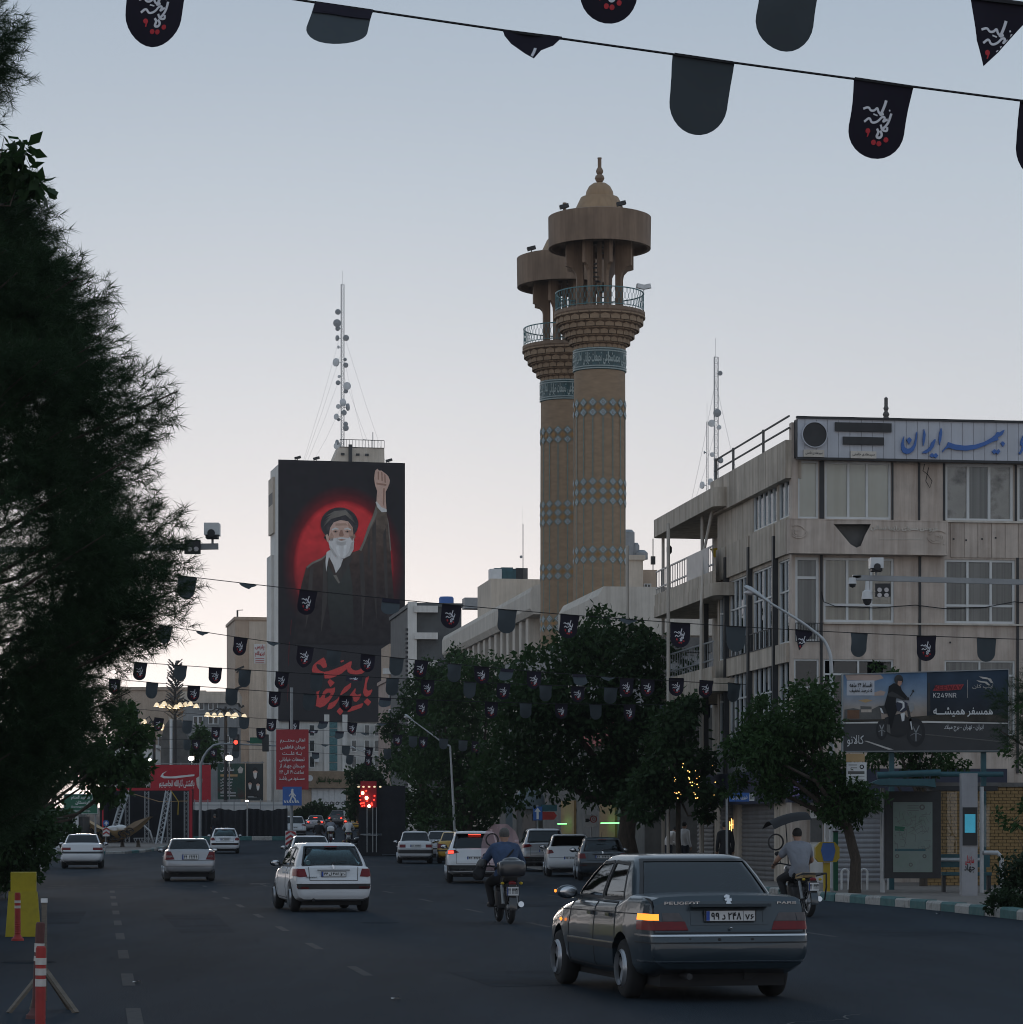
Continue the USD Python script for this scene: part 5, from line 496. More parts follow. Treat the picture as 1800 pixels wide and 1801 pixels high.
for cx0,cz0,sg in((100,880,1),(1150,920,-1)):
  for r0,ph in((70,0),(48,.6),(26,1.4),(90,2.2)):
    pts=[tw(cx0+sg*r0*math.cos(t+ph)*(1-t*.1),cz0+r0*.75*math.sin(t+ph)*(1-t*.1)) for t in np.linspace(0,3.6,14)]
    scr.poly(LineString(pts).buffer(.018).intersection(rect(a[0]+.05,b[0]-.05,a[1]+.05,b[1]-.05)),FB,.025)
part(SB,'scroll_relief',scr,'concrete_pink')
m=MB()
for k in range(18):x=tw(170+60*k,900)[0];m.poly(LineString([tw(720+18*k,938),tw(730+18*k,934)]).buffer(.012),FB,.012)
part(SB,'small_lettering',m,'concrete_pale')
# ground floor shops on both faces
for k,(p,q) in enumerate(((1455,1563),)):shutter(IB,FR,fx(p,1540),fx(q,1540),.14,2.75)
for a,b,c,d in gl:shutter(IB,FL,min(a,b),max(a,b),c,d,'shutter_dark')
part(IB,'pier_facing',B(fx(1425,1500),fx(1447,1500),-.04,-.004,.14,2.9),'plaster_white');part(IB,'pier_stripe',B(fx(1425,1500),fx(1446,1500),-.06,-.041,1.35,2.05),'concrete_dark')
AW=thing('shop_fascia','navy shop fascia with a violet slanted emblem above the corner shutters','shop sign',FI)
za,zb=Z(1412),Z(1352)
part(AW,'board',B(-.22,-.172,.6,12.5,za,zb).box(-.2,6.5,-.32,-.06,za,zb),'navy')
e0=FI.hitx(1404,1390,-.23);part(AW,'emblem',MB().poly(Polygon([(-e0[0]-.9,za+.15),(-e0[0]+.25,za+.2),(-e0[0]+.25,zb+.1),(-e0[0]-.35,zb+.05)]),((-.225,0,0),(0,-1,0),(0,0,1)),.02),'violet')
# rooftop finial behind the fascia
fp=P(1559,741,92)
t_=thing('finial','dark baluster finial with three balls above the blue lettered fascia','finial',(fp[0],92,fp[2]-.2))
part(t_,'shaft',MB().lathe([(.22,-.9),(.22,.2),(.16,.26),(.06,.36),(.06,.95),(.0,1.0)],14),'concrete_dark',40)
part(t_,'pole',MB().tube([(0,0,-2.2),(0,0,-.85)],.12,8),'concrete_dark')
for z,r in((.42,.11),(.62,.09),(.79,.065)):part(t_,'ball',MB().lathe([(0,z-r),(r*.7,z-r*.7),(r,z),(r*.7,z+r*.7),(0,z+r)],14),'concrete_dark',True)
# yellow brick wall at the right edge
FW=Frame(PX(1738,80),80,.14,ANG)
BW=thing('brick_wall','low wall of thin yellow bricks at the right edge behind the bus shelter','wall',FW)
wx0,wx1,wz=0.,2.2,PZ(1384,80)-.14
part(BW,'mortar_core',B(-1.9,wx1+3,.03,.3,0,wz),'mortar');part(BW,'coping',B(-1.95,wx1+3.1,-.06,.34,wz,wz+.12),'concrete_dark')
n=int(wz/.092)
st=MB()
for j in range(n):
  for k in range(22):
    x=-1.9+(k+.5*(j%2))*.232;jj=RNG.uniform(-.004,.004)
    part(BW,'brick',B(x+.008,x+.226,-.012+jj,.028,j*.092+.006,j*.092+.084),'brick_yellow') if(k>7 and k<19 and j%1==0 and j>6) else st.box(x+.008,x+.226,-.012+jj,.028,j*.092+.006,j*.092+.084)
part(BW,'brick',st,'brick_yellow',kind='stuff')

cb=MB();zc_=[FI.hit(px,py,-.14) for px,py in((1447,1040),(1450,1058),(1470,1066),(1540,1069),(1612,1064),(1660,1070),(1735,1068),(1786,1058),(1850,1066))];cb.tube([(x,-.08,z) for x,z in zc_],.014,5)
part(IB,'sagging_cable',cb,'rope')
cb=MB();cb.tube([(x,-.08,z) for x,z in[FI.hit(px,py,-.08) for px,py in((1627,816),(1624,828),(1632,834),(1640,846),(1636,858),(1629,846),(1634,822))]],.012,5);part(IB,'loose_cable',cb,'rope')
for px,py in((1678,948),(1700,950),(1728,948),(1752,946),(1672,1130),(1740,1140)):x,z=FI.hit(px,py,-.04);part(IB,'drill_mark',B(x-.025,x+.025,-.045,-.031,z-.025,z+.025),'metal_dark')
# --- cars
MF=manifold3d.Manifold
def mani(m):
  v,f=arr(m);return MF(manifold3d.Mesh(np.asarray(v,np.float32),np.asarray(f,np.uint32)))
def prism_m(g,axis,a,b):
  """Solid: shape g in the plane across `axis`, from a to b along it. axis 'y': (x, z); axis 'x': (y, z)."""
  out=MF()
  for q in(g.geoms if hasattr(g,'geoms') else[g]):
    if q.is_empty:continue
    cs=[np.array(q.exterior.coords)[:-1]]+[np.array(r.coords)[:-1] for r in q.interiors]
    e=MF.extrude(manifold3d.CrossSection(cs,manifold3d.FillRule.EvenOdd),b-a).translate((0,0,a))
    R=np.array([[1,0,0,0],[0,0,1,0],[0,1,0,0]],float) if axis=='y' else np.array([[0,0,1,0],[1,0,0,0],[0,1,0,0]],float)
    e=e.transform(R)
    out=out+e
  return out
def loft(rings):
  r=np.asarray(rings);k,n=r.shape[:2];V=np.vstack([r.reshape(-1,3),r[0].mean(0)[None],r[-1].mean(0)[None]]);f=[]
  for i in range(k-1):
    for j in range(n):a,b=i*n+j,i*n+(j+1)%n;f+=[(a,b,b+n),(a,b+n,a+n)]
  for j in range(n):f.append((k*n,(j+1)%n,j));f.append((k*n+1,(k-1)*n+j,(k-1)*n+(j+1)%n))
  m=mani((trimesh.Trimesh(V,f,process=False)))
  return m if m.volume()>0 else mani(trimesh.Trimesh(V,np.array(f)[:,::-1],process=False))
SEC=[(0,0,0),(.80,0,0),(.92,0,.05),(.975,0,.13),(1.,.42,0),(.995,.64,0),(.968,1,-.085),(.925,1,-.028),(.85,1,-.004),(.45,1,.012),(0,1,.016)]
def body_loft(S,e=0.):
  L=S['L'];ys=np.unique(np.concatenate([np.linspace(-L/2,L/2,34),[y for k in('zt','zb','w') for y,_ in S[k]],np.linspace(-L/2,-L/2+.25,8)]))
  rings=[]
  for y in ys:
    zt,zb,w=(float(np.interp(y,[a for a,_ in S[k]],[b for _,b in S[k]])) for k in('zt','zb','w'));zt+=e;zb-=e;w+=e;h=zt-zb
    half=[(w*a,zb+(h if b==1 else h*b)+c*min(1,h/.5)) for a,b,c in SEC]
    ring=half+[(-x,z) for x,z in half[-2:0:-1]]
    yy=y*(1+2*e/L);rings.append([(x,yy,z) for x,z in ring])
  return loft(rings)
def green_loft(S,e=0.,drop=0.):
  rings=[]
  for i,(z,y0,y1,w,r) in enumerate(S['gh']):
    w+=e;y0-=e;y1+=e;z+=e if i>=len(S['gh'])-3 else 0;r=max(.03,min(r,w*.9,(y1-y0)/2*.9))
    if i==0:z-=drop
    pts=[]
    for cx,cy,a0 in((w-r,y1-r,0),(-w+r,y1-r,90),(-w+r,y0+r,180),(w-r,y0+r,270)):
      for t in np.linspace(0,90,6):q=math.radians(a0+t);pts.append((cx+r*math.cos(q),cy+r*math.sin(q),z))
    pts=np.array(pts)
    bow=S.get('bow',.10) # glass bowed in plan
    pts[:,1]-=np.sign(pts[:,1]-(y0+y1)/2)*bow*(pts[:,0]/w)**2*np.clip(1,0,1)*1.0
    rings.append(pts)
  return loft(rings)
def wheel_into(t,x,y,r,wd,side,rim='rim',spokes=5,lab=None):
  tp=[(r*.62,-wd/2),(r*.80,-wd/2-.004),(r*.93,-wd/2+.012),(r*.99,-wd/2+.045),(r,0),(r*.99,wd/2-.045),(r*.93,wd/2-.012),(r*.80,wd/2+.004),(r*.62,wd/2),(r*.6,wd/2-.03),(r*.6,-wd/2+.03),(r*.62,-wd/2)]
  w=part(t,'wheel',MB().lathe(tp,30,(x,y,r),'x'),'tyre',40)
  xo=x+side*(wd/2-.012)
  m=MB().lathe([(r*.60,-.035),(r*.645,-.004),(r*.645,.008),(r*.60,.0),(r*.57,-.05)],30,(xo,y,r),'x')
  for k in range(spokes):
    a=2*PI*k/spokes+.4;d=np.array((0,math.cos(a),math.sin(a)));m.bar(np.array((xo-side*.012,y,r))+d*.05,np.array((xo-side*.02,y,r))+d*r*.61,r*.24,.03,up=(1,0,0))
  m.lathe([(0,.012*side),(.055,.008*side),(.06,-.03*side)],14,(xo-side*.006,y,r),'x')
  part(w,'rim',m,rim,40)
  part(w,'brake',MB().lathe([(0,0),(r*.56,0),(r*.56,-.02*side)],20,(xo-side*.07,y,r),'x'),'metal_dark')
PL_=lambda*p:Polygon(p)
mir=lambda g:shapely.affinity.scale(g,-1,1,origin=(0,0))
def plate(t,o,rot,w,h,txt,blank=False):
  c,s=math.cos(rot),math.sin(rot);fr=(np.array(o,float),np.array((c,s,0.)),np.array((0,0,1.)))
  p=part(t,'number_plate',MB().poly(rect(-w/2,w/2,-h/2,h/2).buffer(-.008).buffer(.008),fr,.012,-.01),'plate_white')
  part(p,'plate_border',MB().poly(rect(-w/2,w/2,-h/2,h/2).difference(rect(-w/2+.008,w/2-.008,-h/2+.008,h/2-.008)),fr,.015,.0),'ink')
  part(p,'blue_band',MB().poly(rect(-w/2+.01,-w/2+w*.085,-h/2+.01,h/2-.01),fr,.0145,.01),'plate_blue')
  m=MB()
  if txt:
    m.poly(fit(glyph(txt[0]),-w*.385,w*.21,-h*.33,h*.30),fr,.0155,.01);m.poly(fit(glyph(txt[1]),w*.285,w*.46,-h*.34,h*.14),fr,.0155,.01);m.poly(rect(w*.25,w*.256,-h/2+.01,h/2-.01),fr,.0155,.01)
  else:
    rr=np.random.default_rng(int(abs(o[1]*100)))
    for k in range(8):
      if k==2:continue
      x=-w*.37+k*w*.105;m.poly(rect(x,x+w*.035,-h*.3,h*.3).union(rect(x-w*.02*rr.random(),x+w*.06,h*(.12*rr.random()),h*.3)),fr,.0155,.01)
  part(p,'characters',m,'ink')
def car(name,label,loc,rot,S,group=None,lod=1):
  t=thing(name,label,S.get('cat','car'),(loc[0],loc[1],gz(loc[1]) if len(loc)<3 else loc[2]),rot,group);L=S['L']
  body=body_loft(S);cut=MF()
  for y in(S['yr'],S['yf']):
    c=MF.cylinder(3.0,S['R']+.055,S['R']+.055,28,True).rotate((0,90,0)).translate((0,y,S['R']+.01));cut=cut+c
  keep=MF.cube((2*(S['track']-.17),10,3),True)
  body=body-(cut-keep)
  G=green_loft(S);cab=green_loft(S,-.035,.3)
  sidew=unary_union([PL_(*q) for q in S['side']]);rear=PL_(*S['rear']);front=PL_(*S['front'])
  ym=S.get('ysplit',-.3)
  wr,wf=prism_m(rear,'y',-4,ym),prism_m(front,'y',ym+.6,4);ws=prism_m(sidew,'x',-2,2)
  shell=G-cab-wr-wf-ws
  floor=MF.cube((S['w'][len(S['w'])//2][1]*1.7,S['gh'][0][2]-S['gh'][0][1]-.15,.02),True).translate((0,(S['gh'][0][1]+S['gh'][0][2])/2,S['gh'][0][0]-.06))
  part(t,'body',(body-green_loft(S,-.05,.12)) if lod else body,S['paint'],28)
  part(t,'roof',shell,S['paint'],28)
  gl=green_loft(S,-.008)-green_loft(S,-.016,.3)
  part(t,'rear_window',gl^prism_m(rear.buffer(.012),'y',-4,ym),S.get('rglass','car_glass'),30)
  part(t,'windscreen',gl^prism_m(front.buffer(.012),'y',ym+.6,4),'car_glass',30)
  for q in S['side']:
    for sx in(-1,1):part(t,'side_window',gl^prism_m(PL_(*q).buffer(.012),'x',*sorted((sx*.25,sx*2))),'car_glass',30)
  G2=green_loft(S,.004)
  part(t,'window_seal',(G2-green_loft(S,-.004,.1))^(prism_m(rear.buffer(.028).difference(rear),'y',-4,ym)+prism_m(sidew.buffer(.03).difference(sidew.buffer(-.002)),'x',-2,2)),'black_plastic')
  I=MB().box(-.62,.62,S['gh'][0][1]+.1,S['gh'][0][2]-.1,S['gh'][0][0]-.35,S['gh'][0][0]-.3)
  part(t,'floor_pan',MB().box(-S['track']+.1,S['track']-.1,-L/2+.3,L/2-.3,S['zb'][len(S['zb'])//2][1]-.05,S['zb'][len(S['zb'])//2][1]+.1),'car_inside')
  if lod:
    for x in(-.36,.36):
      yb=S['gh'][0][1]
      st=MB().box(x-.24,x+.24,.02,.16,.45,1.02);st.box(x-.13,x+.13,.03,.12,1.05,1.24);part(t,'seat',st,'car_inside')
    part(t,'rear_seat',MB().box(-.6,.6,-.85,-.68,.45,.98).box(-.45,-.2,-.86,-.76,1.0,1.14).box(.2,.45,-.86,-.76,1.0,1.14),'car_inside')
  B6=body_loft(S,.006)-(cut-keep);B4=body_loft(S,.004)-(cut-keep)
  def skin(nm,g,axis,a,b,mat,e=None,smooth=28,lab=None):
    r=(e or B6)^prism_m(g,axis,a,b)
    if r.num_tri():part(t,nm,r,mat,smooth,lab)
  for nm,g,mat,lab in S['rearparts']:
    g=PL_(*g) if not hasattr(g,'geom_type') else g
    if nm.startswith('='):skin(nm[1:],g,'y',-L,-L/2+.5,mat,lab=lab)
    else:
      for q in(g,mir(g)):skin(nm,q,'y',-L,-L/2+.45,mat,lab=lab)
  for g,mat in S.get('sideparts',()):
    for a,b in((.3,2),(-2,-.3)):skin('side_strip',PL_(*g),'x',a,b,mat)
  seam=unary_union([PL_(*q).exterior.buffer(.006) for q in S['doors']])
  for a,b in((.3,2),(-2,-.3)):skin('door_gap',seam,'x',a,b,'ink',B4)
  if 'lid' in S:skin('boot_gap',LineString(S['lid']).buffer(.006),'y',-L,-L/2+.5,'ink',B4)
  for sx in(-1,1):
    for y in(S['yr'],S['yf']):wheel_into(t,sx*S['track'],y,S['R'],.19,sx,S.get('rim','rim'))
    my,mz,mx=S['mirror'];m=MB().ball((sx*(mx+.11),my,mz),(.115,.055,.075),2);m.bar((sx*(mx-.06),my+.02,mz-.06),(sx*(mx+.06),my+.02,mz-.03),.05)
    q=part(t,'wing_mirror',m,S.get('mirmat','black_plastic'),40);part(q,'mirror_glass',MB().ball((sx*(mx+.11),my-.042,mz),(.092,.018,.058),2),'chrome',True)
    for y,z in S['handles']:
      hw=float(np.interp(y,[a for a,_ in S['w']],[b for _,b in S['w']]));part(t,'door_handle',MB().bar((sx*(hw+.004),y-.075,z),(sx*(hw+.004),y+.075,z),.03,.035),S.get('hmat',S['paint']))
  part(t,'headlight',B6^(prism_m(PL_((.3,.60),(.78,.60),(.8,.76),(.35,.73)),'y',L/2-.35,L)),'lamp_white',28);part(t,'headlight',B6^(prism_m(mir(PL_((.3,.60),(.78,.60),(.8,.76),(.35,.73))),'y',L/2-.35,L)),'lamp_white',28)
  part(t,'exhaust',MB().tube([(-.42,-L/2+.5,.27),(-.42,-L/2+.03,.26)],.032,10),'metal_dark',40)
  if 'plate' in S:z,w,h,tx,yo=S['plate'];plate(t,(0,-L/2-yo,z),0,w,h,tx)
  return t
def sedan(paint,L=4.45,W=.85,H=1.43,belt=.93,trunk=1.00,back=-2.2,**k):
  h=L/2
  S=dict(L=L,R=.305,yr=-h+1.0,yf=h-.84,track=W-.115,paint=paint,
    zt=[(-h,.60),(-h+.035,.69),(-h+.05,.72),(-h+.10,trunk-.06),(-h+.15,trunk-.005),(-h+.4,trunk+.01),(-h+.85,trunk+.015),(-h+1.2,belt+.03),(.55,belt+.0),(.9,belt-.01),(1.3,belt-.06),(h-.35,.80),(h-.10,.70),(h,.56)],
    zb=[(-h,.42),(-h+.06,.33),(-h+.4,.25),(-h+.8,.22),(0,.20),(h-.8,.22),(h-.1,.28),(h,.38)],
    w=[(-h,W*.84),(-h+.05,W*.93),(-h+.3,W*.975),(-h+.9,W),(0,W),(h-1.0,W*.985),(h-.4,W*.93),(h-.08,W*.78),(h,W*.62)],
    gh=[(belt-.02,-h+.66,1.12,W*.87,.16),(belt+.10,-h+.80,.98,W*.845,.15),(belt+.27,-h+1.01,.72,W*.775,.14),(H-.085,-h+1.19,.44,W*.705,.14),(H-.035,-h+1.28,.34,W*.66,.14),(H-.008,-h+1.42,.20,W*.56,.14),(H,-h+1.75,-.1,W*.3,.1)],
    side=[((-h+1.30,belt+.045),(-h+1.50,H-.115),(-.22,H-.10),(-.20,belt+.045)),((-.12,belt+.045),(-.13,H-.10),(.30,H-.12),(.80,belt+.07),(.80,belt+.045))],
    rear=((-W*.76,belt+.085),(W*.76,belt+.085),(W*.62,H-.075),(-W*.62,H-.075)),front=((-W*.74,belt+.06),(W*.74,belt+.06),(W*.60,H-.08),(-W*.60,H-.08)),
    rearparts=[('tail_light',((W*.52,.70),(W*.99,.70),(W*.99,.88),(W*.58,.88)),'lamp_red',None),('=bumper_strip',((-W,.55),(W,.55),(W,.62),(-W,.62)),'black_plastic',None)],
    doors=[((-h+1.2,.3),(-h+1.28,belt),(-.17,belt),(-.17,.28)),((-.17,.28),(-.17,belt),(.86,belt),(.95,.3))],
    handles=[(-.42,.80),(.55,.80)][:2],mirror=(.72,belt+.07,W*.93),plate=(.80,.50,.115,None,-.04),ysplit=-.4,lid=[(-W*.9,trunk-.02),(-W*.9,.69),(W*.9,.69),(W*.9,trunk-.02)])
  S['handles']=[(-h+1.45,belt-.13),(-.02-.05,belt-.13)]
  S.update(k);return S
def hatch(paint,L=3.84,W=.83,H=1.44,belt=.93,**k):
  h=L/2
  S=dict(L=L,R=.295,yr=-h+.72,yf=h-.70,track=W-.115,paint=paint,
    zt=[(-h,.62),(-h+.04,.70),(-h+.06,.74),(-h+.10,belt-.02),(-h+.16,belt+.02),(-h+.5,belt+.03),(.4,belt),(.75,belt-.01),(1.2,.86),(h-.3,.77),(h-.08,.66),(h,.52)],
    zb=[(-h,.36),(-h+.06,.27),(-h+.4,.22),(0,.19),(h-.8,.2),(h-.1,.26),(h,.36)],
    w=[(-h,W*.82),(-h+.06,W*.93),(-h+.3,W*.985),(-h+.8,W),(0,W),(h-.9,W*.985),(h-.4,W*.93),(h-.08,W*.78),(h,W*.6)],
    gh=[(belt-.03,-h+.09,.98,W*.90,.22),(belt+.10,-h+.17,.84,W*.87,.22),(belt+.27,-h+.30,.58,W*.79,.2),(H-.09,-h+.44,.32,W*.70,.2),(H-.035,-h+.52,.22,W*.655,.2),(H-.008,-h+.66,.08,W*.55,.16),(H,-h+1.0,-.2,W*.3,.1)],
    side=[((-h+.72,belt+.055),(-h+.92,H-.16),(-h+1.30,H-.12),(-h+1.32,belt+.04)),((-h+1.39,belt+.04),(-h+1.38,H-.11),(.15,H-.13),(.66,belt+.065),(.66,belt+.04))],
    rear=((-W*.74,belt+.05),(W*.74,belt+.05),(W*.63,H-.10),(-W*.63,H-.10)),front=((-W*.72,belt+.06),(W*.72,belt+.06),(W*.58,H-.09),(-W*.58,H-.09)),
    rearparts=[('tail_light',((W*.66,.74),(W*.86,.73),(W*1.02,.76),(W*1.02,.90),(W*.72,.90)),'lamp_red',None),('=bumper_strip',((-W*.90,.48),(W*.90,.48),(W*.93,.59),(-W*.93,.59)),'black_plastic',None),('reflector',((W*.62,.485),(W*.9,.485),(W*.93,.535),(W*.64,.535)),'lamp_red',None)],
    doors=[((-h+.95,.3),(-h+.7,.7),(-h+.8,belt),(-h+1.35,belt),(-h+1.35,.28)),((-h+1.35,.28),(-h+1.35,belt),(.7,belt),(.75,.3))],
    mirror=(.58,belt+.07,W*.93),plate=(.79,.50,.112,None,-.05),ysplit=-.4,lid=[(-W*.62,belt+.0),(-W*.60,.66),(W*.60,.66),(W*.62,belt)])
  S['handles']=[(-h+1.12,belt-.12),(-h+1.55,belt-.12)]
  S.update(k);return S
HD=lambda a:ANG+math.radians(a)
# --- near grey saloon, turning left with its indicator on
W=.86;h=2.25
tl=((W*.50,.715),(W*.995,.715),(W*.995,.80),(W*.535,.80))
S=sedan('paint_grey',L=4.5,W=W,H=1.455,belt=.965,trunk=1.045,plate=(.855,.52,.115,('p99','p76'),-.035),hmat='paint_grey',mirmat='paint_grey',rglass='glass_dusty',
  rearparts=[('tail_light',tl,'lamp_red',None),('tail_light',((W*.545,.803),(W*.80,.803),(W*.80,.885),(W*.60,.885)),'lamp_smoke',None),
    ('=plate_recess',shapely.box(-.40,.765,.40,.945).difference(shapely.box(-.345,.79,.345,.93)),'paint_grey',None),('=bumper_edge',((-W,.655),(W,.655),(W,.672),(-W,.672)),'chrome',None),('=bumper_groove',((-W,.585),(W,.585),(W,.598),(-W,.598)),'ink',None),('=bumper_lip',((-W,.395),(W,.395),(W,.408),(-W,.408)),'chrome',None)],
  sideparts=[(((-1.05,.545),(.95,.545),(.95,.56),(-1.05,.56)),'chrome'),(((-1.05,.49),(.95,.49),(.95,.543),(-1.05,.543)),'black_plastic'),(((-1.9,.865),(1.7,.835),(1.7,.845),(-1.9,.875)),'ink')])
hd=math.radians(13.2)
c1=car('grey_saloon','dark grey saloon nearest the camera, turning left with its amber indicator lit',(1.65,30.15),hd,S)
b6=body_loft(S,.007)
part(c1,'indicator',b6^prism_m(PL_((-W*.84,.812),(-W*.98,.812),(-W*.98,.875),(-W*.84,.875)),'y',-4,-1.8),'glow_amber',28,'lit amber rear indicator');part(c1,'indicator',b6^prism_m(PL_((W*.82,.803),(W*.995,.803),(W*.995,.885),(W*.80,.885)),'y',-4,-1.8),'lamp_smoke',28)
part(c1,'side_repeater',MB().ball((-.862,1.18,.73),(.012,.03,.02),2),'glow_amber',True);part(c1,'mirror_repeater',MB().ball((-1.025,.78,1.045),(.012,.03,.018),2),'glow_amber',True)
m=MB();m.box(-.40,.40,-2.29,-2.16,.945,.975);part(c1,'plate_hood',m,'paint_grey')
m=MB();put_latin(m,'PEUGEOT',-.66,-.30,.965,.995,((0,-2.152,0),(1,0,0),(0,0,1)),.012,True);part(c1,'lettering',m,'chrome')
m=MB();put_latin(m,'PARS',.50,.70,.968,.992,((0,-2.152,0),(1,0,0),(0,0,1)),.012,True);part(c1,'lettering',m,'chrome')
lion=[(-.03,0),(.0,-.01),(.03,.0),(.015,.02),(.035,.03),(.03,.06),(.01,.05),(.015,.085),(-.02,.095),(-.045,.075),(-.04,.06),(-.015,.06),(-.04,.045),(-.035,.03),(-.015,.03)]
part(c1,'emblem',MB().poly(Polygon(lion),((0,-2.15,.97),(1.0,0,0),(0,.25,.97)),.016),'chrome');part(c1,'lock',MB().ball((.0,-2.235,.735),(.016,.012,.012),1),'chrome')
for x in(-.42,-.12,.22,.52):part(c1,'parking_sensor',MB().lathe([(0,-.008),(.018,-.004),(.018,.006)],12,(x,-2.246+.025*abs(x),.62),'y'),'ink')
m=MB().box(-.62,.62,-1.9,-1.75,.22,.36);m.tube([(.2,-1.9,.27),(.62,-1.8,.27)],.09,10);part(c1,'silencer',m,'metal_dark')
# --- white hatchback ahead, in the middle of the road
def hatch_car(name,label,loc,rot,paint,lit=False,**k):
  S=hatch(paint,**k);t=car(name,label,loc,rot,S);h=S['L']/2;W=S['W'] if 'W' in S else.83
  part(t,'brake_light',MB().box(-.13,.13,-h+.435,-h+.46,1.345,1.365),'lamp_red')
  m=MB().bar((-.02,-h+.16,1.02),(.30,-h+.20,1.06),.012,.012);m.bar((.0,-h+.13,1.0),(.02,-h+.16,1.03),.03);part(t,'rear_wiper',m,'black_plastic')
  part(t,'aerial',MB().tube([(0,-h+.8,1.42),(0,-h+.62,1.60)],.006,5),'black_plastic')
  part(t,'boot_trim',MB().box(-.34,.34,-h+.045,-h+.065,.865,.88),'black_plastic')
  part(t,'emblem',MB().poly(Polygon(lion),((0,-h+.085,.905),(.8,0,0),(0,.1,.8)),.014),'chrome')
  return t
c2=hatch_car('white_hatchback','white hatchback in the middle of the road with a readable plate',(PX(563,60.5),60.5),ANG+math.radians(4.3),'paint_white',rglass='car_glass_clear',plate=(.79,.52,.115,('p44','p20'),-.045))
part(c2,'sticker',MB().lathe([(0,0),(.05,0),(.05,.002)],16,(-.50,-1.655,1.03),'y'),'sign_white')
m=MB();put_latin(m,'PEUGEOT',-.58,-.34,.715,.735,((0,-1.885,0),(1,0,0),(0,0,1)),.012,True);part(c2,'lettering',m,'ink')
hatch_car('white_hatchback','small white hatchback far off at the junction in front of the black fence',(PX(389,160),162.),ANG+math.radians(-2),'paint_white',rglass='car_glass_clear')
hatch_car('dark_hatchback','dark blue hatchback parked closest, last of the cars along the right kerb',(PX(1058,94),95.5),ANG+math.radians(-7),'paint_dark')
# --- silver saloon, second lane
W=.84
S=sedan('paint_silver',L=4.25,W=W,H=1.41,belt=.93,trunk=1.03,rglass='car_glass_clear',plate=(.80,.52,.17,None,-.03),
  rearparts=[('tail_light',((W*.60,.72),(W*1.0,.70),(W*1.0,.98),(W*.74,.98)),'lamp_red',None),('tail_light',((W*.66,.78),(W*.92,.78),(W*.92,.85),(W*.70,.85)),'lamp_white',None),('=bumper_groove',((-W,.50),(W,.50),(W,.51),(-W,.51)),'ink',None)])
cs=car('silver_saloon','silver saloon in the left lanes with red and white tail lights',(PX(322,93),94.5),ANG+math.radians(0),S)
for sx in(-1,1):part(cs,'mud_flap',MB().box(sx*.72-.1,sx*.72+.1,-1.62,-1.60,.1,.33),'black_plastic')
# --- white saloon at the left
S=sedan('paint_white',L=4.4,W=.85,H=1.41,belt=.93,trunk=1.03,plate=(.60,.50,.10,None,-.02),rearparts=[('tail_light',((.85*.52,.76),(.86,.76),(.86,.86),(.85*.52,.86)),'lamp_red',None),('=bumper_strip',((-.86,.62),(.86,.62),(.86,.70),(-.86,.70)),'black_plastic',None)])
car('white_saloon','white saloon with a black bumper band at the far left by the verge',(PX(133,115),117.),ANG-math.radians(1),S)
# --- boxy white saloon by the black booth
S=sedan('paint_white',L=3.95,W=.80,H=1.45,belt=.90,trunk=1.00,plate=(.80,.48,.11,None,-.05),rearparts=[('tail_light',((.45,.72),(.72,.72),(.72,.86),(.45,.86)),'lamp_red',None),('=bumper',((-.80,.46),(.80,.46),(.80,.64),(-.80,.64)),'black_plastic',None)])
car('white_saloon','boxy white saloon beside the black booth with a black bumper',(PX(727,127),129.),ANG-math.radians(5),S)
# --- white crossover with its brake lights on
W=.90
SU=dict(H=1.66,belt=1.06,L=4.35,W=W)
def suv(paint,**k):
  S=hatch(paint,L=4.35,W=.90,H=1.66,belt=1.08);h=4.35/2
  S.update(R=.345,yr=-h+.86,yf=h-.84,zb=[(-h,.45),(-h+.06,.36),(-h+.4,.28),(0,.25),(h-.8,.27),(h-.1,.32),(h,.42)],
    zt=[(-h,.70),(-h+.05,.80),(-h+.12,1.06),(-h+.2,1.11),(-h+.6,1.11),(.5,1.07),(.9,1.06),(1.3,1.02),(h-.3,.92),(h-.08,.78),(h,.6)],
    doors=[((-h+1.0,.36),(-h+.8,.8),(-h+.9,1.08),(-h+1.6,1.08),(-h+1.6,.34)),((-h+1.6,.34),(-h+1.6,1.08),(.9,1.08),(.95,.36))],handles=[(-h+1.35,.95),(-h+1.85,.95)],
    rearparts=[('tail_light',((.50,.98),(.9,.90),(.91,1.05),(.62,1.06)),'lamp_red',None),('=bumper',((-.9,.40),(.9,.40),(.9,.58),(-.9,.58)),'black_plastic',None),('=skid_plate',((-.5,.40),(.5,.40),(.5,.47),(-.5,.47)),'metal_grey',None),('reflector',((.62,.53),(.82,.53),(.82,.58),(.62,.58)),'lamp_red',None)],plate=(.80,.5,.11,None,-.04),lid=[(-.6,1.1),(-.58,.62),(.58,.62),(.6,1.1)])
  S.update(k);return S
S=suv('paint_white');c3=car('white_crossover','white crossover braking with its red lights lit ahead of the blue jacketed rider',(PX(832,91),92.),ANG-math.radians(6),S)
b6=body_loft(S,.009);hh=4.35/2
for sx in(-1,1):part(c3,'brake_light',b6^prism_m(PL_((sx*.66,.96),(sx*.84,.93),(sx*.84,1.03),(sx*.68,1.04)),'y',-4,-1.7),'glow_red',28)
part(c3,'brake_light',MB().box(-.2,.2,-hh+.40,-hh+.43,1.53,1.56),'glow_red');part(c3,'spoiler',MB().box(-.62,.62,-hh+.36,-hh+.62,1.575,1.61),'paint_white')
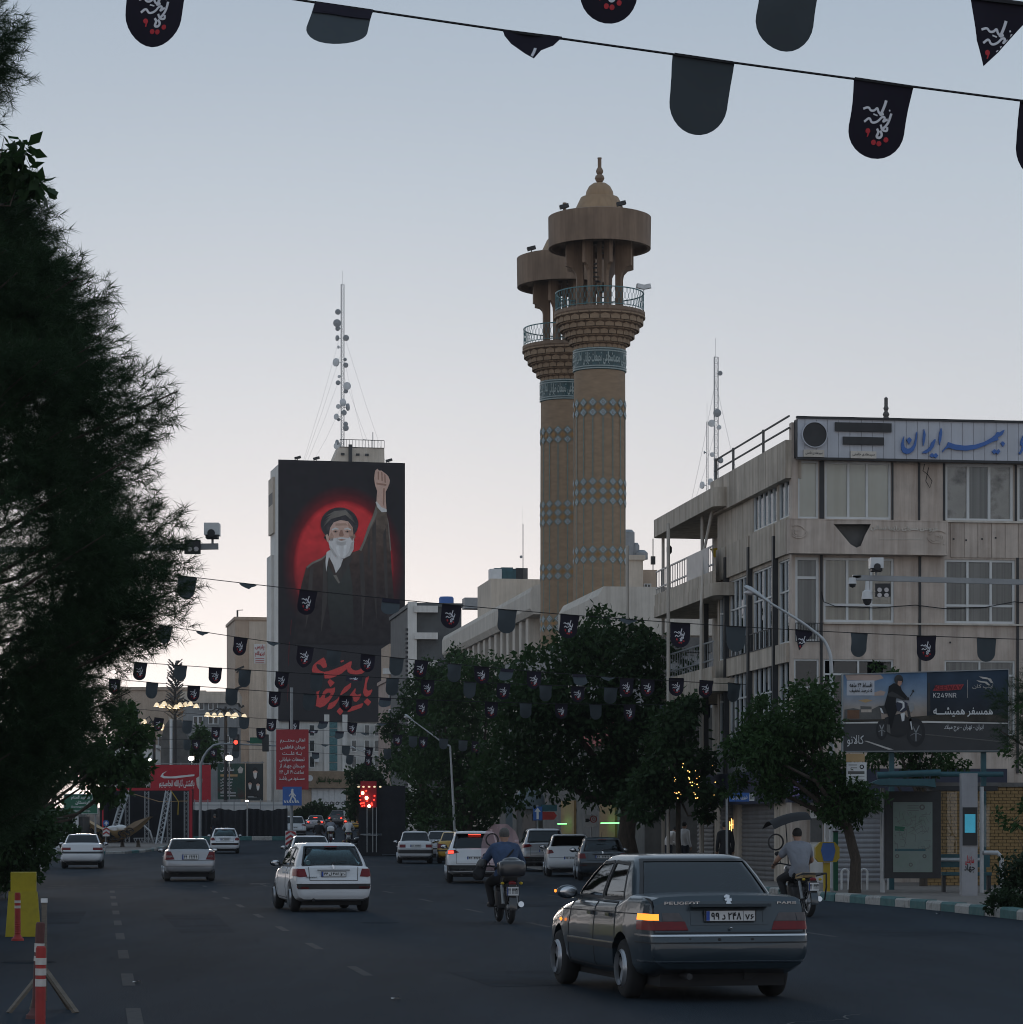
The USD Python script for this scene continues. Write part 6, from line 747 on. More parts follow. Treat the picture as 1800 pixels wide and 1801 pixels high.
for sx in(-1,1):part(c3,'roof_rail',MB().tube([(sx*.55,-1.3,1.62),(sx*.56,-1.2,1.69),(sx*.56,.0,1.70),(sx*.55,.15,1.64)],.018,6),'metal_grey')
# --- parked behind, and the traffic beyond
S=sedan('paint_white',L=4.3,W=.86,H=1.50,belt=.98,trunk=1.06,rearparts=[('tail_light',((.60,.84),(.87,.80),(.87,.95),(.66,.95)),'lamp_red',None)],plate=(.66,.5,.11,None,-.02))
car('white_saloon','clean white saloon parked second, between the dark hatchback and the silver estate',(PX(1002,100),101.5),ANG-math.radians(7),S)
S=suv('paint_silver',R=.33,H=1.6);car('silver_estate','tall silver white estate car parked beyond the clean white saloon',(PX(954,110),111.),ANG-math.radians(5),S)
S=sedan('paint_silver',L=4.3,W=.84);car('silver_saloon','pale silver saloon half hidden beside the yellow taxi',(PX(775,136),137.),ANG-math.radians(5),S)
S=sedan('paint_taxi',L=4.4,W=.85);ct=car('yellow_taxi','yellow taxi between the silver saloon and the braking crossover',(PX(801,128),129.5),ANG-math.radians(7),S)
S=sedan('paint_white',L=4.2,W=.83,rglass='car_glass_clear');car('white_saloon','white saloon mostly hidden behind the chevron post and the hatchback',(PX(536,102),104.),ANG,S,lod=0)
GF=lambda py,Y:PZ(py,Y)
def far_car(name,label,px,Y,S,lit=None,rot=0.):
  t=car(name,label,(PX(px,Y),Y),rot,S,lod=0)
  if lit:
    for sx in(-1,1):part(t,'brake_light',MB().ball((sx*.62,-S['L']/2+.02,.86),(.10,.05,.07),1),'glow_red')
    part(t,'brake_light',MB().box(-.16,.16,-S['L']/2+.85,-S['L']/2+.9,1.2,1.26),'glow_red')
  return t
far_car('grey_saloon','grey saloon far down the street with three brake lights glowing',556,258,sedan('paint_silver',L=4.4,W=.85),True,ANG*.2)
far_car('white_crossover','white crossover at the end of the black fence far down the street',518,215,suv('paint_white'),None,ANG*.5)
far_car('black_crossover','black crossover far off on the right side turning towards the gate',603,285,suv('paint_black'),True,-ANG*2)
far_car('yellow_taxi','yellow taxi far down the street just left of the black booth',622,262,sedan('paint_taxi',L=4.4,W=.85),True,0.)
# --- twin minarets
def arch(w,h,a=.55):
  """Pointed-arch niche outline, w wide, h tall, from the origin."""
  t=np.linspace(0,1,7);L=[(-w/2,0),(-w/2,h*a)]+[(-w/2+w/2*q,h*a+h*(1-a)*math.sin(q*PI/2)**.9) for q in t[1:]]
  return Polygon(L+[(-x,z) for x,z in L[-2::-1]])
def around(mb,g,a,R,z,depth,back=0.):
  return mb.poly(g,(np.array((R*math.sin(a),-R*math.cos(a),z)),np.array((math.cos(a),math.sin(a),0)),np.array((0,0,1.))),depth,back)
def wrap(mb,g,R,z,a0,depth):
  """Bends flat shape g (x along the wall) round a cylinder of radius R."""
  g=g.segmentize(.12) if hasattr(g,'segmentize') else g
  for q in(g.geoms if hasattr(g,'geoms') else[g]):
    if q.is_empty or q.area<1e-6:continue
    m=trimesh.creation.extrude_polygon(q,depth,engine='earcut');v=np.asarray(m.vertices);a=a0+v[:,0]/R;r=R+v[:,2]
    mb.add(np.stack([r*np.sin(a),-r*np.cos(a),z+v[:,1]],1),np.asarray(m.faces))
  return mb
def make_minaret(label,loc):
  t=thing('minaret',label,'minaret',loc,.1);R=1.53;N=16
  part(t,'shaft',MB().lathe([(R+.06,-1),(R+.05,12),(R,29.5)],64),'minaret_brick',50)
  rows=[27.5,26.9,22.8,22.22,21.64,18.75,18.17,15.45,14.87,12.2,11.6]
  lat=MB()
  for k in range(N):
    a=2*PI*k/N
    for z0,z1 in((23.1,26.6),(19.1,21.35),(15.8,17.85),(12.6,14.55),(4.,11.2)):
      for da,mw in((0,.035),):around(lat,rect(-mw,mw,0,z1-z0),a,R+.03,z0,.012)
    for i in range(len(rows)):
      zt=rows[i];g=Polygon([(-.29,0),(0,-.29),(.29,0),(0,.29)])
      around(lat,g.difference(g.buffer(-.035)),a,R+.035,zt,.012);around(lat,g.buffer(-.05,join_style=2).difference(g.buffer(-.075,join_style=2)),a,R+.035,zt,.012)
  part(t,'tile_lattice',lat,'tile_line',kind='stuff')
  for k in range(N):
    a=2*PI*k/N
    for i,zt in enumerate(rows):
      g=Polygon([(-.20,0),(0,-.20),(.20,0),(0,.20)]);sp=unary_union([LineString([(-.10,0),(0,.10),(.10,0),(0,-.10),(-.05,-.05),(0,.0)]).buffer(.018)])
      part(t,'diamond_tile',around(MB(),g.difference(sp),a,R+.04,zt,.02),'tile_white')
      if i+1<len(rows) and rows[i]-rows[i+1]<.7:
        a2=a+PI/N;g2=Polygon([(-.17,0),(0,-.17),(.17,0),(0,.17)]);part(t,'amber_tile',around(MB(),g2,a2,R+.032,(rows[i]+rows[i+1])/2,.012),'tile_amber')
  # inscription band
  part(t,'inscription_band',MB().lathe([(R,29.45),(R+.06,29.5),(R+.06,30.75),(R,30.8)],64),'tile_dark',50)
  ed=MB()
  for z in(29.52,29.66,30.56,30.70):ed.lathe([(R+.05,z-.035),(R+.085,z-.03),(R+.085,z+.03),(R+.05,z+.035)],64)
  part(t,'band_edge',ed,'band_letter',50,kind='stuff')
  le=MB();C=2*PI*R
  for k,key in enumerate(['names1','sazan','bime','jihad','names3','iran','neigh','gather']):
    wrap(le,fit(glyph(key),0,C/8*.97,.02,.80),R+.062,29.70,2*PI*k/8,.02);wrap(le,rect(.3,.35,.1,.78),R+.062,29.7,2*PI*k/8,.02)
  part(t,'lettering',le,'band_letter',kind='stuff')
  # corbelled tiers of pointed niches
  z=30.75;r=R+.02
  for i,(h,dr) in enumerate(((.36,.10),(.40,.26),(.40,.27),(.40,.28),(.46,.24))):
    r1=r+dr;n=26;tr=part(t,'corbel_tier',MB().lathe([(r-.25,z),(r-.02,z),(r1-.16,z+h*.66),(r1,z+h*.74),(r1,z+h),(r-.25,z+h)],52),'minaret_concrete',30)
    nm=MB()
    for k in range(n):
      a=2*PI*(k+.5*(i%2))/n;w=2*PI*r1/n
      around(nm,Polygon([(-w*.43,-.02),(-w*.43,h*.42),(0,h*.72),(w*.43,h*.42),(w*.43,-.02)]),a,r1-.16,z,.075);around(nm,rect(-w*.44,w*.44,h*.76,h-.03),a,r1-.02,z,.05)
    part(tr,'niche',nm,'minaret_brick',kind='stuff');z+=h;r=r1
  zb=z;rb=2.72
  part(t,'balcony_floor',MB().lathe([(.5,zb),(rb-.05,zb),(rb,zb+.08),(rb,zb+.26),(rb-.12,zb+.30),(.5,zb+.30)],64),'minaret_concrete',30)
  zf=zb+.30;ra=MB();rr=rb-.08
  for zz,th in((zf+.10,.02),(zf+1.10,.03)):ra.lathe([(rr-th,zz-th),(rr+th,zz-th),(rr+th,zz+th),(rr-th,zz+th),(rr-th,zz-th)],64)
  n=60
  for k in range(n):
    a0,a1=2*PI*k/n,2*PI*(k+.5)/n;q=lambda a,z:np.array((rr*math.sin(a),-rr*math.cos(a),z))
    for s_ in(-1,1):ra.tube([q(a0+s_*.012,zf+.1),q(a0+s_*.012,zf+.38),q(a0+s_*.045,zf+.52),q(a0+s_*.045,zf+.72),q(a0+s_*.012,zf+.86),q(a0+s_*.012,zf+1.1)],.011,4)
  part(t,'balcony_railing',ra,'tile_teal')
  # lantern: core, eight flared fins, ring, domed roof
  zt=37.15;prof=[(1.08,zf-.05),(1.45,zf-.05),(1.45,35.05),(1.52,35.35),(1.78,35.62),(2.12,35.72),(2.12,37.3),(1.08,37.3)]
  for k in range(8):
    a=2*PI*(k+.25)/8;d=np.array((math.sin(a),-math.cos(a),0));nrm=np.array((math.cos(a),math.sin(a),0))
    part(t,'column',MB().poly(Polygon(prof),(np.zeros(3),d,np.array((0,0,1.))),.10,-.10),'minaret_concrete')
  part(t,'core',MB().lathe([(.16,zf-.05),(.16,37.3)],16),'minaret_concrete',40)
  sp=MB()
  for k in range(14):sp.bar((0,0,zf+.3*k),(.6*math.sin(k*.6),.6*math.cos(k*.6),zf+.3*k),.25,.04)
  part(t,'spiral_stair',sp,'metal_dark',kind='stuff')
  rc=3.06
  part(t,'ring',MB().lathe([(.5,37.25),(rc-.22,37.25),(rc-.2,36.88),(rc,36.86),(rc+.02,38.72),(rc-.14,38.78),(rc-.3,38.66),(1.2,38.75)],72),'minaret_concrete',30)
  part(t,'dome',MB().lathe([(1.66,38.6),(1.62,38.9),(1.50,39.15),(1.17,39.85),(1.13,39.92),(.84,39.95),(.84,40.05),(.80,40.3),(.64,40.6),(.40,40.78),(.1,40.86),(.08,40.9)],40),'dome_gold',30)
  part(t,'finial',MB().lathe([(.08,40.84),(.2,40.9),(.29,41.08),(.25,41.24),(.13,41.33),(.2,41.42),(.22,41.54),(.16,41.68),(.11,41.74),(.11,42.25),(.13,42.27),(.13,42.33),(0,42.33)],20),'minaret_concrete',40)
  for a in(-1.0,.35,2.6):
    c,s=math.sin(a)*2.75,-math.cos(a)*2.75
    part(t,'floodlight',MB().bar((c,s,38.75),(c,s,38.95),.06).bar((c-.26,s,38.98),(c+.26,s,39.12),.3,.22),'metal_dark')
  m=MB();m.bar((2.5,-1.1,zf+1.1),(2.5,-1.1,zf+1.3),.05)
  for s_ in(-1,1):m.lathe([(.05,0),(.09,.12),(.24,.42),(.26,.44),(.2,.40),(.03,.1)],14,(0,0,0),'x',) if False else m.bar((2.5,-1.1,zf+1.35),(2.5+s_*.42,-1.1-.1,zf+1.42),.26,.26)
  part(t,'loudspeaker',m,'metal_white')
  return t
mr=make_minaret('nearer and taller looking brick minaret, its whole ringed crown and finial in view',(PX(1055,170),170.,gz(170)-.9))
copy(mr,'minaret','farther brick minaret, half hidden behind the nearer one','minaret',(PX(993.5,183),183.,gz(183)-.9),.1,None)
# --- tower with the painted mural sheet
def gradmat(name,stops,axis='z',rough=.85,grain=.12,lo=0.,hi=1.):
  """A printed sheet whose colour runs along one axis of the sheet (in its own coordinates)."""
  n={'t':('texture_coordinate',{}),'s':('separate_xyz',{}),'m':('map_range',{'from_min':lo,'from_max':hi}),'r':('rgb_ramp',{'ramp':stops}),'n':('noise_texture',{'scale':1.2,'detail':6.0}),'k':('rgb_ramp',{'ramp':[(.3,(1-grain,)*3),(.7,(1+grain,)*3)]}),'x':('mix',{'mix_type':'multiply','fac':1.0}),'p':('principled_bsdf',{'roughness':rough,'specular_ior_level':.2})}
  usdkit.material(stage,'/World/Looks/'+name,n,[('t.object','s.vector'),(f's.{axis}','m.value'),('m.result','r.fac'),('t.object','n.vector'),('n.fac','k.fac'),('r.color','x.color1'),('k.color','x.color2'),('x.color','p.base_color')],surface='p.BSDF');return name
FT=Frame(PX(492,330),330.,3.0,math.radians(12.5))
TW=thing('mural_tower','tall pale office tower carrying the painted mural sheet, mast on its roof','building',FT)
tx1=FT.hit(712,1000)[0];ttop=FT.hit(500,810)[1];FTF=((0,0,0),(1,0,0),(0,0,1))
part(TW,'wall',B(0,tx1,.4,8,-3,ttop-.3),'plaster_white')
lf=((0,0,0),(0,-1,0),(0,0,1))
part(TW,'side_bay',B(-.25,0,4.0,8,ttop-8.0,ttop-1.4),'plaster_cream');part(TW,'side_bay_opening',B(-.27,-.25,4.3,7.8,ttop-4.6,ttop-3.2),'metal_dark')
part(TW,'side_wing',B(-.3,0,5,9,-3,ttop-10.5),'plaster_white')
ph=[FT.hit(588,800,5)[0],FT.hit(676,800,5)[0]];pz=FT.hit(600,786,5)[1]
pen=part(TW,'penthouse',MB().poly(Polygon([(ph[0]-.6,ttop-1),(ph[0]-.2,ttop+.6),(ph[0]+.6,pz),(ph[1],pz),(ph[1]+.1,ttop-1)]),((0,5,0),(1,0,0),(0,0,1)),0,-3),'plaster_cream')
part(pen,'railing',grille(MB(),((0,4.99,0),(1,0,0),(0,0,1)),ph[0]+.7,ph[1],pz,pz+.9,14,.03,.0),'metal_dark')
part(pen,'duct',B(ph[0]+1.7,ph[0]+2.1,4.7,4.95,ttop-.8,pz+.3),'metal_dark')
for x in(ph[0]+1.,ph[0]+2.8,ph[0]+3.9):part(pen,'wall_lamp',B(x-.2,x+.2,4.7,4.95,pz-1.0,pz-.75),'metal_dark')
ap=MB();ap.bar((ph[1]-1.2,6,pz),(ph[1]-1.2,6,pz+2.0),.08);ap.bar((ph[1]-2.4,6,pz+1.1),(ph[1]-1.2,6,pz+1.0),.06);part(pen,'aerial',ap,'metal_grey')
for x in(2.2,4.4,13.):
  part(TW,'roof_lamp',MB().bar((x,.7,ttop-.3),(x,.7,ttop+.4),.08).bar((x-.35,.6,ttop+.35),(x+.35,.6,ttop+.55),.4,.3),'metal_dark')
# lower facade: pilasters, green glass strip, small windows, sign band, gate
zl=FT.hit(600,1272)[1]
for p in(575,607,679):x=FT.hit(p,1300)[0];part(TW,'pilaster',B(x-.3,x+.3,.05,.4,5.2,zl+1),'plaster_white')
a,b=FT.hit(575,1350)[0]+.1,FT.hit(594,1350)[0]
for k in range(6):z0=5.6+k*(zl-5.2)/6;part(TW,'green_glass',B(a,b,.22,.39,z0+.05,z0+(zl-5.2)/6-.05),'tile_teal')
m=MB()
for p in(548,622,645,662):
  for py in(1285,1312,1340):x,z0=FT.hit(p,py);win(TW,FTF,x-.35,x+.35,z0-.7,z0+.7,fw=.09,rec=-.36,pane='pane_dark',back=None,fmat='plaster_white')
x,z0=FT.hit(556,1336);part(TW,'air_conditioner',B(x-.35,x+.35,-.1,.38,z0-.3,z0+.35),'metal_white')
a,c=FT.hit(536,1386),FT.hit(652,1357);sb=part(TW,'gate_sign',B(a[0],c[0],-.5,.39,a[1],c[1]),'boat_wood')
part(sb,'lettering',MB().poly(fit(glyph('bank'),FT.hit(556,1375)[0],FT.hit(600,1375)[0],FT.hit(556,1379)[1],FT.hit(556,1366)[1]),((0,-.5,0),(1,0,0),(0,0,1)),.06),'leaf_bright')
for p in(544,613):q=FT.hit(p,1369);part(sb,'round_emblem',MB().poly(Point(q[0],q[1]).buffer(.36),((0,-.5,0),(1,0,0),(0,0,1)),.05),'sign_white')
a,c=FT.hit(548,1432),FT.hit(609,1387);gt=part(TW,'gate',B(a[0],c[0],.1,.39,a[1],c[1]),'metal_white')
for k in range(6):
  x=a[0]+(c[0]-a[0])*k/6;part(gt,'gate_leaf',B(x+.05,x+(c[0]-a[0])/6-.05,.03,.1,a[1]+.1,c[1]-.1),'metal_white')
  cxx,czz=x+.33,a[1]+(c[1]-a[1])*.42;part(gt,'ring_emblem',MB().poly(Point(cxx,czz).buffer(.2).difference(Point(cxx,czz).buffer(.11)).union(rect(cxx+.1,cxx+.34,czz+.05,czz+.12)),((0,.03,0),(1,0,0),(0,0,1)),.03),'ink')
for s0_,s1_ in((512,548),(610,660)):a,c=FT.hit(s0_,1440),FT.hit(s1_,1386);part(TW,'stone_base',B(a[0],c[0],.0,.38,a[1]-1,c[1]),'stone_tan')
# the sheet and its print (a plain, unnamed bearded figure)
MS=thing('mural_sheet','huge black and red mural sheet of a turbaned bearded man raising a fist','mural',FT)
mq=lambda zx,zy:FT.hit(440+zx/3.335,760+zy/3.335,.1)
bl,br=FT.hit(492,1268)[0]+.0,tx1;zt_,zb_=ttop,FT.hit(560,1269)[1]
part(MS,'sheet',B(-.12,br+.06,.12,.36,zb_,zt_+.12),'banner_black')
FM=lambda k:((0,.12-.012*k,0),(1,0,0),(0,0,1))
zz_=lambda zy:mq(0,zy)[1]
M('print_face_shade',(.52,.32,.24),.85);M('print_beard_shade',(.55,.52,.50),.85);M('print_beard_light',(.82,.80,.78),.85)
gradmat('print_robe_fade',[(0,(.031,.028,.030)),(.35,(.038,.029,.030)),(.7,(.095,.062,.050)),(1,(.17,.13,.10))],lo=zz_(1300),hi=zz_(420),grain=.3)
gradmat('print_tunic_fade',[(0,(.032,.030,.031)),(.6,(.050,.052,.048)),(1,(.065,.068,.062))],lo=zz_(1200),hi=zz_(800))
def mp(pts,r=.12):return Polygon([mq(*p) for p in pts]).buffer(0).buffer(r).buffer(-r)
def mput(nm,g,k,mat):return part(MS,nm,MB().poly(g,FM(k),.012),mat)
el=lambda cx,cy,rx,ry,a0=0,a1=360,n=40:[(cx+rx*math.cos(math.radians(t)),cy+ry*math.sin(math.radians(t))) for t in np.linspace(a0,a1,n)]
gc,gx,gy=mq(550,800),mq(910,800)[0]-mq(550,800)[0],mq(550,310)[1]-mq(550,800)[1]
usdkit.material(stage,'/World/Looks/print_glow',{'t':('texture_coordinate',{}),'m':('mapping',{'location':(-gc[0]/gx,0.,-gc[1]/gy),'scale':(1/gx,0.,1/gy)}),'l':('vector_math',{'math_type':'length'}),'r':('rgb_ramp',{'ramp':[(0,(.70,.05,.055)),(.75,(.80,.05,.055)),(.79,(.55,.028,.036)),(.82,(.22,.018,.024)),(.90,(.10,.017,.022)),(1,(.0295,.0262,.0300))]}),
  's':('separate_xyz',{}),'f':('map_range',{'from_min':zz_(1230),'from_max':zz_(640)}),'k':('mix',{'color1':(.0295,.0262,.0300)}),'n':('noise_texture',{'scale':.8,'detail':7.0}),'g':('rgb_ramp',{'ramp':[(.3,(.80,.80,.80)),(.7,(1.1,1.1,1.1))]}),'x':('mix',{'mix_type':'multiply','fac':1.0}),'p':('principled_bsdf',{'roughness':.85,'specular_ior_level':.2})},
  [('t.object','m.vector'),('m.vector','l.vector1'),('l.value','r.fac'),('t.object','s.vector'),('s.z','f.value'),('f.result','k.fac'),('r.color','k.color2'),('t.object','n.vector'),('n.fac','g.fac'),('k.color','x.color1'),('g.color','x.color2'),('x.color','p.base_color')],surface='p.BSDF')
mput('glow',shapely.box(-.1,zz_(1240),br+.04,zt_+.1),1,'print_glow')
for x0,y0,y1,w in((240,1100,1190,4),(228,1230,1370,4),(222,1480,1580,4)):mput('red_streak',mp([(x0,y0),(x0+w,y0),(x0+w-6,y1),(x0-4,y1)],.01),3,'print_red_dark')
robe=mp([(330,790),(365,762),(420,738),(450,712),(500,760),(600,705),(640,692),(664,640),(690,560),(716,500),(738,430),(800,470),(812,540),(822,640),(830,800),(842,950),(862,1240),(250,1240),(272,1080),(300,900)])
mput('robe',robe,4,'print_robe_fade')
for f in([(350,800),(372,790),(360,1000),(325,1150)],[(430,760),(448,770),(452,1000),(415,1180),(425,950)],[(640,720),(664,700),(676,950),(660,1160),(650,950)],[(716,560),(738,510),(740,800),(742,1100),(722,900)],[(780,600),(796,560),(806,850),(812,1120),(790,900)],[(690,640),(704,610),(704,800),(690,780)]):mput('robe_fold',mp(f,.05),5,'print_robe')
mput('robe_edge',mp([(328,792),(365,762),(420,738),(448,716),(446,728),(420,750),(368,774),(336,800)],.03),5,'print_robe_edge');mput('robe_edge',mp([(640,692),(664,640),(690,560),(716,500),(738,440),(748,470),(726,520),(700,580),(674,650),(652,698)],.03),5,'print_robe_edge');mput('robe_edge',mp([(806,500),(814,540),(828,690),(822,700),(810,560)],.02),5,'print_robe_edge')
mput('tunic',mp([(452,770),(520,880),(580,770),(600,900),(610,1190),(480,1190),(455,1000)]),6,'print_tunic_fade')
mput('lapel',mp([(585,720),(545,760),(505,835),(525,880),(560,820),(600,740)],.05),7,'print_robe');mput('lapel',mp([(487,840),(505,838),(528,880),(520,890)],.02),7,'print_robe_edge')
mput('collar',mp([(448,705),(470,690),(500,730),(545,745),(530,790),(503,828),(488,780),(462,730),(446,820),(442,760)],.05),8,'print_beard')
mput('turban',mp(el(524,540,110,98,140,400)+[(606,600),(470,600),(452,640),(432,620)]),8,'print_turban')
for k in range(4):mput('turban_fold',mp([(424+6*k,560-22*k),(470+8*k,500-12*k),(560,478-7*k),(622-6*k,540-12*k),(560,486-7*k),(474+8*k,510-12*k)],.01),9,'print_robe_edge')
mput('face',mp([(462,600),(470,560),(490,530),(530,516),(575,524),(602,560),(606,610),(600,650),(470,660)]),9,'print_skin')
for g in([(572,530),(602,562),(606,612),(600,640),(582,612),(578,560)],[(470,600),(478,588),(492,612),(482,640),(466,640)],[(500,536),(560,534),(574,548),(500,550)]):mput('face_shade',mp(g,.03),10,'print_face_shade')
mput('ear',mp([(442,606),(452,598),(462,612),(462,640),(452,646)],.02),10,'print_skin');mput('ear',mp([(604,604),(614,598),(618,614),(608,636)],.02),10,'print_skin_dark')
mput('beard',mp([(458,640),(474,625),(500,622),(535,616),(575,622),(600,604),(610,640),(606,690),(585,725),(550,742),(515,740),(485,715),(466,680)]),10,'print_beard')
for g in([(478,570),(498,560),(518,566),(518,574),(498,570),(480,578)],[(552,566),(572,560),(592,570),(590,578),(572,570),(552,574)]):mput('eyebrow',mp(g,.01),11,'print_beard')
for cx_ in(500,570):mput('eye',mp(el(cx_,584,13,6)[:-1],.01),11,'print_skin_dark');mput('pupil',mp(el(cx_,584,5,4)[:-1],.01),12,'ink')
mput('nose',mp([(530,574),(540,574),(550,604),(544,612),(526,612),(520,604)],.02),11,'print_skin_dark');mput('mouth',mp([(512,632),(535,627),(562,632),(535,638)],.01),12,'print_skin_dark')
for g,mm in(([(462,660),(486,690),(515,735),(490,720),(466,682)],'print_beard_shade'),([(606,640),(604,690),(582,726),(552,742),(580,700),(592,650)],'print_beard_shade'),([(505,640),(535,646),(565,640),(560,660),(535,668),(510,660)],'print_beard_shade'),([(500,660),(520,668),(528,730),(512,716)],'print_beard_light'),([(548,668),(566,662),(560,724),(546,732)],'print_beard_light')):mput('beard_shade',mp(g,.03),11,mm)
mput('cuff',mp([(736,412),(745,402),(800,452),(802,468),(772,470),(745,440)],.03),8,'print_beard')
mput('hand',mp([(727,272),(733,228),(746,215),(756,226),(770,226),(784,236),(800,248),(812,262),(820,285),(816,305),(806,330),(795,350),(796,400),(799,452),(770,440),(741,405),(745,345),(733,312)],.05),9,'print_skin')
for g in([(748,232),(756,230),(756,280),(748,278)],[(768,232),(776,238),(778,288),(770,286)],[(786,246),(794,252),(796,298),(788,296)],[(740,296),(800,306),(798,316),(742,308)],[(780,330),(790,330),(786,440),(778,420)]):mput('knuckle_crease',mp(g,.015),10,'print_skin_dark')
lq=lambda x,y:FT.hit(540+x/13.85,1140+y/13.85,.1)
lp=lambda pts:Polygon([lq(*p) for p in pts]).buffer(0).buffer(.08).buffer(-.16).buffer(.08)
for pts in([(410,225),(330,270),(220,350),(150,420),(120,520),(130,590),(230,605),(420,610),(430,740),(560,740),(700,690),(860,610),(980,500),(990,580),(1060,630),(1200,640),(1330,630),(1440,550),(1360,455),(1290,520),(1190,550),(1110,520),(1070,470),(1100,320),(1050,325),(960,380),(850,440),(700,500),(560,550),(420,580),(320,550),(260,500),(225,430),(240,385),(320,400),(400,490),(470,470),(490,440),(470,330)],
    [(800,320),(960,265),(970,285),(840,350)],[(500,820),(560,750),(680,840),(570,955)],[(1530,655),(1430,730),(1400,900),(1365,1080),(1400,1160),(1460,1190),(1540,1140),(1590,1050),(1600,930),(1560,1020),(1490,1040),(1450,990),(1460,860)],[(1380,1310),(1470,1220),(1570,1310),(1490,1410)],
    [(1220,915),(1150,1010),(1030,1165),(1110,1170),(1140,1290),(1200,1315),(1270,1250),(1330,1110),(1335,1050),(1290,1120),(1220,1140),(1170,1090)],[(1085,800),(1040,870),(920,950),(860,1030),(800,1150),(740,1240),(650,1300),(540,1350),(490,1500),(600,1480),(690,1400),(760,1290),(830,1150),(980,1050),(1070,960)],
    [(220,985),(330,980),(290,1090),(300,1240),(360,1170),(400,1060),(470,990),(600,985),(690,950),(680,1060),(620,1180),(540,1300),(430,1410),(320,1450),(215,1410),(245,1200)],[(720,1540),(810,1440),(890,1540),(810,1640)],[(950,1580),(1090,1430),(1390,1330),(1330,1450),(1200,1500)]):
  g=lp(pts)
  if pts[0]==(220,985):g=g.difference(lp([(430,1230),(450,1120),(520,1080),(590,1100),(520,1190)]))
  mput('letter',g,3,'print_letter')
# --- masts
def lattice_mast(name,label,base,h,w,dishes,seed=0,guys=()):
  t=thing(name,label,'mast',base);c=[np.array((w*math.cos(a),w*math.sin(a),0)) for a in(PI/2+.5,PI/2+2.6,PI/2+4.7)];m=MB();up=np.array((0,0,1.))
  for p in c:m.bar(p,p+up*h,w*.34)
  n=int(h/(w*2.4))
  for k in range(n):
    z0,z1=h*k/n,h*(k+1)/n
    for i in range(3):m.bar(c[i]+up*z0,c[(i+1)%3]+up*z1,w*.10);m.bar(c[i]+up*z1,c[(i+1)%3]+up*z1,w*.10)
  part(t,'lattice',m,'metal_grey');part(t,'lightning_rod',MB().bar((0,0,h-.1),(0,0,h+1.6),w*.12),'metal_grey')
  r=np.random.default_rng(seed)
  for z,sd,rad,dk in dishes:
    ang=r.uniform(-.9,.9);o=np.array((sd*(w+rad*.75),-w*.6,z));d=np.array((math.sin(ang+sd*.6),-math.cos(ang+sd*.6),0));m=MB();R=trimesh.geometry.align_vectors((0,0,1),d)[:3,:3]
    dm=MB().lathe([(0,-.10*rad),(rad*.7,0),(rad,.12*rad),(rad,.5*rad),(0,.62*rad)],16);dm.xf(R,o);dm.bar(o,(sd*w*.6,0,z),.07);part(t,'dish',dm,'metal_grey' if dk else 'metal_white',40)
  for z0,dx,dy in guys:part(t,'guy_wire',MB().tube([(0,0,z0),(dx*.5,dy*.5,z0*.5-.25),(dx,dy,.2)],.010,4),'metal_grey')
  return t
MP_=FT.hit(602,806,6.5);c,s=math.cos(FT.rot),math.sin(FT.rot);mb_=(FT.o[0]+MP_[0]*c-6.5*s,FT.o[1]+MP_[0]*s+6.5*c,ttop+2.7)
ms=336.5/5000;D_=[((806-py)*ms-1.2,sd,rad*1.3,dk) for py,sd,rad,dk in((506,-1,.26,1),(526,-1,.36,1),(535,-1,.24,1),(552,-1,.26,1),(552,1,.28,1),(568,-1,.15,0),(595,-1,.38,0),(590,1,.16,1),(600,1,.24,1),(620,-1,.14,0),(631,-1,.22,1),(637,1,.36,0),(646,1,.2,1),(666,0,.36,0),(673,-1,.22,0),(674,1,.34,1),(684,.5,.25,1),(691,-1.2,.28,0),(696,-1,.16,1),(704,1,.22,1),(711,.8,.28,1),(737,-1,.28,1),(743,-1,.34,0),(757,-1,.24,1),(764,-1,.24,1),(765,1,.36,0),(774,-1,.18,0),(778,1,.16,0))]
lattice_mast('radio_mast','slim guyed radio mast hung with small dishes on the mural tower',mb_,22.3,.23,D_,5,[(17.,-4.6,-3),(17.,5.5,2),(12.,-4.2,-3),(12.,4.4,2),(8.,-3.6,-3),(14.5,3.4,-2),(14.5,-5.2,3)])
y_=240.;lattice_mast('radio_mast','pale lattice mast with round dishes behind the corner building',(*P(1259,850,y_)[:2],PZ(900,y_)),(900-628)/5000*y_,.22,[((900-py)/5000*y_,sd,rad,dk) for py,sd,rad,dk in((657,1,.2,1),(727,.3,.34,1),(745,-.8,.3,0),(752,.8,.2,0),(810,.9,.26,1),(800,-.8,.2,0),(848,-.8,.3,0))],2,[(11.,-2.2,0),(11.,2.6,0),(7,-2.0,-1)])
lattice_mast('radio_mast','short thin mast with one small dish, left of the pale lattice mast',(*P(1244,850,y_-6)[:2],PZ(900,y_)),(900-760)/5000*y_,.10,[(4.2,-1,.12,1),(1.5,-1,.3,0)],3)
lattice_mast('radio_mast','thin pole mast on the roof left of the minarets',(*P(920,1000,235)[:2],PZ(1005,235)),3.9,.06,[(1.2,-1,.12,1)],4)
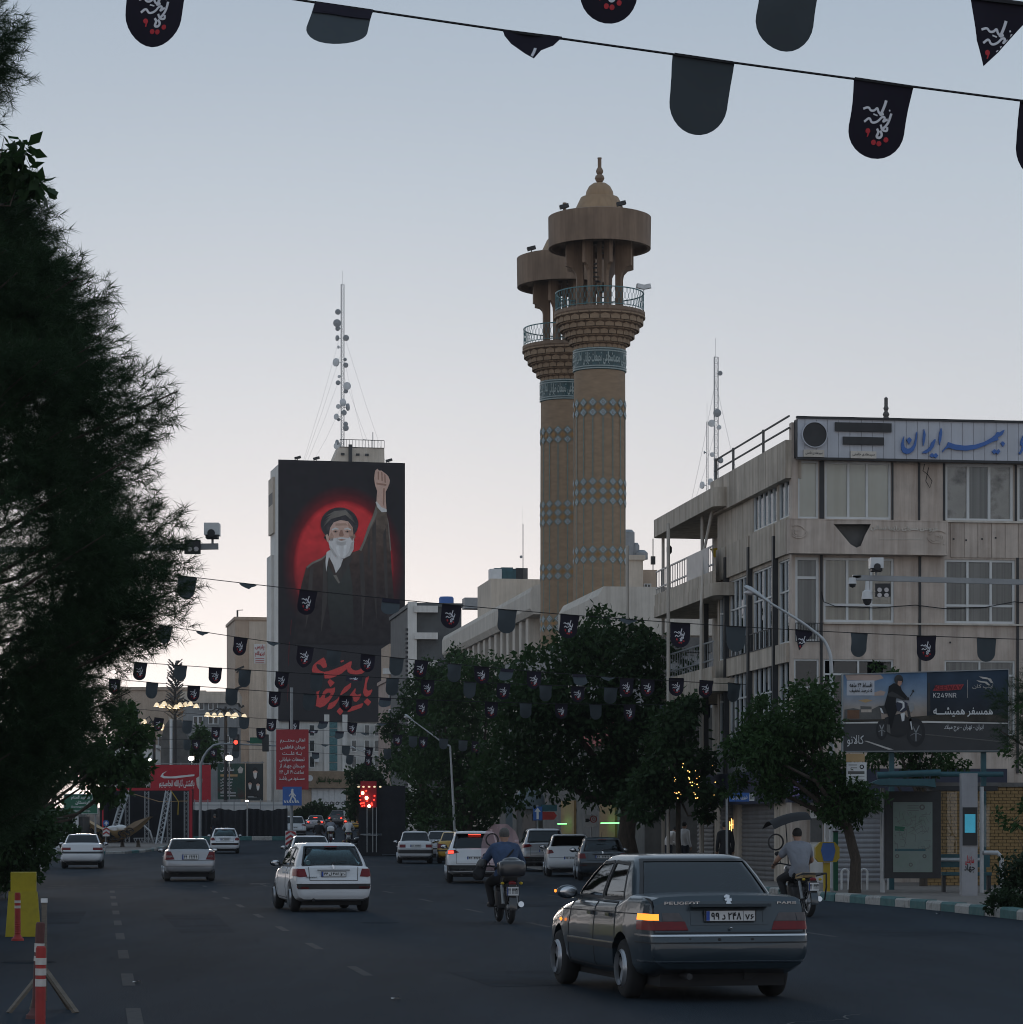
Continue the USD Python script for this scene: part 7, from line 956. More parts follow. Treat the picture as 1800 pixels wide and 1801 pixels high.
# --- other buildings, far to near
def block(name,label,F_,x1,d,z1,mat,z0=-4.,wins=(),fmat='alu_frame',parapet=None,extra=None,wmat='pane_dark'):
  t=thing(name,label,'building',F_)
  part(t,'wall',B(0,x1,0,d,z0,z1),mat)
  part(t,'roof_edge',B(-.15,x1+.15,-.15,d+.15,z1,z1+.35),parapet or mat)
  fr=((0,0,0),(1,0,0),(0,0,1))
  for x,z,w,h,nc in wins:win(t,fr,x-w/2,x+w/2,z-h/2,z+h/2,[k/nc for k in range(1,nc)],(),fmat,wmat,None,.08,-.10)
  return t
def pxframe(pxl,Y,rot=ANG):return Frame(PX(pxl,Y),Y,0.,rot)
def pwins(F_,pts,w,h,nc=1):return[(*F_.hit(px,py),w,h,nc) for px,py in pts]
f=pxframe(414,352,math.radians(10));x1=f.hit(492,1200)[0];z1=f.hit(420,1090)[1]
t=block('apartment_slab','plain tan slab block with a red and white wall advert left of the mural tower',f,x1,14,z1,'stone_tan')
a,b=f.hit(438,1200)[0],f.hit(470,1200)[0];part(t,'tan_band',B(a,b,-.06,-.003,-4,z1-.2),'plaster_cream');part(t,'corner_strip',B(b+.02,x1,-.05,-.003,-4,z1-.2),'plaster_white');part(t,'pipe_bracket',MB().bar((.3,.5,z1+.3),(.3,.5,z1+1.2),.2).bar((.3,.5,z1+1.2),(1.0,.5,z1+1.25),.08),'metal_dark')
a,b=f.hit(447,1167),f.hit(467,1133);ad=part(t,'wall_advert',B(a[0],b[0],-.10,-.062,a[1],b[1]),'sign_white');fa=((0,-.1,0),(1,0,0),(0,0,1));hgt=b[1]-a[1]
part(ad,'lettering',MB().poly(fit(glyph('pars'),a[0]+.15,b[0]-.15,b[1]-hgt*.32,b[1]-.08),fa,.03),'red_sign');part(ad,'lettering',MB().poly(fit(glyph('izogam'),a[0]+.1,b[0]-.1,b[1]-hgt*.66,b[1]-hgt*.36),fa,.03),'red_sign')
for k in range(3):z_=a[1]+.12+.22*k;part(ad,'small_print',B(a[0]+.15,b[0]-.15,-.115,-.1,z_,z_+.08),'red_sign')
for py in(1178,1211,1247):q=f.hit(421,py);part(t,'floodlight',MB().bar((q[0]-.3,0,q[1]-.35),(q[0]-.1,-.9,q[1]),.12).bar((q[0]-.6,-1.0,q[1]-.15),(q[0]+.5,-1.0,q[1]+.35),.4,.25),'metal_dark')
f=pxframe(196,318,math.radians(4));z1=f.hit(240,1214)[1];x1=f.hit(330,1300)[0]
t=block('apartment_block','low tan apartment block with blank upper wall behind the lamp clusters',f,x1,16,z1,'stone_tan',wins=pwins(f,[(262,1300),(285,1305),(218,1330),(240,1330),(262,1330),(300,1335),(222,1365),(245,1365),(268,1368),(300,1368)],.9,1.3,2))
part(t,'roof_box',B(x1*.62,x1*.9,3,9,z1,f.hit(290,1206)[1]),'plaster_cream')
for py in(1315,1345):z_=f.hit(250,py)[1];part(t,'balcony',B(1.5,x1*.55,-1.0,0,z_-.1,z_+.75),'plaster_cream')
f=pxframe(322,310,math.radians(4));z1=f.hit(350,1222)[1];x1=f.hit(418,1300)[0]
t=block('apartment_block','grey stone apartment block with paired dark windows beside the tan slab',f,x1,14,z1,'stone_grey',wins=pwins(f,[(355,1242),(371,1242),(379,1242),(344,1267),(353,1267),(371,1267),(380,1267),(344,1296),(354,1296),(372,1296),(381,1296),(400,1300),(400,1330),(371,1325),(380,1325)],.55,.9,1),parapet='plaster_cream')
part(t,'top_band',B(-.3,x1+.2,-.3,10,z1-.9,z1-.02),'plaster_cream');part(t,'roof_box',B(x1*.1,x1*.4,3,9,z1,f.hit(350,1212)[1]),'plaster_cream');part(t,'lit_shop_window',B(x1*.66,x1*.95,-.3,-.05,6.0,8.2),'map_paper')
f=pxframe(176,290,math.radians(4));z1=f.hit(200,1316)[1];block('low_house','low white house with square windows behind the left trees',f,f.hit(275,1350)[0],8,z1,'plaster_white',wins=pwins(f,[(205,1338),(232,1338),(255,1340),(205,1370),(232,1370),(255,1370)],1.1,1.0,2))
# dark block with white floor bands
f=pxframe(722,262,ANG);x1=f.hit(812,1100)[0];z1=f.hit(730,1067)[1]
t=block('dark_block','charcoal stone block with white floor bands right of the mural tower',f,x1,18,z1,'stone_charcoal',parapet='stone_charcoal')
for py in(1072,1119,1168,1217):z_=f.hit(735,py)[1];part(t,'floor_band',B(.3,f.hit(769,1100)[0],-.7,-.003,z_-.3,z_+.3),'plaster_white')
part(t,'white_column',B(-.25,.55,-.5,-.003,-2,z1+.4),'plaster_white');zg=MB()
for k in range(44):zg.box(-.5,-.26,-.45,-.1,2+k*.42,2.2+k*.42)
part(t,'column_teeth',zg,'metal_dark',kind='stuff')
a,b=f.hit(806,1152),f.hit(816,1122);win(t,((0,0,0),(1,0,0),(0,0,1)),a[0],b[0]-.05,a[1],b[1],(.5,),fw=.16,rec=-.1,back=None,pane='pane_dark')
for p,w in((832,.9),):q=f.hit(p,1060,6);part(t,'roof_cooler',B(q[0]-.9,q[0]+.9,5,7,z1+.3,q[1]+.4),'metal_grey')
part(t,'water_tank',MB().lathe([(0,z1+.3),(.7,z1+.3),(.7,z1+1.2),(.6,z1+1.35),(0,z1+1.4)],18,(x1-.8,5,0)),'sign_blue',40)
f=pxframe(682,300,ANG);x1=f.hit(722,1200)[0];z1=f.hit(690,1132)[1]
t=block('pink_house','narrow pinkish house squeezed between the mural tower and the charcoal block',f,x1,10,z1-4,'plaster_pink',wins=pwins(f,[(692,1225),(692,1262)],1.0,1.7,1));part(t,'upper_wall',B(.2,x1,.3,9,z1-4,z1),'stone_tan');part(t,'cornice',B(-.5,x1,-.6,.2,f.hit(690,1186)[1],f.hit(690,1176)[1]),'plaster_white')
# long white building with fins, running along the street
near=(PX(942,196),196.);f=Frame(near[0],near[1],0.,ANG);D=48.;zt_=18.4
t=thing('white_finned_building','long pale building with deep vertical fins and a rounded parapet, left of the minarets','building',f)
part(t,'wall',B(.6,20,0,D,-2,zt_-1.5),'plaster_cream')
pr=Polygon([(-.5,zt_-2.0),(-.75,zt_-1.6),(-.75,zt_-.5),(-.6,zt_-.15),(-.3,zt_),(1.2,zt_),(1.2,zt_-2.0)])
part(t,'parapet',MB().poly(pr,((0,0,0),(1,0,0),(0,0,1)),2.5,-D),'concrete_pale')
for k in range(15):y=1.0+k*3.2;part(t,'fin',B(-.35,.6,y,y+1.2,4,zt_-2.0),'concrete_pale')
for k in range(14):
  for z_ in(zt_-5.2,zt_-9.):y=2.25+k*3.2;part(t,'spandrel',B(.1,.6,y,y+1.9,z_-1.2,z_),'concrete_pale');part(t,'window_pane',B(.45,.595,y,y+1.9,z_+.02,zt_-2.1 if z_>zt_-6 else z_+2.5),'pane_dark')
part(t,'balcony_fence',grille(MB(),((-1.2,0,0),(0,-1,0),(0,0,1)),-10,-1,zt_-7.2,zt_-5.2,34,.03,0),'stone_tan');part(t,'balcony_slab',B(-1.3,.6,.8,10.2,zt_-7.6,zt_-7.2),'concrete_pale')
ry=30;part(t,'stair_house',B(1.0,9,ry,ry+8,zt_-1.4,f.hit(890,1018,ry)[1]),'plaster_cream');q=f.hit(870,1018,ry+1)
for k,(pxx,mm) in enumerate(((873,'metal_white'),(881,'metal_teal'),(894,'metal_teal'),(900,'metal_teal'),(913,'metal_dark'),(922,'concrete_dark'))):
  q=f.hit(pxx,1018,ry+2);wd=.55;part(t,'roof_cooler',B(q[0]-wd,q[0]+wd*.7,ry+1.5+.2*k,ry+2.6+.2*k,q[1]-.3,q[1]+.75+.08*(k%3)),mm)
# mosque hall behind the trees, and the block above it
f=Frame(*UV(27.5,152.),0.,ANG);zt_=PZ(1043,158)
t=thing('mosque_hall','pale mosque hall with a rounded parapet at the foot of the minarets','building',f)
part(t,'wall',B(0,26,0,12,-1,zt_-2),'concrete_pale')
part(t,'parapet',MB().poly(Polygon([(-.5,zt_-2.6),(-.9,zt_-2.2),(-.9,zt_-.5),(-.6,zt_),(.8,zt_),(.8,zt_-2.6)]),((0,0,0),(1,0,0),(0,0,1)),.6,-13),'concrete_pale')
part(t,'front_parapet',B(.8,26,-.6,.4,zt_-2.6,zt_),'concrete_pale')
for k in range(3):part(t,'window_strip',B(3+k*6,6.5+k*6,-.08,-.004,zt_-7.5,zt_-4),'pane_dark')
part(t,'lower_wing',B(-5.5,-.1,-26,1.2,-1,9.7),'stone_grey');part(t,'wing_fascia',B(-5.7,-5.5,-26.2,1.4,9.6,10.7),'kiosk_dome');part(t,'wing_roof',B(-5.5,-.1,-26.2,1.4,9.75,10.4),'concrete_dark')
for k in range(6):part(t,'wing_window',B(-5.56,-5.503,-24+k*4.2,-21+k*4.2,6.2,8.6),'pane_dark')
f=pxframe(1096,205,ANG);x1=f.hit(1155,1000)[0];z1=f.hit(1120,985)[1]
t=block('roof_block','beige block with water tanks on its roof between the minarets and the corner building',f,x1*.6,12,z1,'plaster_cream');part(t,'low_part',B(x1*.6+.1,x1*1.1,1,12,0,f.hit(1140,1000)[1]),'stone_tan');win(t,((0,.9,0),(1,0,0),(0,0,1)),x1*.68,x1*.9,f.hit(1140,1048)[1],f.hit(1140,1025)[1],(.5,),rec=-.15,back=None,pane='pane_dark')
for pxx,py0,py1,r_ in((1105,984,932,.5),(1118,984,955,.3),(1127,984,968,.55)):q=f.hit(pxx,py0,4);part(t,'water_tank',MB().lathe([(0,q[1]),(r_,q[1]),(r_,f.hit(pxx,py1,4)[1]-.2),(r_*.6,f.hit(pxx,py1,4)[1]),(0,f.hit(pxx,py1,4)[1])],16,(q[0],4,0)),'metal_grey',40)
q=f.hit(1149,1000,4);part(t,'roof_pole',MB().bar((q[0],4,q[1]-2),(q[0],4,q[1]+2.2),.06).bar((q[0],4,q[1]+.3),(q[0],4,q[1]+.9),.3),'metal_dark')
# shop row behind the street trees
f=Frame(*UV(20.6,107.),0.,ANG)
t=thing('shop_row','low row of shops behind the street trees with red and green lit signs','building',f)
part(t,'wall',B(0,8,0,40,-1,6.4),'concrete_dark')
for k in range(8):shutter(t,((0,0,0),(0,-1,0),(0,0,1)),-(4.4+5*k),-(.8+5*k),.1,3.0,'shutter_dark',.3) if k not in(1,3) else part(t,'tiled_shopfront',B(-.1,-.003,.8+5*k,4.4+5*k,.1,3.0),'brick_yellow')
for y0,y1 in((3.2,7.4),(16.5,18.5)):part(t,'green_tube_light',B(-.4,-.3,y0,y1,1.95,2.0),'glow_green')
part(t,'red_sign',B(-.35,-.05,.5,12,5.2,6.2),'red_sign')
# --- bunting strings and flags
FWD,FHT=.26,.67
def flag_shape(w=FWD,h=FHT):return Polygon([(-w,0),(-w*1.0,-h*.3),(-w*1.03,-h+w*.95)]+[(w*1.03*math.cos(a),-h+w*.95+w*.95*math.sin(a)) for a in np.linspace(PI,2*PI,15)][1:-1]+[(w*1.03,-h+w*.95),(w,-h*.3),(w,0)])
CQ=lambda p:((p[0]-1128)/275*.52,-(p[1]-395)/350*.66)
STROKES=[([(1153,475),(1149,505),(1136,550)],10),([(1046,533),(1072,519),(1084,536),(1103,532),(1116,514),(1124,536),(1142,544),(1152,538)],8),([(1189,531),(1184,570),(1172,594),(1160,606)],9),([(1060,592),(1084,566),(1098,592),(1128,580),(1148,550),(1164,556),(1152,578),(1176,560)],8),([(1146,590),(1156,614),(1184,616),(1180,596)],8),([(1130,612),(1142,626),(1132,650),(1152,653),(1162,636),(1148,618)],9),([(1100,548),(1122,552)],5),([(1176,515),(1180,522)],5)]
def chaikin(p,n=2):
  p=np.asarray(p,float)
  for _ in range(n):p=np.vstack([p[:1],*[np.array([.75*a+.25*b,.25*a+.75*b]) for a,b in zip(p[:-1],p[1:])],p[-1:]])
  return p
LET=unary_union([LineString([CQ(p) for p in chaikin(s)]).buffer(w/275*.34,cap_style=2) for s,w in STROKES])
DOTS=unary_union([Point(*CQ(p)).buffer(.024,2) for p in((1086,630),(1184,655),(1124,677),(1152,678))]+[LineString([CQ((1092,636)),CQ((1088,655))]).buffer(.006)])
def cloth(g,off,bend,seg=.05,th=.003):
  """Flat shape g draped by `bend` (x, z) -> (x, y, z); off lifts it towards the viewer."""
  m=MB()
  for q in(g.geoms if hasattr(g,'geoms') else[g]):
    if q.is_empty:continue
    mm=trimesh.creation.extrude_polygon(q.segmentize(seg),th,engine='earcut');mm=mm.subdivide_to_size(seg*1.6) if q.area>.05 else mm;v=np.asarray(mm.vertices)
    x,y,z=bend(v[:,0],v[:,1]);m.add(np.stack([x,y-off-v[:,2],z],1),mm.faces)
  return m
def make_flag(label,loc,rot,printed,bend,group,roll=0.,shape=None,band=0):
  t=thing('bunting_flag',label,'flag',loc,rot,group)
  if roll:UsdGeom.Xformable(stage.GetPrimAtPath(t)).AddRotateYOp(opSuffix='roll').Set(math.degrees(roll))
  g=shape or flag_shape()
  part(t,'fabric',cloth(g,0,bend),'flag_cloth' if printed else 'flag_plain',40)
  part(t,'hem',MB().bar((-FWD,0,.0),(FWD,0,.0),.03,.022),'rope')
  if printed:
    a,b=LET.intersection(g.buffer(-.01)),DOTS.intersection(g.buffer(-.01))
    if not a.is_empty:part(t,'lettering',cloth(a,.0045,bend),'flag_letter',kind='stuff')
    if not b.is_empty:part(t,'red_dots',cloth(b,.0045,bend),'flag_red',kind='stuff')
  if band:part(t,'fold',cloth(shapely.box(-FWD+.01,-.17,FWD,0),.02,bend),'flag_cloth')
  return t
rip=lambda a,k,p:(lambda x,z:(x*(1+.06*np.sin(5*z+p))+.03*z*np.sin(p*3),a*np.sin(k*x+p)*np.clip(-z/.3,0,1)+.4*a*np.sin(6*z+p),z))
def twist(q):return lambda x,z:(x*np.cos(q*z),x*np.sin(q*z)*1.0,z+.25*np.abs(x)*np.clip(-z,0,1))
def lift(q,p=0.):return lambda x,z:(x,-.8*np.abs(np.sin(q))*(-z)+.02*np.sin(14*x+p),z*math.cos(q)+.03*np.sin(9*x+p)*(-z))
tri=Polygon([(-.26,0),(.26,0),(.24,-.10),(.02,-.42),(-.10,-.56),(-.19,-.36)])
crump=Polygon([(-.26,0),(.26,0),(.20,-.10),(.10,-.17),(.05,-.27),(-.03,-.23),(-.17,-.14),(-.24,-.06)])
KIND={'a':(True,rip(.03,7,.4),None,0),'b':(True,rip(.045,9,2.),None,0),'c':(True,twist(.9),None,0),'t':(True,rip(.05,8,1.),tri,0),'p':(False,rip(.03,6,1.3),None,0),'q':(False,rip(.05,8,.2),None,0),'f':(False,lift(.85),None,1),'l':(True,lift(1.25,1.),None,0),'x':(True,lift(.5,2.),crump,0),'y':(False,lift(.9,.5),crump,0)}
WORD={'a':'printed flag','b':'rippled printed flag','c':'twisted printed flag','t':'slanted printed flag','p':'plain dark flag','q':'rippled plain flag','f':'folded plain flag','l':'flattened printed flag','x':'crumpled printed flag','y':'crumpled plain flag'}
ORD=['first','second','third','fourth','fifth','sixth','seventh','eighth','ninth']
PROTO={}
def row(Y,pts,flags,place,r=.012,sc=1.):
  """One string through photograph points at distance Y, with its flags: (px, kind[, py])."""
  xs,ys=[p[0] for p in pts],[p[1] for p in pts];c=np.polyfit(xs,ys,min(2,len(pts)-1));yy=lambda px:np.polyval(c,px)
  q=np.linspace(xs[0],xs[-1],24);solo('bunting_string',MB().tube([P(a,yy(a),Y) for a in q],r,5),'rope',f'thin black bunting string {place}','string',group=None)
  cnt={}
  for f in flags:cnt[f[1]]=cnt.get(f[1],0)+1
  seen={}
  for f in flags:
    px,k=f[0],f[1];n=seen[k]=seen.get(k,0)+1
    py=f[2] if len(f)>2 else yy(px);loc=P(px,py,Y);slope=math.atan(np.polyval(np.polyder(c),px));rot=RNG.uniform(-.25,.25)
    lab=f'{WORD[k]} on the string {place}'+(f', {ORD[n - 1]} such from left' if cnt[k]>1 else '');grp=f'flags on the string {place}'
    if k not in PROTO:PROTO[k]=make_flag(lab,loc,rot*.3,KIND[k][0],KIND[k][1],grp,slope,KIND[k][2],KIND[k][3])
    else:copy(PROTO[k],'bunting_flag',lab,'flag',loc,rot,grp,roll=slope+RNG.uniform(-.06,.06),scale=(sc*RNG.uniform(.94,1.03),1,sc*RNG.uniform(.92,1.06)))
row(25.,[(505,-3),(880,51),(1190,97),(1505,139),(1815,179)],[(605,'f'),(937,'x'),(1238,'p'),(1555,'a'),(1850,'b')],'nearest overhead',.011)
row(24.,[(980,-103),(1341,-55),(1713,-6),(1830,8)],[(1083,'a',-102),(1393,'q',-50),(1765,'t',3)],'cutting the top right corner',.011)
row(25.5,[(150,-72),(278,-55),(420,-40)],[(278,'b',-50)],'above the top left edge',.011)
row(79.,[(300,1010),(545,1039),(725,1057),(900,1074),(1030,1084),(1200,1096),(1500,1111),(1815,1126)],[(330,'p'),(437,'y'),(543,'a'),(688,'f'),(795,'b'),(893,'q'),(1003,'a'),(1105,'y'),(1197,'b'),(1295,'p'),(1415,'t'),(1512,'q'),(1630,'a'),(1736,'p')],'crossing mural and minarets')
row(90.,[(200,1085),(482,1131),(700,1157),(900,1178),(1110,1192),(1420,1208)],[(291,'p'),(357,'y'),(424,'a'),(482,'y'),(538,'c'),(588,'q'),(648,'b'),(698,'p'),(742,'a'),(800,'q'),(848,'b'),(893,'f'),(940,'c'),(1018,'f',1186),(1070,'y'),(1103,'a'),(1140,'c'),(1190,'b',1193),(1243,'a',1197),(1292,'q',1202),(1330,'b',1204),(1384,'c',1206)],'over the red lettering',sc=.86)
row(93.,[(180,1160),(318,1172),(480,1180),(700,1192),(900,1205),(1150,1211)],[(248,'a'),(318,'p'),(379,'b'),(431,'q'),(497,'a'),(558,'p'),(624,'l'),(691,'q'),(753,'b'),(827,'p'),(887,'a'),(960,'q'),(1017,'b'),(1075,'q')],'below the ring sign',sc=.82)
row(95.5,[(150,1190),(268,1199),(410,1213),(600,1225),(740,1231),(1000,1236),(1400,1238)],[(202,'a'),(268,'p'),(341,'b'),(408,'q'),(484,'a'),(545,'p'),(608,'b'),(678,'f'),(743,'a'),(865,'b'),(925,'q'),(988,'b'),(1048,'p'),(1108,'c'),(1172,'q'),(1240,'a'),(1300,'p'),(1365,'b')],'level with the lamp clusters',sc=.80)
row(150.,[(200,1243),(430,1262),(600,1270),(760,1274)],[(235,'p'),(280,'b',1263),(330,'q',1268),(430,'p'),(478,'a'),(518,'b'),(570,'f'),(620,'c'),(672,'y')],'just under the mural')
row(166.,[(230,1280),(459,1279),(560,1284),(700,1296),(860,1305)],[(380,'a'),(410,'p'),(459,'b'),(552,'l'),(598,'f'),(642,'y'),(700,'a'),(727,'q'),(745,'b'),(781,'p'),(815,'q'),(838,'a')],'above the traffic signal')
row(182.,[(260,1301),(420,1302),(560,1308),(720,1322),(880,1335)],[(330,'q'),(345,'b'),(440,'y'),(572,'y'),(609,'p'),(650,'a'),(682,'q'),(722,'b'),(753,'p'),(782,'a'),(845,'a')],'low across the square')
row(196.,[(280,1316),(430,1318),(560,1324),(700,1336)],[(375,'b'),(415,'p'),(616,'q'),(649,'a'),(555,'f')],'lowest over the square')
# --- left edge: barrier, bollards
f=Frame(PX(38,45),45.2,0,ANG)
t=thing('barrier_block','yellow painted plywood barrier of two boxes at the left edge','barrier',f)
part(t,'front_panel',MB().poly(Polygon([(-.29,0),(.27,0),(.21,.72),(-.24,.72)]),((0,0,0),(1,0,0),(0,.12,1)),.02,-.45),'paint_yellow')
part(t,'upper_box',B(-.22,.18,.42,.95,0,1.02),'paint_yellow',label='brighter upper box of the barrier')
def bollard(label,loc,hgt,mat,bands,base=True,r=.045,lean=0.,ribs=True,group=None):
  t=thing('traffic_bollard',label,'bollard',loc,0.,group);R=rotm((0,1,0),lean)
  part(t,'post',MB().lathe([(0,hgt),(r*.8,hgt),(r,hgt-.02),(r,.02),(0,.02)],20).xf(R),mat,40)
  for z0,z1 in bands:part(t,'reflective_band',MB().lathe([(r,z0),(r+.003,z0),(r+.003,z1),(r,z1)],20).xf(R),'reflector',40)
  if ribs:
    m=MB()
    for k in range(7):m.lathe([(r,.08+.035*k),(r+.008,.085+.035*k),(r,.1+.035*k)],20)
    part(t,'rib',m.xf(R),mat,kind='stuff')
  if base:part(t,'base',MB().lathe([(r,.10),(r*1.6,.05),(r*2.1,.035),(r*2.2,0),(0,0)],20),mat,30)
  return t
bollard('slim orange red bollard in front of the yellow barrier',(PX(31,43.6),43.6,0),.74,'bollard_red',[(.50,.54),(.58,.62)])
bollard('red bollard with three pale bands, nearest the camera at the bottom left',(PX(70.5,23.),23.,0),.78-.02,'bollard_red',[(.435,.495),(.525,.58),(.61,.665)],r=.042,ribs=False,lean=.01)
bollard('dark brownish bollard behind the nearest red one',(PX(63,25.6),25.6,0),.87,'bollard_dark',[(.60,.68),(.52,.565)],r=.042,ribs=False,lean=.05)
t=thing('wooden_trestle','weathered wooden post on splayed legs behind the red bollards','trestle',(PX(78,26.6),26.6,0))
part(t,'post',MB().bar((.0,0,.1),(.0,0,1.02),.045),'wood');part(t,'cap',B(-.028,.028,-.03,.03,1.02,1.06),'sign_white')
for dx,dy in((-.30,-.2),(.33,-.2),(-.16,.3),(.2,.3)):part(t,'leg',MB().bar((0,0,.40),(dx,dy,.0),.06,.03),'wood')
# --- surveillance cameras on their arms
def cam_head(t,p,sc=1.,name='camera_housing'):
  m=MB();v=trimesh.creation.box((.32,.42,.26));m.mesh(mani(v).refine(1),None,p+np.array((0,0,.22)));part(t,name,m,'metal_white')
  part(t,'camera_lens',MB().lathe([(0,0),(.075,0),(.085,-.05),(0,-.05)],14,tuple(p+np.array((0,-.20,.12))),'y').box(p[0]-.13,p[0]+.13,p[1]-.19,p[1]+.14,p[2]+.02,p[2]+.10),'metal_dark');part(t,'bracket',MB().bar(p+np.array((0,.05,-.2)),p+np.array((0,.05,.06)),.05),'metal_grey')
Yc=70.;a=P(1500,1016,Yc);b=P(1835,1025,Yc)
t=thing('camera_gantry','grey arm from the right edge carrying dome cameras and an infrared lamp','camera pole',(0,0,0))
part(t,'arm',MB().bar(a,b,.10,.13),'metal_grey');part(t,'pole',MB().tube([(*b[:2],0),(*b[:2],b[2]+.3)],.12,12),'metal_grey')
cam_head(t,P(1541,1000,Yc)+(0,-.05,-.1))
d=P(1526,1052,Yc);part(t,'dome_camera',MB().lathe([(.05,.42),(.06,.2),(.12,.16),(.14,0),(.135,-.03),(0,-.03)],18,tuple(d)),'metal_white',30);part(t,'dome_glass',MB().lathe([(.115,-.02),(.10,-.11),(.05,-.17),(0,-.18)],18,tuple(d)),'metal_dark',True)
d=P(1500,1027,Yc);part(t,'dome_camera',MB().lathe([(.0,.16),(.09,.15),(.10,0),(0,0)],16,tuple(d)),'metal_white',30);part(t,'dome_glass',MB().lathe([(.09,0),(.07,-.07),(0,-.1)],16,tuple(d)),'metal_dark',True);part(t,'mount',MB().bar(d+(0,0,.16),d+(.2,0,.18),.1,.06),'metal_white')
d=P(1553,1038,Yc);q=part(t,'infrared_lamp',MB().box(d[0]-.19,d[0]+.19,Yc-.06,Yc+.06,d[2]-.16,d[2]+.16),'metal_dark')
for i in(-1,1):
  for j in(-1,1):part(q,'lamp_lens',MB().lathe([(0,-.02),(.055,-.02),(.06,.02),(0,.02)],14,(d[0]+i*.085,Yc-.07,d[2]-.045+j*.065-.02),'y'),'lamp_white')
Yc=62.;a=P(384,961,Yc);b=P(-60,969,Yc)
t=thing('camera_gantry','grey arm with a white camera and a twin lamp poking out of the left pine','camera pole',(0,0,0))
part(t,'arm',MB().bar(b,a,.11,.13),'metal_grey');part(t,'pole',MB().tube([(*b[:2],0),(*b[:2],b[2]+.3)],.12,12),'metal_grey');cam_head(t,P(374,948,Yc)+(0,-.05,-.02))
d=P(341,963,Yc);q=part(t,'infrared_lamp',MB().box(d[0]-.19,d[0]+.16,Yc-.16,Yc-.06,d[2]-.15,d[2]+.15),'metal_dark')
for i in(-1,1):part(q,'lamp_lens',MB().lathe([(0,-.02),(.05,-.02),(.055,.02),(0,.02)],14,(d[0]+i*.07,Yc-.17,d[2]-.05),'y'),'lamp_white')
# --- street lamps
def street_lamp(label,pole_px,Y,path,head,zb=None,r=.055):
  t=thing('street_lamp',label,'street lamp',(0,0,0));pts=[P(px,py,Y) for px,py in path];base=np.array((PX(pole_px,Y),Y,gz(Y)))
  part(t,'pole',MB().tube([base,base+(0,0,1.2),pts[0]],[r*1.7,r*1.5,r],12),'steel_galv',40)
  cs=np.array(pts);u=np.linspace(0,len(pts)-1,22);from scipy.interpolate import PchipInterpolator as PC
  part(t,'arm',MB().tube(PC(range(len(pts)),cs)(u),np.linspace(r,r*.6,22),10),'steel_galv',40)
  e=pts[-1];d=pts[-1]-pts[-2];d/=np.linalg.norm(d);L=head;n=np.array((d[2],0,-d[0]));n=n if n[2]<0 else-n
  h=MB()
  for k,(q,w,th) in enumerate(((0,.05,.05),(.25,.09,.07),(.5,.16,.10),(.8,.17,.11),(1.0,.08,.06))):pass
  rings=[]
  for q,w,th in((0,.045,.045),(.25,.08,.06),(.5,.15,.09),(.8,.16,.10),(.97,.10,.07),(1.0,.02,.03)):
    c=e+d*L*q;rings.append([c+np.array((0,1.,0))*w*math.cos(a)-n*th*max(math.sin(a),-.25) for a in np.linspace(0,2*PI,14,endpoint=False)])
  part(t,'lamp_head',loft(rings),'steel_galv',50)
  part(t,'lamp_bowl',MB().ball(e+d*L*.72+n*.05,(.17,.13,.07),2),'lamp_white',True)
  return t
street_lamp('curved grey street lamp in front of the corner building',1464,76.,[(1463,1195),(1462,1160),(1452,1130),(1425,1105),(1354,1060)],.80)
street_lamp('street lamp leaning out of the trees below the mural',800,168.,[(792,1312),(782,1308),(760,1292),(727,1268)],.62)
street_lamp('small double bend street lamp left of the gate sign',650,240.,[(651,1345),(650,1330),(645,1325),(628,1318)],.6);street_lamp('thin street lamp pole in front of the metal gate',675,250.,[(676,1352),(675,1340),(670,1334),(650,1323)],.6)
# --- signs
def post(t,px,Y,zt,r=.04,name='post',mat='metal_grey'):return part(t,name,MB().tube([(PX(px,Y),Y,gz(Y)-.05),(PX(px,Y),Y,zt)],r,10),mat,40)
def board(t,name,px0,py0,px1,py1,Y,mat,th=.04,rot=0.):
  a,b=P(px0,py1,Y),P(px1,py0,Y);return part(t,name,MB().box(a[0],b[0],Y-th,Y,a[2],b[2]),mat)
def plane(Y,th):return((0,Y-th,0),(1,0,0),(0,0,1))
def rpx(px0,py0,px1,py1,Y):a,b=P(px0,py1,Y),P(px1,py0,Y);return shapely.box(a[0],a[2],b[0],b[2])
def gpx(key,px0,px1,py0,py1,Y):return fit(glyph(key),PX(px0,Y),PX(px1,Y),PZ(py1,Y),PZ(py0,Y))
ppx=lambda pts,Y:Polygon([(PX(x,Y),PZ(y,Y)) for x,y in pts]).buffer(0)
Y=110.
t=thing('road_sign','red notice, blue pedestrian sign and chevron plate on one pole behind the white hatchback','sign',(0,0,0));post(t,513,Y,PZ(1282,Y)+1.6,.06)
q=board(t,'notice_board',486,1283,543,1389,Y-.1,'red_sign')
for k,(key,x0,x1) in enumerate((('neigh',493,537),('square',493,537),('because',497,531),('gather',492,536),('jihad_sq',492,536),('hours',492,535),('blocked',491,536))):part(q,'lettering',MB().poly(gpx(key,x0,x1,1299+11.1*k,1307.5+11.1*k,Y-.1),plane(Y-.14,0),.012),'sign_white')
q=board(t,'pedestrian_sign',497.5,1384,531,1417,Y-.2,'sign_blue');Yq=Y-.24
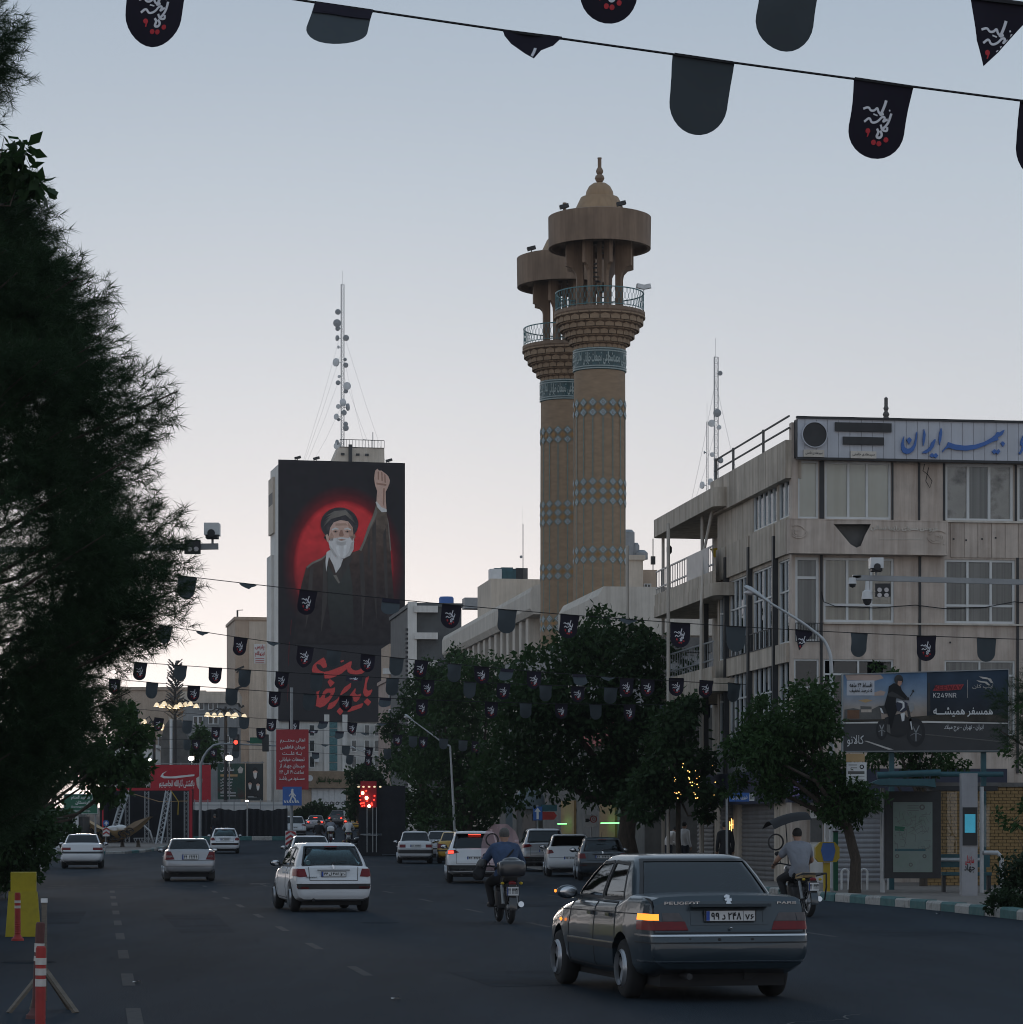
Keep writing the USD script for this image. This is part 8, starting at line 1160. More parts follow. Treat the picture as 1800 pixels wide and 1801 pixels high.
g=unary_union([LineString([(PX(x,Yq),PZ(y,Yq)) for x,y in s]).buffer(w/5000*Yq) for s,w in(([(514,1392),(515,1400)],2.2),([(514,1400),(510,1410)],1.3),([(515,1400),(519,1405),(521,1411)],1.3),([(514,1394),(509,1400)],.9),([(515,1394),(520,1400)],.9))]+[Point(PX(514.5,Yq),PZ(1389.5,Yq)).buffer(1.9/5000*Yq)]+[ppx([(501+4.6*k,1412.5),(499.3+4.6*k,1408),(501.5+4.6*k,1408),(503.7+4.6*k,1412.5)],Yq) for k in range(6)])
part(q,'pictogram',MB().poly(g,plane(Yq,0),.012),'sign_white')
q=board(t,'chevron_plate',502,1461.5,521,1489,Y-.2,'sign_white');g=unary_union([ppx([(502.5,y+6),(511.5,y),(520.5,y+6),(520.5,y+10.5),(511.5,y+4.5),(502.5,y+10.5)],Yq) for y in(1459,1468,1477)]).intersection(rpx(502.4,1462,520.6,1488.6,Yq));part(q,'chevron',MB().poly(g,plane(Yq,0),.012),'red_sign')
Y=158.
t=thing('road_sign','red and white chevron post with a blue roundel in front of the boat','sign',(0,0,0));post(t,186,Y,PZ(1446,Y),.03)
q=board(t,'chevron_plate',181,1456,193,1471,Y-.1,'sign_white');g=unary_union([ppx([(181,y+4),(187,y),(193,y+4),(193,y+7),(187,y+3),(181,y+7)],Y-.14) for y in(1455,1462)]).intersection(rpx(181.3,1456.3,192.7,1470.7,Y-.14));part(q,'chevron',MB().poly(g,plane(Y-.14,0),.015),'red_sign')
q=part(t,'blue_plate',MB().poly(Point(PX(187,Y),PZ(1448,Y)).buffer(.17),plane(Y-.1,0),.03),'sign_blue');part(q,'arrow',MB().poly(ppx([(187,1444),(191,1449),(188,1449),(188,1452),(186,1452),(186,1449),(183,1449)],Y-.14),plane(Y-.14,0),.01),'sign_white')
Y=150.
t=thing('direction_sign','green motorway direction sign with white lettering half hidden by leaves','sign',(0,0,0))
for px in(122,168):post(t,px,Y,PZ(1398,Y),.05)
q=board(t,'panel',112,1396.5,172,1432,Y-.1,'sign_green');part(q,'border',MB().poly(rpx(112.3,1396.8,171.7,1431.7,Y-.14).difference(rpx(113,1397.5,171,1431,Y-.14)),plane(Y-.14,0),.01),'sign_white')
part(q,'lettering',MB().poly(gpx('gomnam',125,158,1399.5,1407,Y-.14),plane(Y-.14,0),.012),'sign_white');part(q,'lettering',MB().poly(gpx('kordestan',133,158,1408.5,1416,Y-.14),plane(Y-.14,0),.012),'sign_white')
for s_,y0,x0 in(('Gomnam Exp.',1417.5,126),('Kordestan Exp.',1424.5,122)):m=MB();put_latin(m,s_,PX(x0,Y),PX(160,Y),PZ(y0+4.6,Y),PZ(y0,Y),plane(Y-.14,0),.012);part(q,'lettering',m,'sign_white')
for y0 in(1401,1410):part(q,'motorway_symbol',MB().poly(ppx([(161,y0+6),(163.5,y0),(166,y0+6),(164.4,y0+6),(163.5,y0+2.5),(162.6,y0+6)],Y-.14),plane(Y-.14,0),.012),'sign_white')
Y=80.
t=thing('street_name_sign','blue street name plate on a thin pole before the corner shutters','sign',(0,0,0));post(t,1279,Y,PZ(1394,Y),.035)
q=board(t,'plate',1283,1394.5,1318,1410,Y,'sign_blue');part(q,'lettering',MB().poly(gpx('street',1289,1315,1399,1407,Y-.04),plane(Y-.04,0),.008),'sign_white');q=board(t,'white_tab',1318.3,1396,1327,1409,Y,'sign_white');part(q,'house_number',MB().poly(unary_union([rpx(1320+2.2*i,1398,1321+2.2*i,1406,Y-.04) for i in range(3)]),plane(Y-.04,0),.006),'ink')
Y=116.
t=thing('one_way_sign','blue one way arrow above an orange arrow board by the kiosk','sign',(0,0,0));post(t,946,Y,PZ(1416,Y),.04)
q=board(t,'blue_plate',938,1419,954,1443,Y-.1,'sign_blue');part(q,'arrow',MB().poly(ppx([(946,1420.5),(951.5,1428),(948,1428),(948,1441),(944,1441),(944,1428),(940.5,1428)],Y-.14),plane(Y-.14,0),.012),'sign_white')
q=part(t,'orange_board',MB().poly(ppx([(954.5,1428),(975,1428),(980,1435),(975,1442),(954.5,1442)],Y-.1),plane(Y-.1,0),.03),'bollard_red');board(t,'teal_board',952,1415.5,980,1427,Y-.05,'metal_teal')
Y=103.
t=thing('camera_zone_sign','small white sign with a camera and a red ringed letter C','sign',(0,0,0));post(t,1040,Y,PZ(1432,Y),.03);q=board(t,'plate',1028,1434,1050,1454,Y-.1,'sign_white')
cp=(PX(1044,Y),PZ(1441,Y));part(q,'red_ring',MB().poly(Point(cp).buffer(.13).difference(Point(cp).buffer(.095)),plane(Y-.14,0),.01),'red_sign');m=MB();put_latin(m,'C',cp[0]-.05,cp[0]+.05,cp[1]-.06,cp[1]+.06,plane(Y-.14,0),.01,True);part(q,'letter',m,'red_sign');part(q,'camera_symbol',MB().poly(rpx(1030,1440,1036,1446,Y-.14).union(rpx(1036,1441.5,1038,1444.5,Y-.14)),plane(Y-.14,0),.01),'ink')
# --- the square: stage, boat, fence, banners, lamp clusters, signals
Y=186.
t=thing('stage_frame','open stage hung with black sheeting and edged in red, propped by trusses','stage',(0,0,0));g0=gz(Y)
part(t,'backdrop',MB().poly(rpx(181,1388,336,1492,Y),plane(Y+1.5,0),.05),'screen_sheet');part(t,'side_sheet',MB().box(PX(181,Y),PX(181,Y)+.1,Y-1.4,Y+1.5,g0,PZ(1389,Y)),'screen_sheet')
fr_=[(180,1386,337,1390.5),(180,1390.5,182.5,1460),(333.5,1390.5,338.5,1490)]
for k,q in enumerate(fr_):part(t,'red_edge',MB().poly(rpx(*q,Y-1.4),plane(Y-1.45,0),.08),'red_cloth')
def truss(p,q,w=.3,n=12,r=.022):
  m=MB();p,q=np.asarray(p,float),np.asarray(q,float);d=(q-p)/np.linalg.norm(q-p);a=np.cross(d,(0,1.,0));a/=np.linalg.norm(a);b=np.cross(d,a);cs=[a*w/2*i+b*w/2*j for i,j in((-1,-1),(1,-1),(1,1),(-1,1))]
  for c in cs:m.bar(p+c,q+c,r*2)
  for k in range(n):
    for i in range(4):m.bar(p+(q-p)*k/n+cs[i],p+(q-p)*(k+1)/n+cs[(i+1)%4],r*1.3)
  return m
for x0,y0,x1,y1,dy in((201,1462,222,1392,-2.6),(278,1490,297,1390,-3.4)):a,b=P(x0,y0,Y+dy),P(x1,y1,Y-.3);part(t,'leaning_truss',truss(a,b,.34),'steel_galv')
for px in(222,256,296,326):part(t,'upright_truss',truss((PX(px,Y),Y+.6,g0),(PX(px,Y),Y+.6,PZ(1392,Y)),.26),'metal_grey')
m=MB();m.tube([P(223,1393,Y-.5),P(280,1410,Y-.5),P(331,1409,Y-.5)],.02,5);part(t,'rope',m,'boat_cloth');m=MB();m.bar(P(301,1391,Y-.6),P(314,1410,Y-.6),.05);m.bar(P(314,1410,Y-.6),P(313,1433,Y-.6),.05);part(t,'yellow_strap',m,'yellow_plastic');part(t,'blue_hose',MB().tube([P(253,1452,Y-2),P(264,1462,Y-2),P(270,1482,Y-2)],.06,6),'steel_galv')
part(t,'base_truss',truss(P(236,1480,Y-2.2),P(300,1479,Y-2.2),.4,14),'metal_grey')
Y=172.
t=thing('boat','wooden show boat with an upswept stern wrapped in black lettered cloth','boat',(0,0,0));kl=[(146,1474),(160,1482),(180,1484),(205,1481),(228,1472),(248,1458),(264,1440)];sh=[(143,1436),(160,1446),(180,1458),(205,1461),(222,1460),(240,1450),(268,1437)]
rings=[]
for(kx,ky),(sx,sy),w in zip(kl,sh,(.5,.9,1.1,1.15,1.0,.7,.2)):
  k_,s_=P(kx,ky,Y),P(sx,sy,Y);mid=k_*.45+s_*.55;rings.append([k_,mid+(0,-w*.8,0),s_+(0,-w,0),s_+(0,-w+.12,.0),s_+(0,w-.12,0),s_+(0,w,0),mid+(0,w*.8,0)])
part(t,'hull',loft(rings),'boat_cloth',40)
rr=np.random.default_rng(4);m=MB()
for k in range(44):
  i=rr.uniform(.2,4.6);j=int(i);fr=i-j;k0=P(*[kl[j][c]*(1-fr)+kl[j+1][c]*fr for c in(0,1)],Y);s0=P(*[sh[j][c]*(1-fr)+sh[j+1][c]*fr for c in(0,1)],Y);h_=rr.uniform(.2,.8);p=k0*(1-h_)+s0*h_;w=1.2
  a=rr.uniform(0,2*PI);pts=[(p[0]+.28*math.cos(a+q)*(1-.2*q),p[2]+.16*math.sin(a+q)) for q in np.linspace(0,2.6,7)];m.poly(LineString(pts).buffer(.022),((0,Y-w+.14,0),(1,0,0),(0,0,1)),.05,-.12)
part(t,'black_lettering',m,'ink',kind='stuff');part(t,'deck',MB().poly(ppx([(222,1458),(240,1446),(268,1436),(262,1440),(244,1454),(230,1462)],Y),plane(Y-1.05,0),.06,-1.6),'boat_wood');part(t,'sandbag',MB().ball(P(200,1458,Y-.5),(.45,.3,.2),2).ball(P(212,1457,Y-.5),(.4,.3,.22),2),'sign_white',kind='stuff');part(t,'white_box',MB().box(*[PX(p,Y-.8) for p in(197,206)],Y-1,Y-.4,PZ(1462,Y),PZ(1455,Y)),'metal_white')
for px in(165,212,240):part(t,'trestle',MB().bar(P(px,1500,Y),P(px+3,1478,Y),.12).bar(P(px+8,1500,Y),P(px+3,1478,Y),.12),'wood')
Y=168.
t=thing('site_cabin','white corrugated cabin left of the boat','cabin',(0,0,0));part(t,'shell',MB().box(PX(95,Y),PX(138,Y),Y,Y+3,gz(Y),PZ(1434,Y)),'metal_white');part(t,'roof',MB().box(PX(94,Y),PX(140,Y),Y-.1,Y+3.1,PZ(1434,Y),PZ(1432,Y)),'metal_grey');m=MB()
for px in range(97,138,3):m.box(PX(px,Y),PX(px,Y)+.04,Y-.03,Y-.003,gz(Y)+.1,PZ(1435,Y))
part(t,'rib',m,'metal_white',kind='stuff')
part(t,'dark_end',MB().box(PX(138,Y)+.003,PX(145,Y),Y+.1,Y+2.9,gz(Y),PZ(1436,Y)),'metal_dark');Y=140.
t=thing('white_drum','pale rounded tank with a red mark by the left hedge','tank',(0,0,0));part(t,'body',MB().lathe([(0,0),(.9,0),(1.0,.3),(.85,.9),(.4,1.2),(0,1.25)],20,(PX(66,Y),Y,gz(Y)+.1)),'metal_white',40);part(t,'red_mark',MB().poly(ppx([(48,1476),(55,1470),(54,1478)],Y-1),plane(Y-1,0),.03,-.3),'red_sign')
t=thing('guard_rail','small black tubular rail beside the left hedge','rail',(0,0,0));Y=112.;part(t,'tube',MB().tube([P(63,1520,Y),P(63,1489,Y),P(66,1487,Y),P(70,1487,Y),P(73,1489,Y),P(73,1520,Y)],.03,6),'metal_dark',40);part(t,'crossbar',MB().bar(P(63,1496,Y),P(73,1496,Y),.04),'metal_dark')
Y=207.
t=thing('site_fence','long fence covered with black sheeting along the striped kerb','fence',(0,0,0));xs=np.linspace(339,506,60);part(t,'sheeting',MB().grid([[(PX(x,Y),Y+.12*math.sin(x*.6)+.06*math.sin(x*1.7),gz(Y)+z if k==0 else PZ(1424+1.6*math.sin(x*.11)+.8*math.sin(x*.37),Y)) for x in xs] for k,z in((0,.25),(1,0))]),'screen_sheet',60)
for px in np.linspace(342,504,8):part(t,'post',MB().tube([(PX(px,Y),Y+.2,gz(Y)),(PX(px,Y),Y+.2,PZ(1406,Y))],.035,6),'metal_grey')
part(t,'rail',MB().bar(P(339,1416,Y+.2),P(512,1416,Y+.2),.05).bar(P(339,1409,Y+.2),P(512,1409,Y+.2),.05).bar(P(342,1409,Y+.2),P(342,1417,Y+.2),.05),'metal_grey');part(t,'white_sheet',MB().poly(rpx(340,1411,510,1427,Y+.5),plane(Y+.5,0),.03),'sign_white',label='white sheet band above the black sheeting')
def hoarding(name,label,q,Y,mat,legs=2,frame='metal_grey'):
  t=thing(name,label,'banner',(0,0,0));b=board(t,'sheet',*q,Y,mat,.06)
  for px in np.linspace(q[0]+2,q[2]-2,legs):part(t,'scaffold_post',MB().tube([(PX(px,Y),Y+.1,gz(Y)),(PX(px,Y),Y+.1,PZ(q[1]-4,Y))],.04,6),frame)
  part(t,'scaffold_rail',MB().bar(P(q[0]-2,q[1]-2,Y+.12),P(q[2]+2,q[1]-2,Y+.12),.06),frame);return t,b
Y=212.
t,b=hoarding('red_banner','large red banner with white script above the stage',(265,1345.5,371,1413),Y,'red_cloth',3)
part(b,'lettering',MB().poly(gpx('red',280,342,1371,1389,Y-.06),plane(Y-.06,0),.02),'sign_white');part(b,'script_sweep',MB().poly(ppx([(282,1366),(286,1360),(294,1356),(287,1362),(288,1365),(300,1366),(342,1362),(342,1365),(310,1369),(288,1369)],Y-.06),plane(Y-.06,0),.02),'sign_white');part(b,'emblem',MB().poly(ppx([(345,1369),(350,1366),(356,1370),(355,1384),(349,1388),(346,1380)],Y-.06),plane(Y-.06,0),.02),'reflector')
Y=216.
t,b=hoarding('green_poster','green to dark red poster with white lines of names under a floodlight',(383,1343,431,1406),Y,'poster_green');pl_=plane(Y-.06,0)
part(b,'title',MB().poly(gpx('sazan',388,412,1349,1358,Y-.06),pl_,.02),'sign_white');part(b,'gold_strip',MB().poly(rpx(388,1362,418,1366,Y-.06),pl_,.02),'boat_cloth');part(b,'emblem',MB().poly(ppx([(418,1354),(423,1348),(428,1352),(426,1360),(420,1360)],Y-.06),pl_,.02),'reflector')
for k in range(5):part(b,'lettering',MB().poly(gpx('names%d'%(k%4+1),388,410-k,1368+5.4*k,1373+5.4*k,Y-.06),pl_,.02),'sign_white')
for y in(1394,1399):part(b,'small_print',MB().poly(rpx(388,y,415,y+1.6,Y-.06),pl_,.02),'sign_white')
t,b=hoarding('dark_poster','dark poster with three bearded figures in turbans',(433,1343,463,1408),Y+.5,'poster_dark');Yq=Y+.44;pl_=plane(Yq,0)
for cx,cy,s_ in((449,1357,1.15),(440,1378,.95),(454,1380,.95)):
  part(b,'figure_robe',MB().poly(ppx([(cx-8*s_,cy+22),(cx-6*s_,cy+10*s_),(cx,cy+6*s_),(cx+6*s_,cy+10*s_),(cx+8*s_,cy+22)],Yq).intersection(rpx(433.4,1343.4,462.6,1404,Yq)),pl_,.02),'metal_dark');part(b,'figure_face',MB().poly(Point(PX(cx,Yq),PZ(cy+1,Yq)).buffer(.15*s_),pl_,.03),'print_skin');part(b,'figure_beard',MB().poly(ppx([(cx-3*s_,cy+2),(cx+3*s_,cy+2),(cx+2*s_,cy+9*s_),(cx,cy+12*s_),(cx-2*s_,cy+9*s_)],Yq),pl_,.035),'print_beard');part(b,'figure_turban',MB().poly(ppx([(cx-4*s_,cy),(cx-4*s_,cy-4*s_),(cx,cy-7*s_),(cx+4*s_,cy-4*s_),(cx+4*s_,cy),(cx,cy-2)],Yq),pl_,.04),'ink')
part(b,'small_print',MB().poly(rpx(436,1401,452,1402.5,Yq),pl_,.02),'sign_white')
def flood(label,px,py,Y,r=.24,mat='glow_white'):
  t=thing('floodlight',label,'floodlight',(0,0,0));p=P(px,py,Y);part(t,'lamp',MB().ball(p,(r*1.3,.12,r),2),mat,True);part(t,'housing',MB().box(p[0]-r*1.5,p[0]+r*1.5,Y+.1,Y+.4,p[2]-r,p[2]+r*1.2),'metal_dark');part(t,'stem',MB().tube([(p[0],Y+.25,p[2]-r),(p[0],Y+.25,gz(Y))],.05,6),'metal_grey')
flood('bright round floodlight above the red banner',336.5,1334,216.,.16);flood('bright double floodlight above the green poster',403,1333.5,213.,.20);flood('small floodlight left of the red banner',263,1336,214.,.10);flood('tiny white lamp low on the white sheet under the dark poster',434.5,1409,205.,.07)
def lamp_cluster(label,px,Y,pyb,pyt,arms,palm=False):
  t=thing('lamp_cluster',label,'lamp post',(0,0,0));b_=P(px,pyb,Y);b_[2]=gz(Y);tp=P(px,pyt,Y);part(t,'pole',MB().tube([b_,(b_[0],Y,tp[2]-1.),(b_[0],Y,tp[2]+(.4 if not palm else 1.2))],[.17,.13,.10],10),'metal_dark',40)
  if palm:
    m=MB();r_=np.random.default_rng(2)
    for k in range(90):z=tp[2]-1.1+4.4*k/90;a=k*2.4;q=np.array((.55*math.cos(a),.55*math.sin(a),0));m.bar(np.array((b_[0],Y,z))+q*.4,np.array((b_[0],Y,z+.34))+q*(1.55-.5*k/90),.16,.05)
    part(t,'palm_scales',m,'concrete_dark',kind='stuff')
  for i,(ax,ay) in enumerate(arms):
    e=P(ax,ay,Y);e[1]+=(.9 if i%2 else-.9)*(.4+.2*(i%3));s0=np.array((b_[0],Y,tp[2]-.3));top=(s0+e)/2;top[2]=max(s0[2],e[2])+.55
    part(t,'arm',MB().tube([s0,s0*.65+top*.35+(0,0,.25),top,e*.7+top*.3+(0,0,.15),e+(0,0,.28)],.05,6),'metal_dark',40)
    q=part(t,'shade',MB().lathe([(.06,.30),(.12,.26),(.20,.1),(.27,-.02),(.25,-.02),(.18,.08),(.05,.22)],14,tuple(e)),'glow_shade',True);part(q,'bulb',MB().ball(e+(0,0,.08),(.11,.11,.12),2),'glow_warm',True)
M('glow_shade',(1.,.80,.52),emit=.28,var=0.)
Y=222.
lamp_cluster('palm trunk lamp post ringed with glowing bell lamps under the ring sign',308,Y,1400,1240,[(277,1243),(284,1244),(291,1241),(298,1245),(318,1243),(324,1241),(336,1241),(344,1244),(312,1247)],True)
lamp_cluster('lamp post with glowing bell lamps left of the traffic signal',397,Y-6,1400,1252,[(366,1260),(387,1260),(403,1260),(410,1262),(416,1261),(428,1262),(378,1261)])
lamp_cluster('lower lamp post with bell lamps behind the left leaves',271,Y+14,1400,1276,[(255,1272),(258,1280),(263,1282),(272,1282),(275,1280),(283,1283),(286,1279)])
t=thing('ring_sign','round wire sign with two words on top of the palm lamp post','sign',(0,0,0));c_=P(308,1191,Y);part(t,'ring',MB().poly(Point(c_[0],c_[2]).buffer(.60).difference(Point(c_[0],c_[2]).buffer(.54)),plane(Y,0),.05),'metal_dark');part(t,'lettering',MB().poly(fit(glyph('jihad'),c_[0]-.42,c_[0]+.4,c_[2]-.05,c_[2]+.3),plane(Y,0),.05),'metal_dark',kind='stuff');part(t,'lettering',MB().poly(fit(glyph('sazan'),c_[0]-.34,c_[0]+.34,c_[2]-.42,c_[2]-.06),plane(Y,0),.05),'metal_dark',kind='stuff')
part(t,'stem',MB().bar((c_[0],Y-.02,c_[2]-2.0),(c_[0],Y-.02,c_[2]-.55),.08),'metal_dark')
Y=236.
t=thing('monument','grey winged concrete monument behind the palm lamp post','monument',(0,0,0))
for sx in(-1,1):part(t,'wing',MB().poly(ppx([(308+sx*2,1268),(308+sx*9,1266),(308+sx*18,1278),(308+sx*23,1300),(308+sx*24,1350),(308+sx*3,1350)],Y),plane(Y,0),.5,-.9),'concrete_dark')
part(t,'crown',MB().box(PX(297,Y),PX(319,Y),Y-.4,Y+.8,PZ(1266,Y),PZ(1260,Y)),'concrete');part(t,'white_pipe',MB().tube([P(301,1350,Y-1),P(301,1265,Y-1)],.12,8),'metal_white')
Y=170.
t=thing('traffic_signal','traffic signal arm with one lit red light over the junction','traffic light',(0,0,0));part(t,'pole',MB().tube([(PX(352,Y),Y,gz(Y)),P(353,1345,Y),P(358,1332,Y)],[.09,.085,.08],10),'metal_grey',40);part(t,'arm',MB().tube([P(358,1332,Y),P(366,1320,Y),P(376,1311,Y),P(390,1308,Y),P(492,1312,Y)],[.08,.075,.07,.05,.04],8),'metal_grey',40)
for px,on in((416,True),(467.5,False)):
  h_=part(t,'signal_head',MB().poly(rpx(px-4.5,1293,px+4.5,1321,Y-.15).buffer(.04),plane(Y-.15,0),.22),'metal_dark')
  for k,mm in enumerate(('glow_red' if on else 'metal_dark','lamp_smoke','metal_dark')):z_=PZ(1298+9*k+(0 if not on else 8 if k==0 else(-9 if k==1 else 0)),Y);c_=(PX(px,Y),Y-.38,z_);part(h_,'lens',MB().lathe([(0,-.01),(.12,-.01),(.13,.03),(0,.03)],16,c_,'y'),mm) if on else None
q=board(t,'green_plate',440,1297,465,1308,Y-.1,'sign_green');
Y=152.
t=thing('lit_booth','tall black sheeted booth with red heart shaped bulbs and white lamps on its front','booth',Frame(PX(631,Y),Y,gz(Y),ANG*.4));zt_=PZ(1384,Y)-gz(Y);w_=PX(664,Y)-PX(631,Y);part(t,'front_sheet',MB().box(.0,w_+.25,.02,.08,1.2,zt_),'screen_sheet');part(t,'side_sheet',MB().box(w_+.25,w_+1.5,0,3.2,.1,zt_+.05),'screen_sheet');part(t,'roof_sheet',MB().box(0,w_+1.4,.1,3.4,zt_-.05,zt_-.02),'screen_sheet');part(t,'pole_frame',MB().bar((.1,-.1,1.15),(w_,-.1,1.1),.05).bar((.45,-.08,.2),(.45,-.08,2.6),.05).bar((.75,-.08,.2),(.75,-.08,2.6),.05).bar((.95,-.08,.2),(.95,-.08,2.6),.05),'metal_grey',kind='stuff');part(t,'red_cloth',MB().box(.1,w_-.05,-.06,.015,2.6,4.0),'red_cloth')
part(t,'lower_sheet',MB().box(0,w_+.25,.02,.08,0,1.1),'screen_sheet')
fr_=Frame(PX(631,Y),Y,gz(Y),ANG*.4)
for px,py in((644.5,1391),(633,1400),(634,1407),(637,1413),(641,1417),(645,1403),(659,1400),(658,1407),(654,1413),(650,1417),(640,1412.5),(634.5,1413.5),(646,1409),(655,1416),(637.5,1418)):x_,z_=fr_.hit(px,py,-.08);part(t,'red_bulb',MB().ball((x_,-.08,z_),.042,1),'glow_red')
for px,py,r_ in((638,1395,.085),(645,1403.5,.09),(649.5,1418,.085)):x_,z_=fr_.hit(px,py,-.1);part(t,'white_bulb',MB().ball((x_,-.1,z_),r_,2),'glow_warm',True)
for px in(631,639.5,649.5,659,669):x_,z_=fr_.hit(px,1384,-.08);part(t,'top_lamp',MB().ball((x_,-.08,z_),(.07,.05,.05),1),'glow_shade')
Y=119.
t=thing('kiosk','round roofed grey kiosk under the big street tree','kiosk',(PX(932,Y),Y,.12));r_=.55;zt_=PZ(1419,Y)-.12;part(t,'body',MB().lathe([(0,0),(r_*1.0,0),(r_*1.0,zt_)],20),'concrete_dark',40);part(t,'dome',MB().lathe([(r_*1.2,zt_-.1),(r_*1.2,zt_+.02),(r_*1.1,zt_+.4),(r_*.75,zt_+.72),(0,zt_+.85)],24),'kiosk_dome',40);part(t,'dark_window',MB().box(-.3,.3,-r_-.03,-.2,1.0,zt_-.3),'pane_dark');part(t,'corner_post',MB().box(-1.0,-.72,-.2,.2,0,zt_+.3),'kiosk_dome')
# --- right corner: advertising board, bus shelter, info pillar
Y=74.
t=thing('advertising_board','big printed board of a helmeted rider on a naked motorcycle, above the bus shelter','billboard',(0,0,0));q0=(1483,1180,1772,1322)
M('ad_clouds',(.115,.125,.15),.6,.5,.9,vec=(1,1,3.2),col2=(.20,.155,.13),detail=6.);
s=part(t,'panel',MB().poly(ppx([(1482,1185),(1774,1178),(1774,1323),(1482,1323)],Y),plane(Y,0),.02,-.25),'metal_teal')
tq=lambda p:(1480+p[0]/5.625,1170+p[1]/5.625)
A=lambda pts:ppx([tq(p) for p in pts],Y);An=[0]
gradmat('ad_sky',[(0,(.24,.17,.13)),(.3,(.31,.27,.24)),(.6,(.20,.26,.34)),(1,(.085,.16,.28))],lo=PZ(1272,Y),hi=PZ(1184,Y),grain=.35);gradmat('ad_night',[(0,(.035,.037,.04)),(.4,(.030,.034,.042)),(1,(.035,.055,.085))],lo=PZ(1290,Y),hi=PZ(1184,Y),grain=.3)
def ad(nm,pts,mat,k,r=0.,raw=None):
  g=raw if raw is not None else A(pts);g=g.buffer(r).buffer(-r) if r else g;return part(s,nm,MB().poly(g,plane(Y-.022-.002*k,0),.002),mat)
ad('print_sky',[(20,95),(848,68),(848,575),(20,575)],'ad_sky',0);ad('print_dusk',[(848,68),(1655,45),(1655,575),(848,575)],'ad_night',0);ad('print_road',[(15,575),(1655,575),(1655,842),(15,850)],'asphalt_print',0)
ad('cloud',[(40,100),(160,90),(390,95),(420,130),(330,155),(190,150),(60,150)],'plaster_pink',1,.02);ad('cloud',[(300,280),(390,250),(440,265),(420,300),(320,305)],'plaster_pink',1,.02);ad('cloud',[(170,350),(250,335),(310,350),(240,372)],'boat_cloth',1,.02)
ad('town',[(30,440),(120,425),(190,440),(190,405),(300,410),(300,440),(380,400),(400,540),(30,540)],'concrete_dark',1);ad('town',[(195,438),(300,438),(300,466),(195,466)],'concrete_pink',2);ad('town',[(60,445),(180,445),(180,530),(60,530)],'rust',2);ad('hills',[(20,540),(400,535),(848,500),(1200,470),(1655,500),(1655,560),(20,568)],'soil',2)
ad('road_edge',[(20,566),(848,552),(1655,572),(1655,580),(848,572),(20,578)],'plaster_white',3);ad('road_line',[(225,750),(260,750),(520,836),(470,838)],'reflector',3);ad('road_line',[(830,680),(1655,760),(1655,768),(830,690)],'concrete_dark',3);ad('tower',[(858,175),(878,175),(882,460),(852,460)],'metal_dark',3)
ad('note_strip',[(55,155),(328,150),(328,300),(55,300)],'sign_panel',2)
for cx,cy,rx,ry in((400,640,55,100),(738,668,92,138)):
  ad('print_tyre',el(cx,cy,rx,ry),'ink',5);ad('print_rim',[(cx+(p[0]-cx)*.66,cy+(p[1]-cy)*.66) for p in el(cx,cy,rx,ry)],'metal_dark',6)
  for k in range(5):a_=k*1.257+.3;ad('print_spoke',[(cx-6,cy),(cx+6,cy),(cx+rx*.62*math.cos(a_)+5,cy+ry*.62*math.sin(a_)),(cx+rx*.62*math.cos(a_)-5,cy+ry*.62*math.sin(a_))],'metal_grey',7)
ad('print_engine',[(430,520),(500,500),(620,470),(680,560),(640,690),(560,715),(480,690),(440,640)],'ink',7,.03);ad('print_tank',[(540,372),(600,350),(655,375),(660,440),(600,470),(545,450)],'navy',8,.02);ad('print_tank_stripe',[(548,362),(600,352),(624,370),(626,420),(570,466),(606,416),(606,380)],'sign_white',9);ad('print_tail',[(375,405),(430,400),(470,440),(470,480),(400,480)],'metal_dark',7);ad('print_tail_trim',[(380,420),(400,430),(420,480),(395,470)],'metal_white',9)
ad('print_headlamp',[(668,380),(712,375),(722,430),(690,470),(668,440)],'metal_grey',9,.01);ad('print_fork',[(640,400),(664,400),(716,640),(690,650)],'metal_dark',9);ad('print_fork_tube',[(680,560),(692,556),(704,636),(694,640)],'metal_white',10);ad('print_shroud',[(585,480),(630,468),(622,552),(600,556)],'metal_white',9,.01);ad('print_mirror',[(700,250),(712,240),(722,262),(706,276)],'ink',9);ad('print_mirror_stem',[(700,272),(706,276),(682,312),(676,308)],'ink',9);ad('print_mudguard',[(650,560),(690,520),(760,528),(800,560),(740,548),(690,552)],'ink',9)
ad('print_jacket',[(470,210),(520,178),(578,190),(600,250),(650,310),(664,330),(640,346),(560,300),(540,340),(540,400),(425,400),(440,350),(462,270)],'cloth_black',10,.03);ad('print_sleeve',[(455,285),(500,260),(560,290),(640,345),(620,350),(540,320),(470,310)],'metal_dark',11,.02);ad('print_trousers',[(425,395),(540,392),(552,450),(520,520),(500,620),(460,640),(470,520)],'cloth_black',11,.02);ad('print_boot',[(450,585),(480,590),(486,680),(450,660)],'concrete_dark',12,.01)
ad('print_helmet',el(568,145,43,50),'metal_dark',11);ad('print_face',[(560,155),(600,150),(596,190),(575,210),(556,190)],'print_skin_dark',12,.01);ad('print_goggles',[(550,132),(610,138),(608,158),(552,156)],'ink',13,.01);ad('print_glove',[(640,315),(672,320),(668,348),(638,344)],'ink',13,.01)
Tq=lambda key,x0,x1,y0,y1:gpx(key,tq((x0,0))[0],tq((x1,0))[0],tq((0,y0))[1],tq((0,y1))[1],Y)
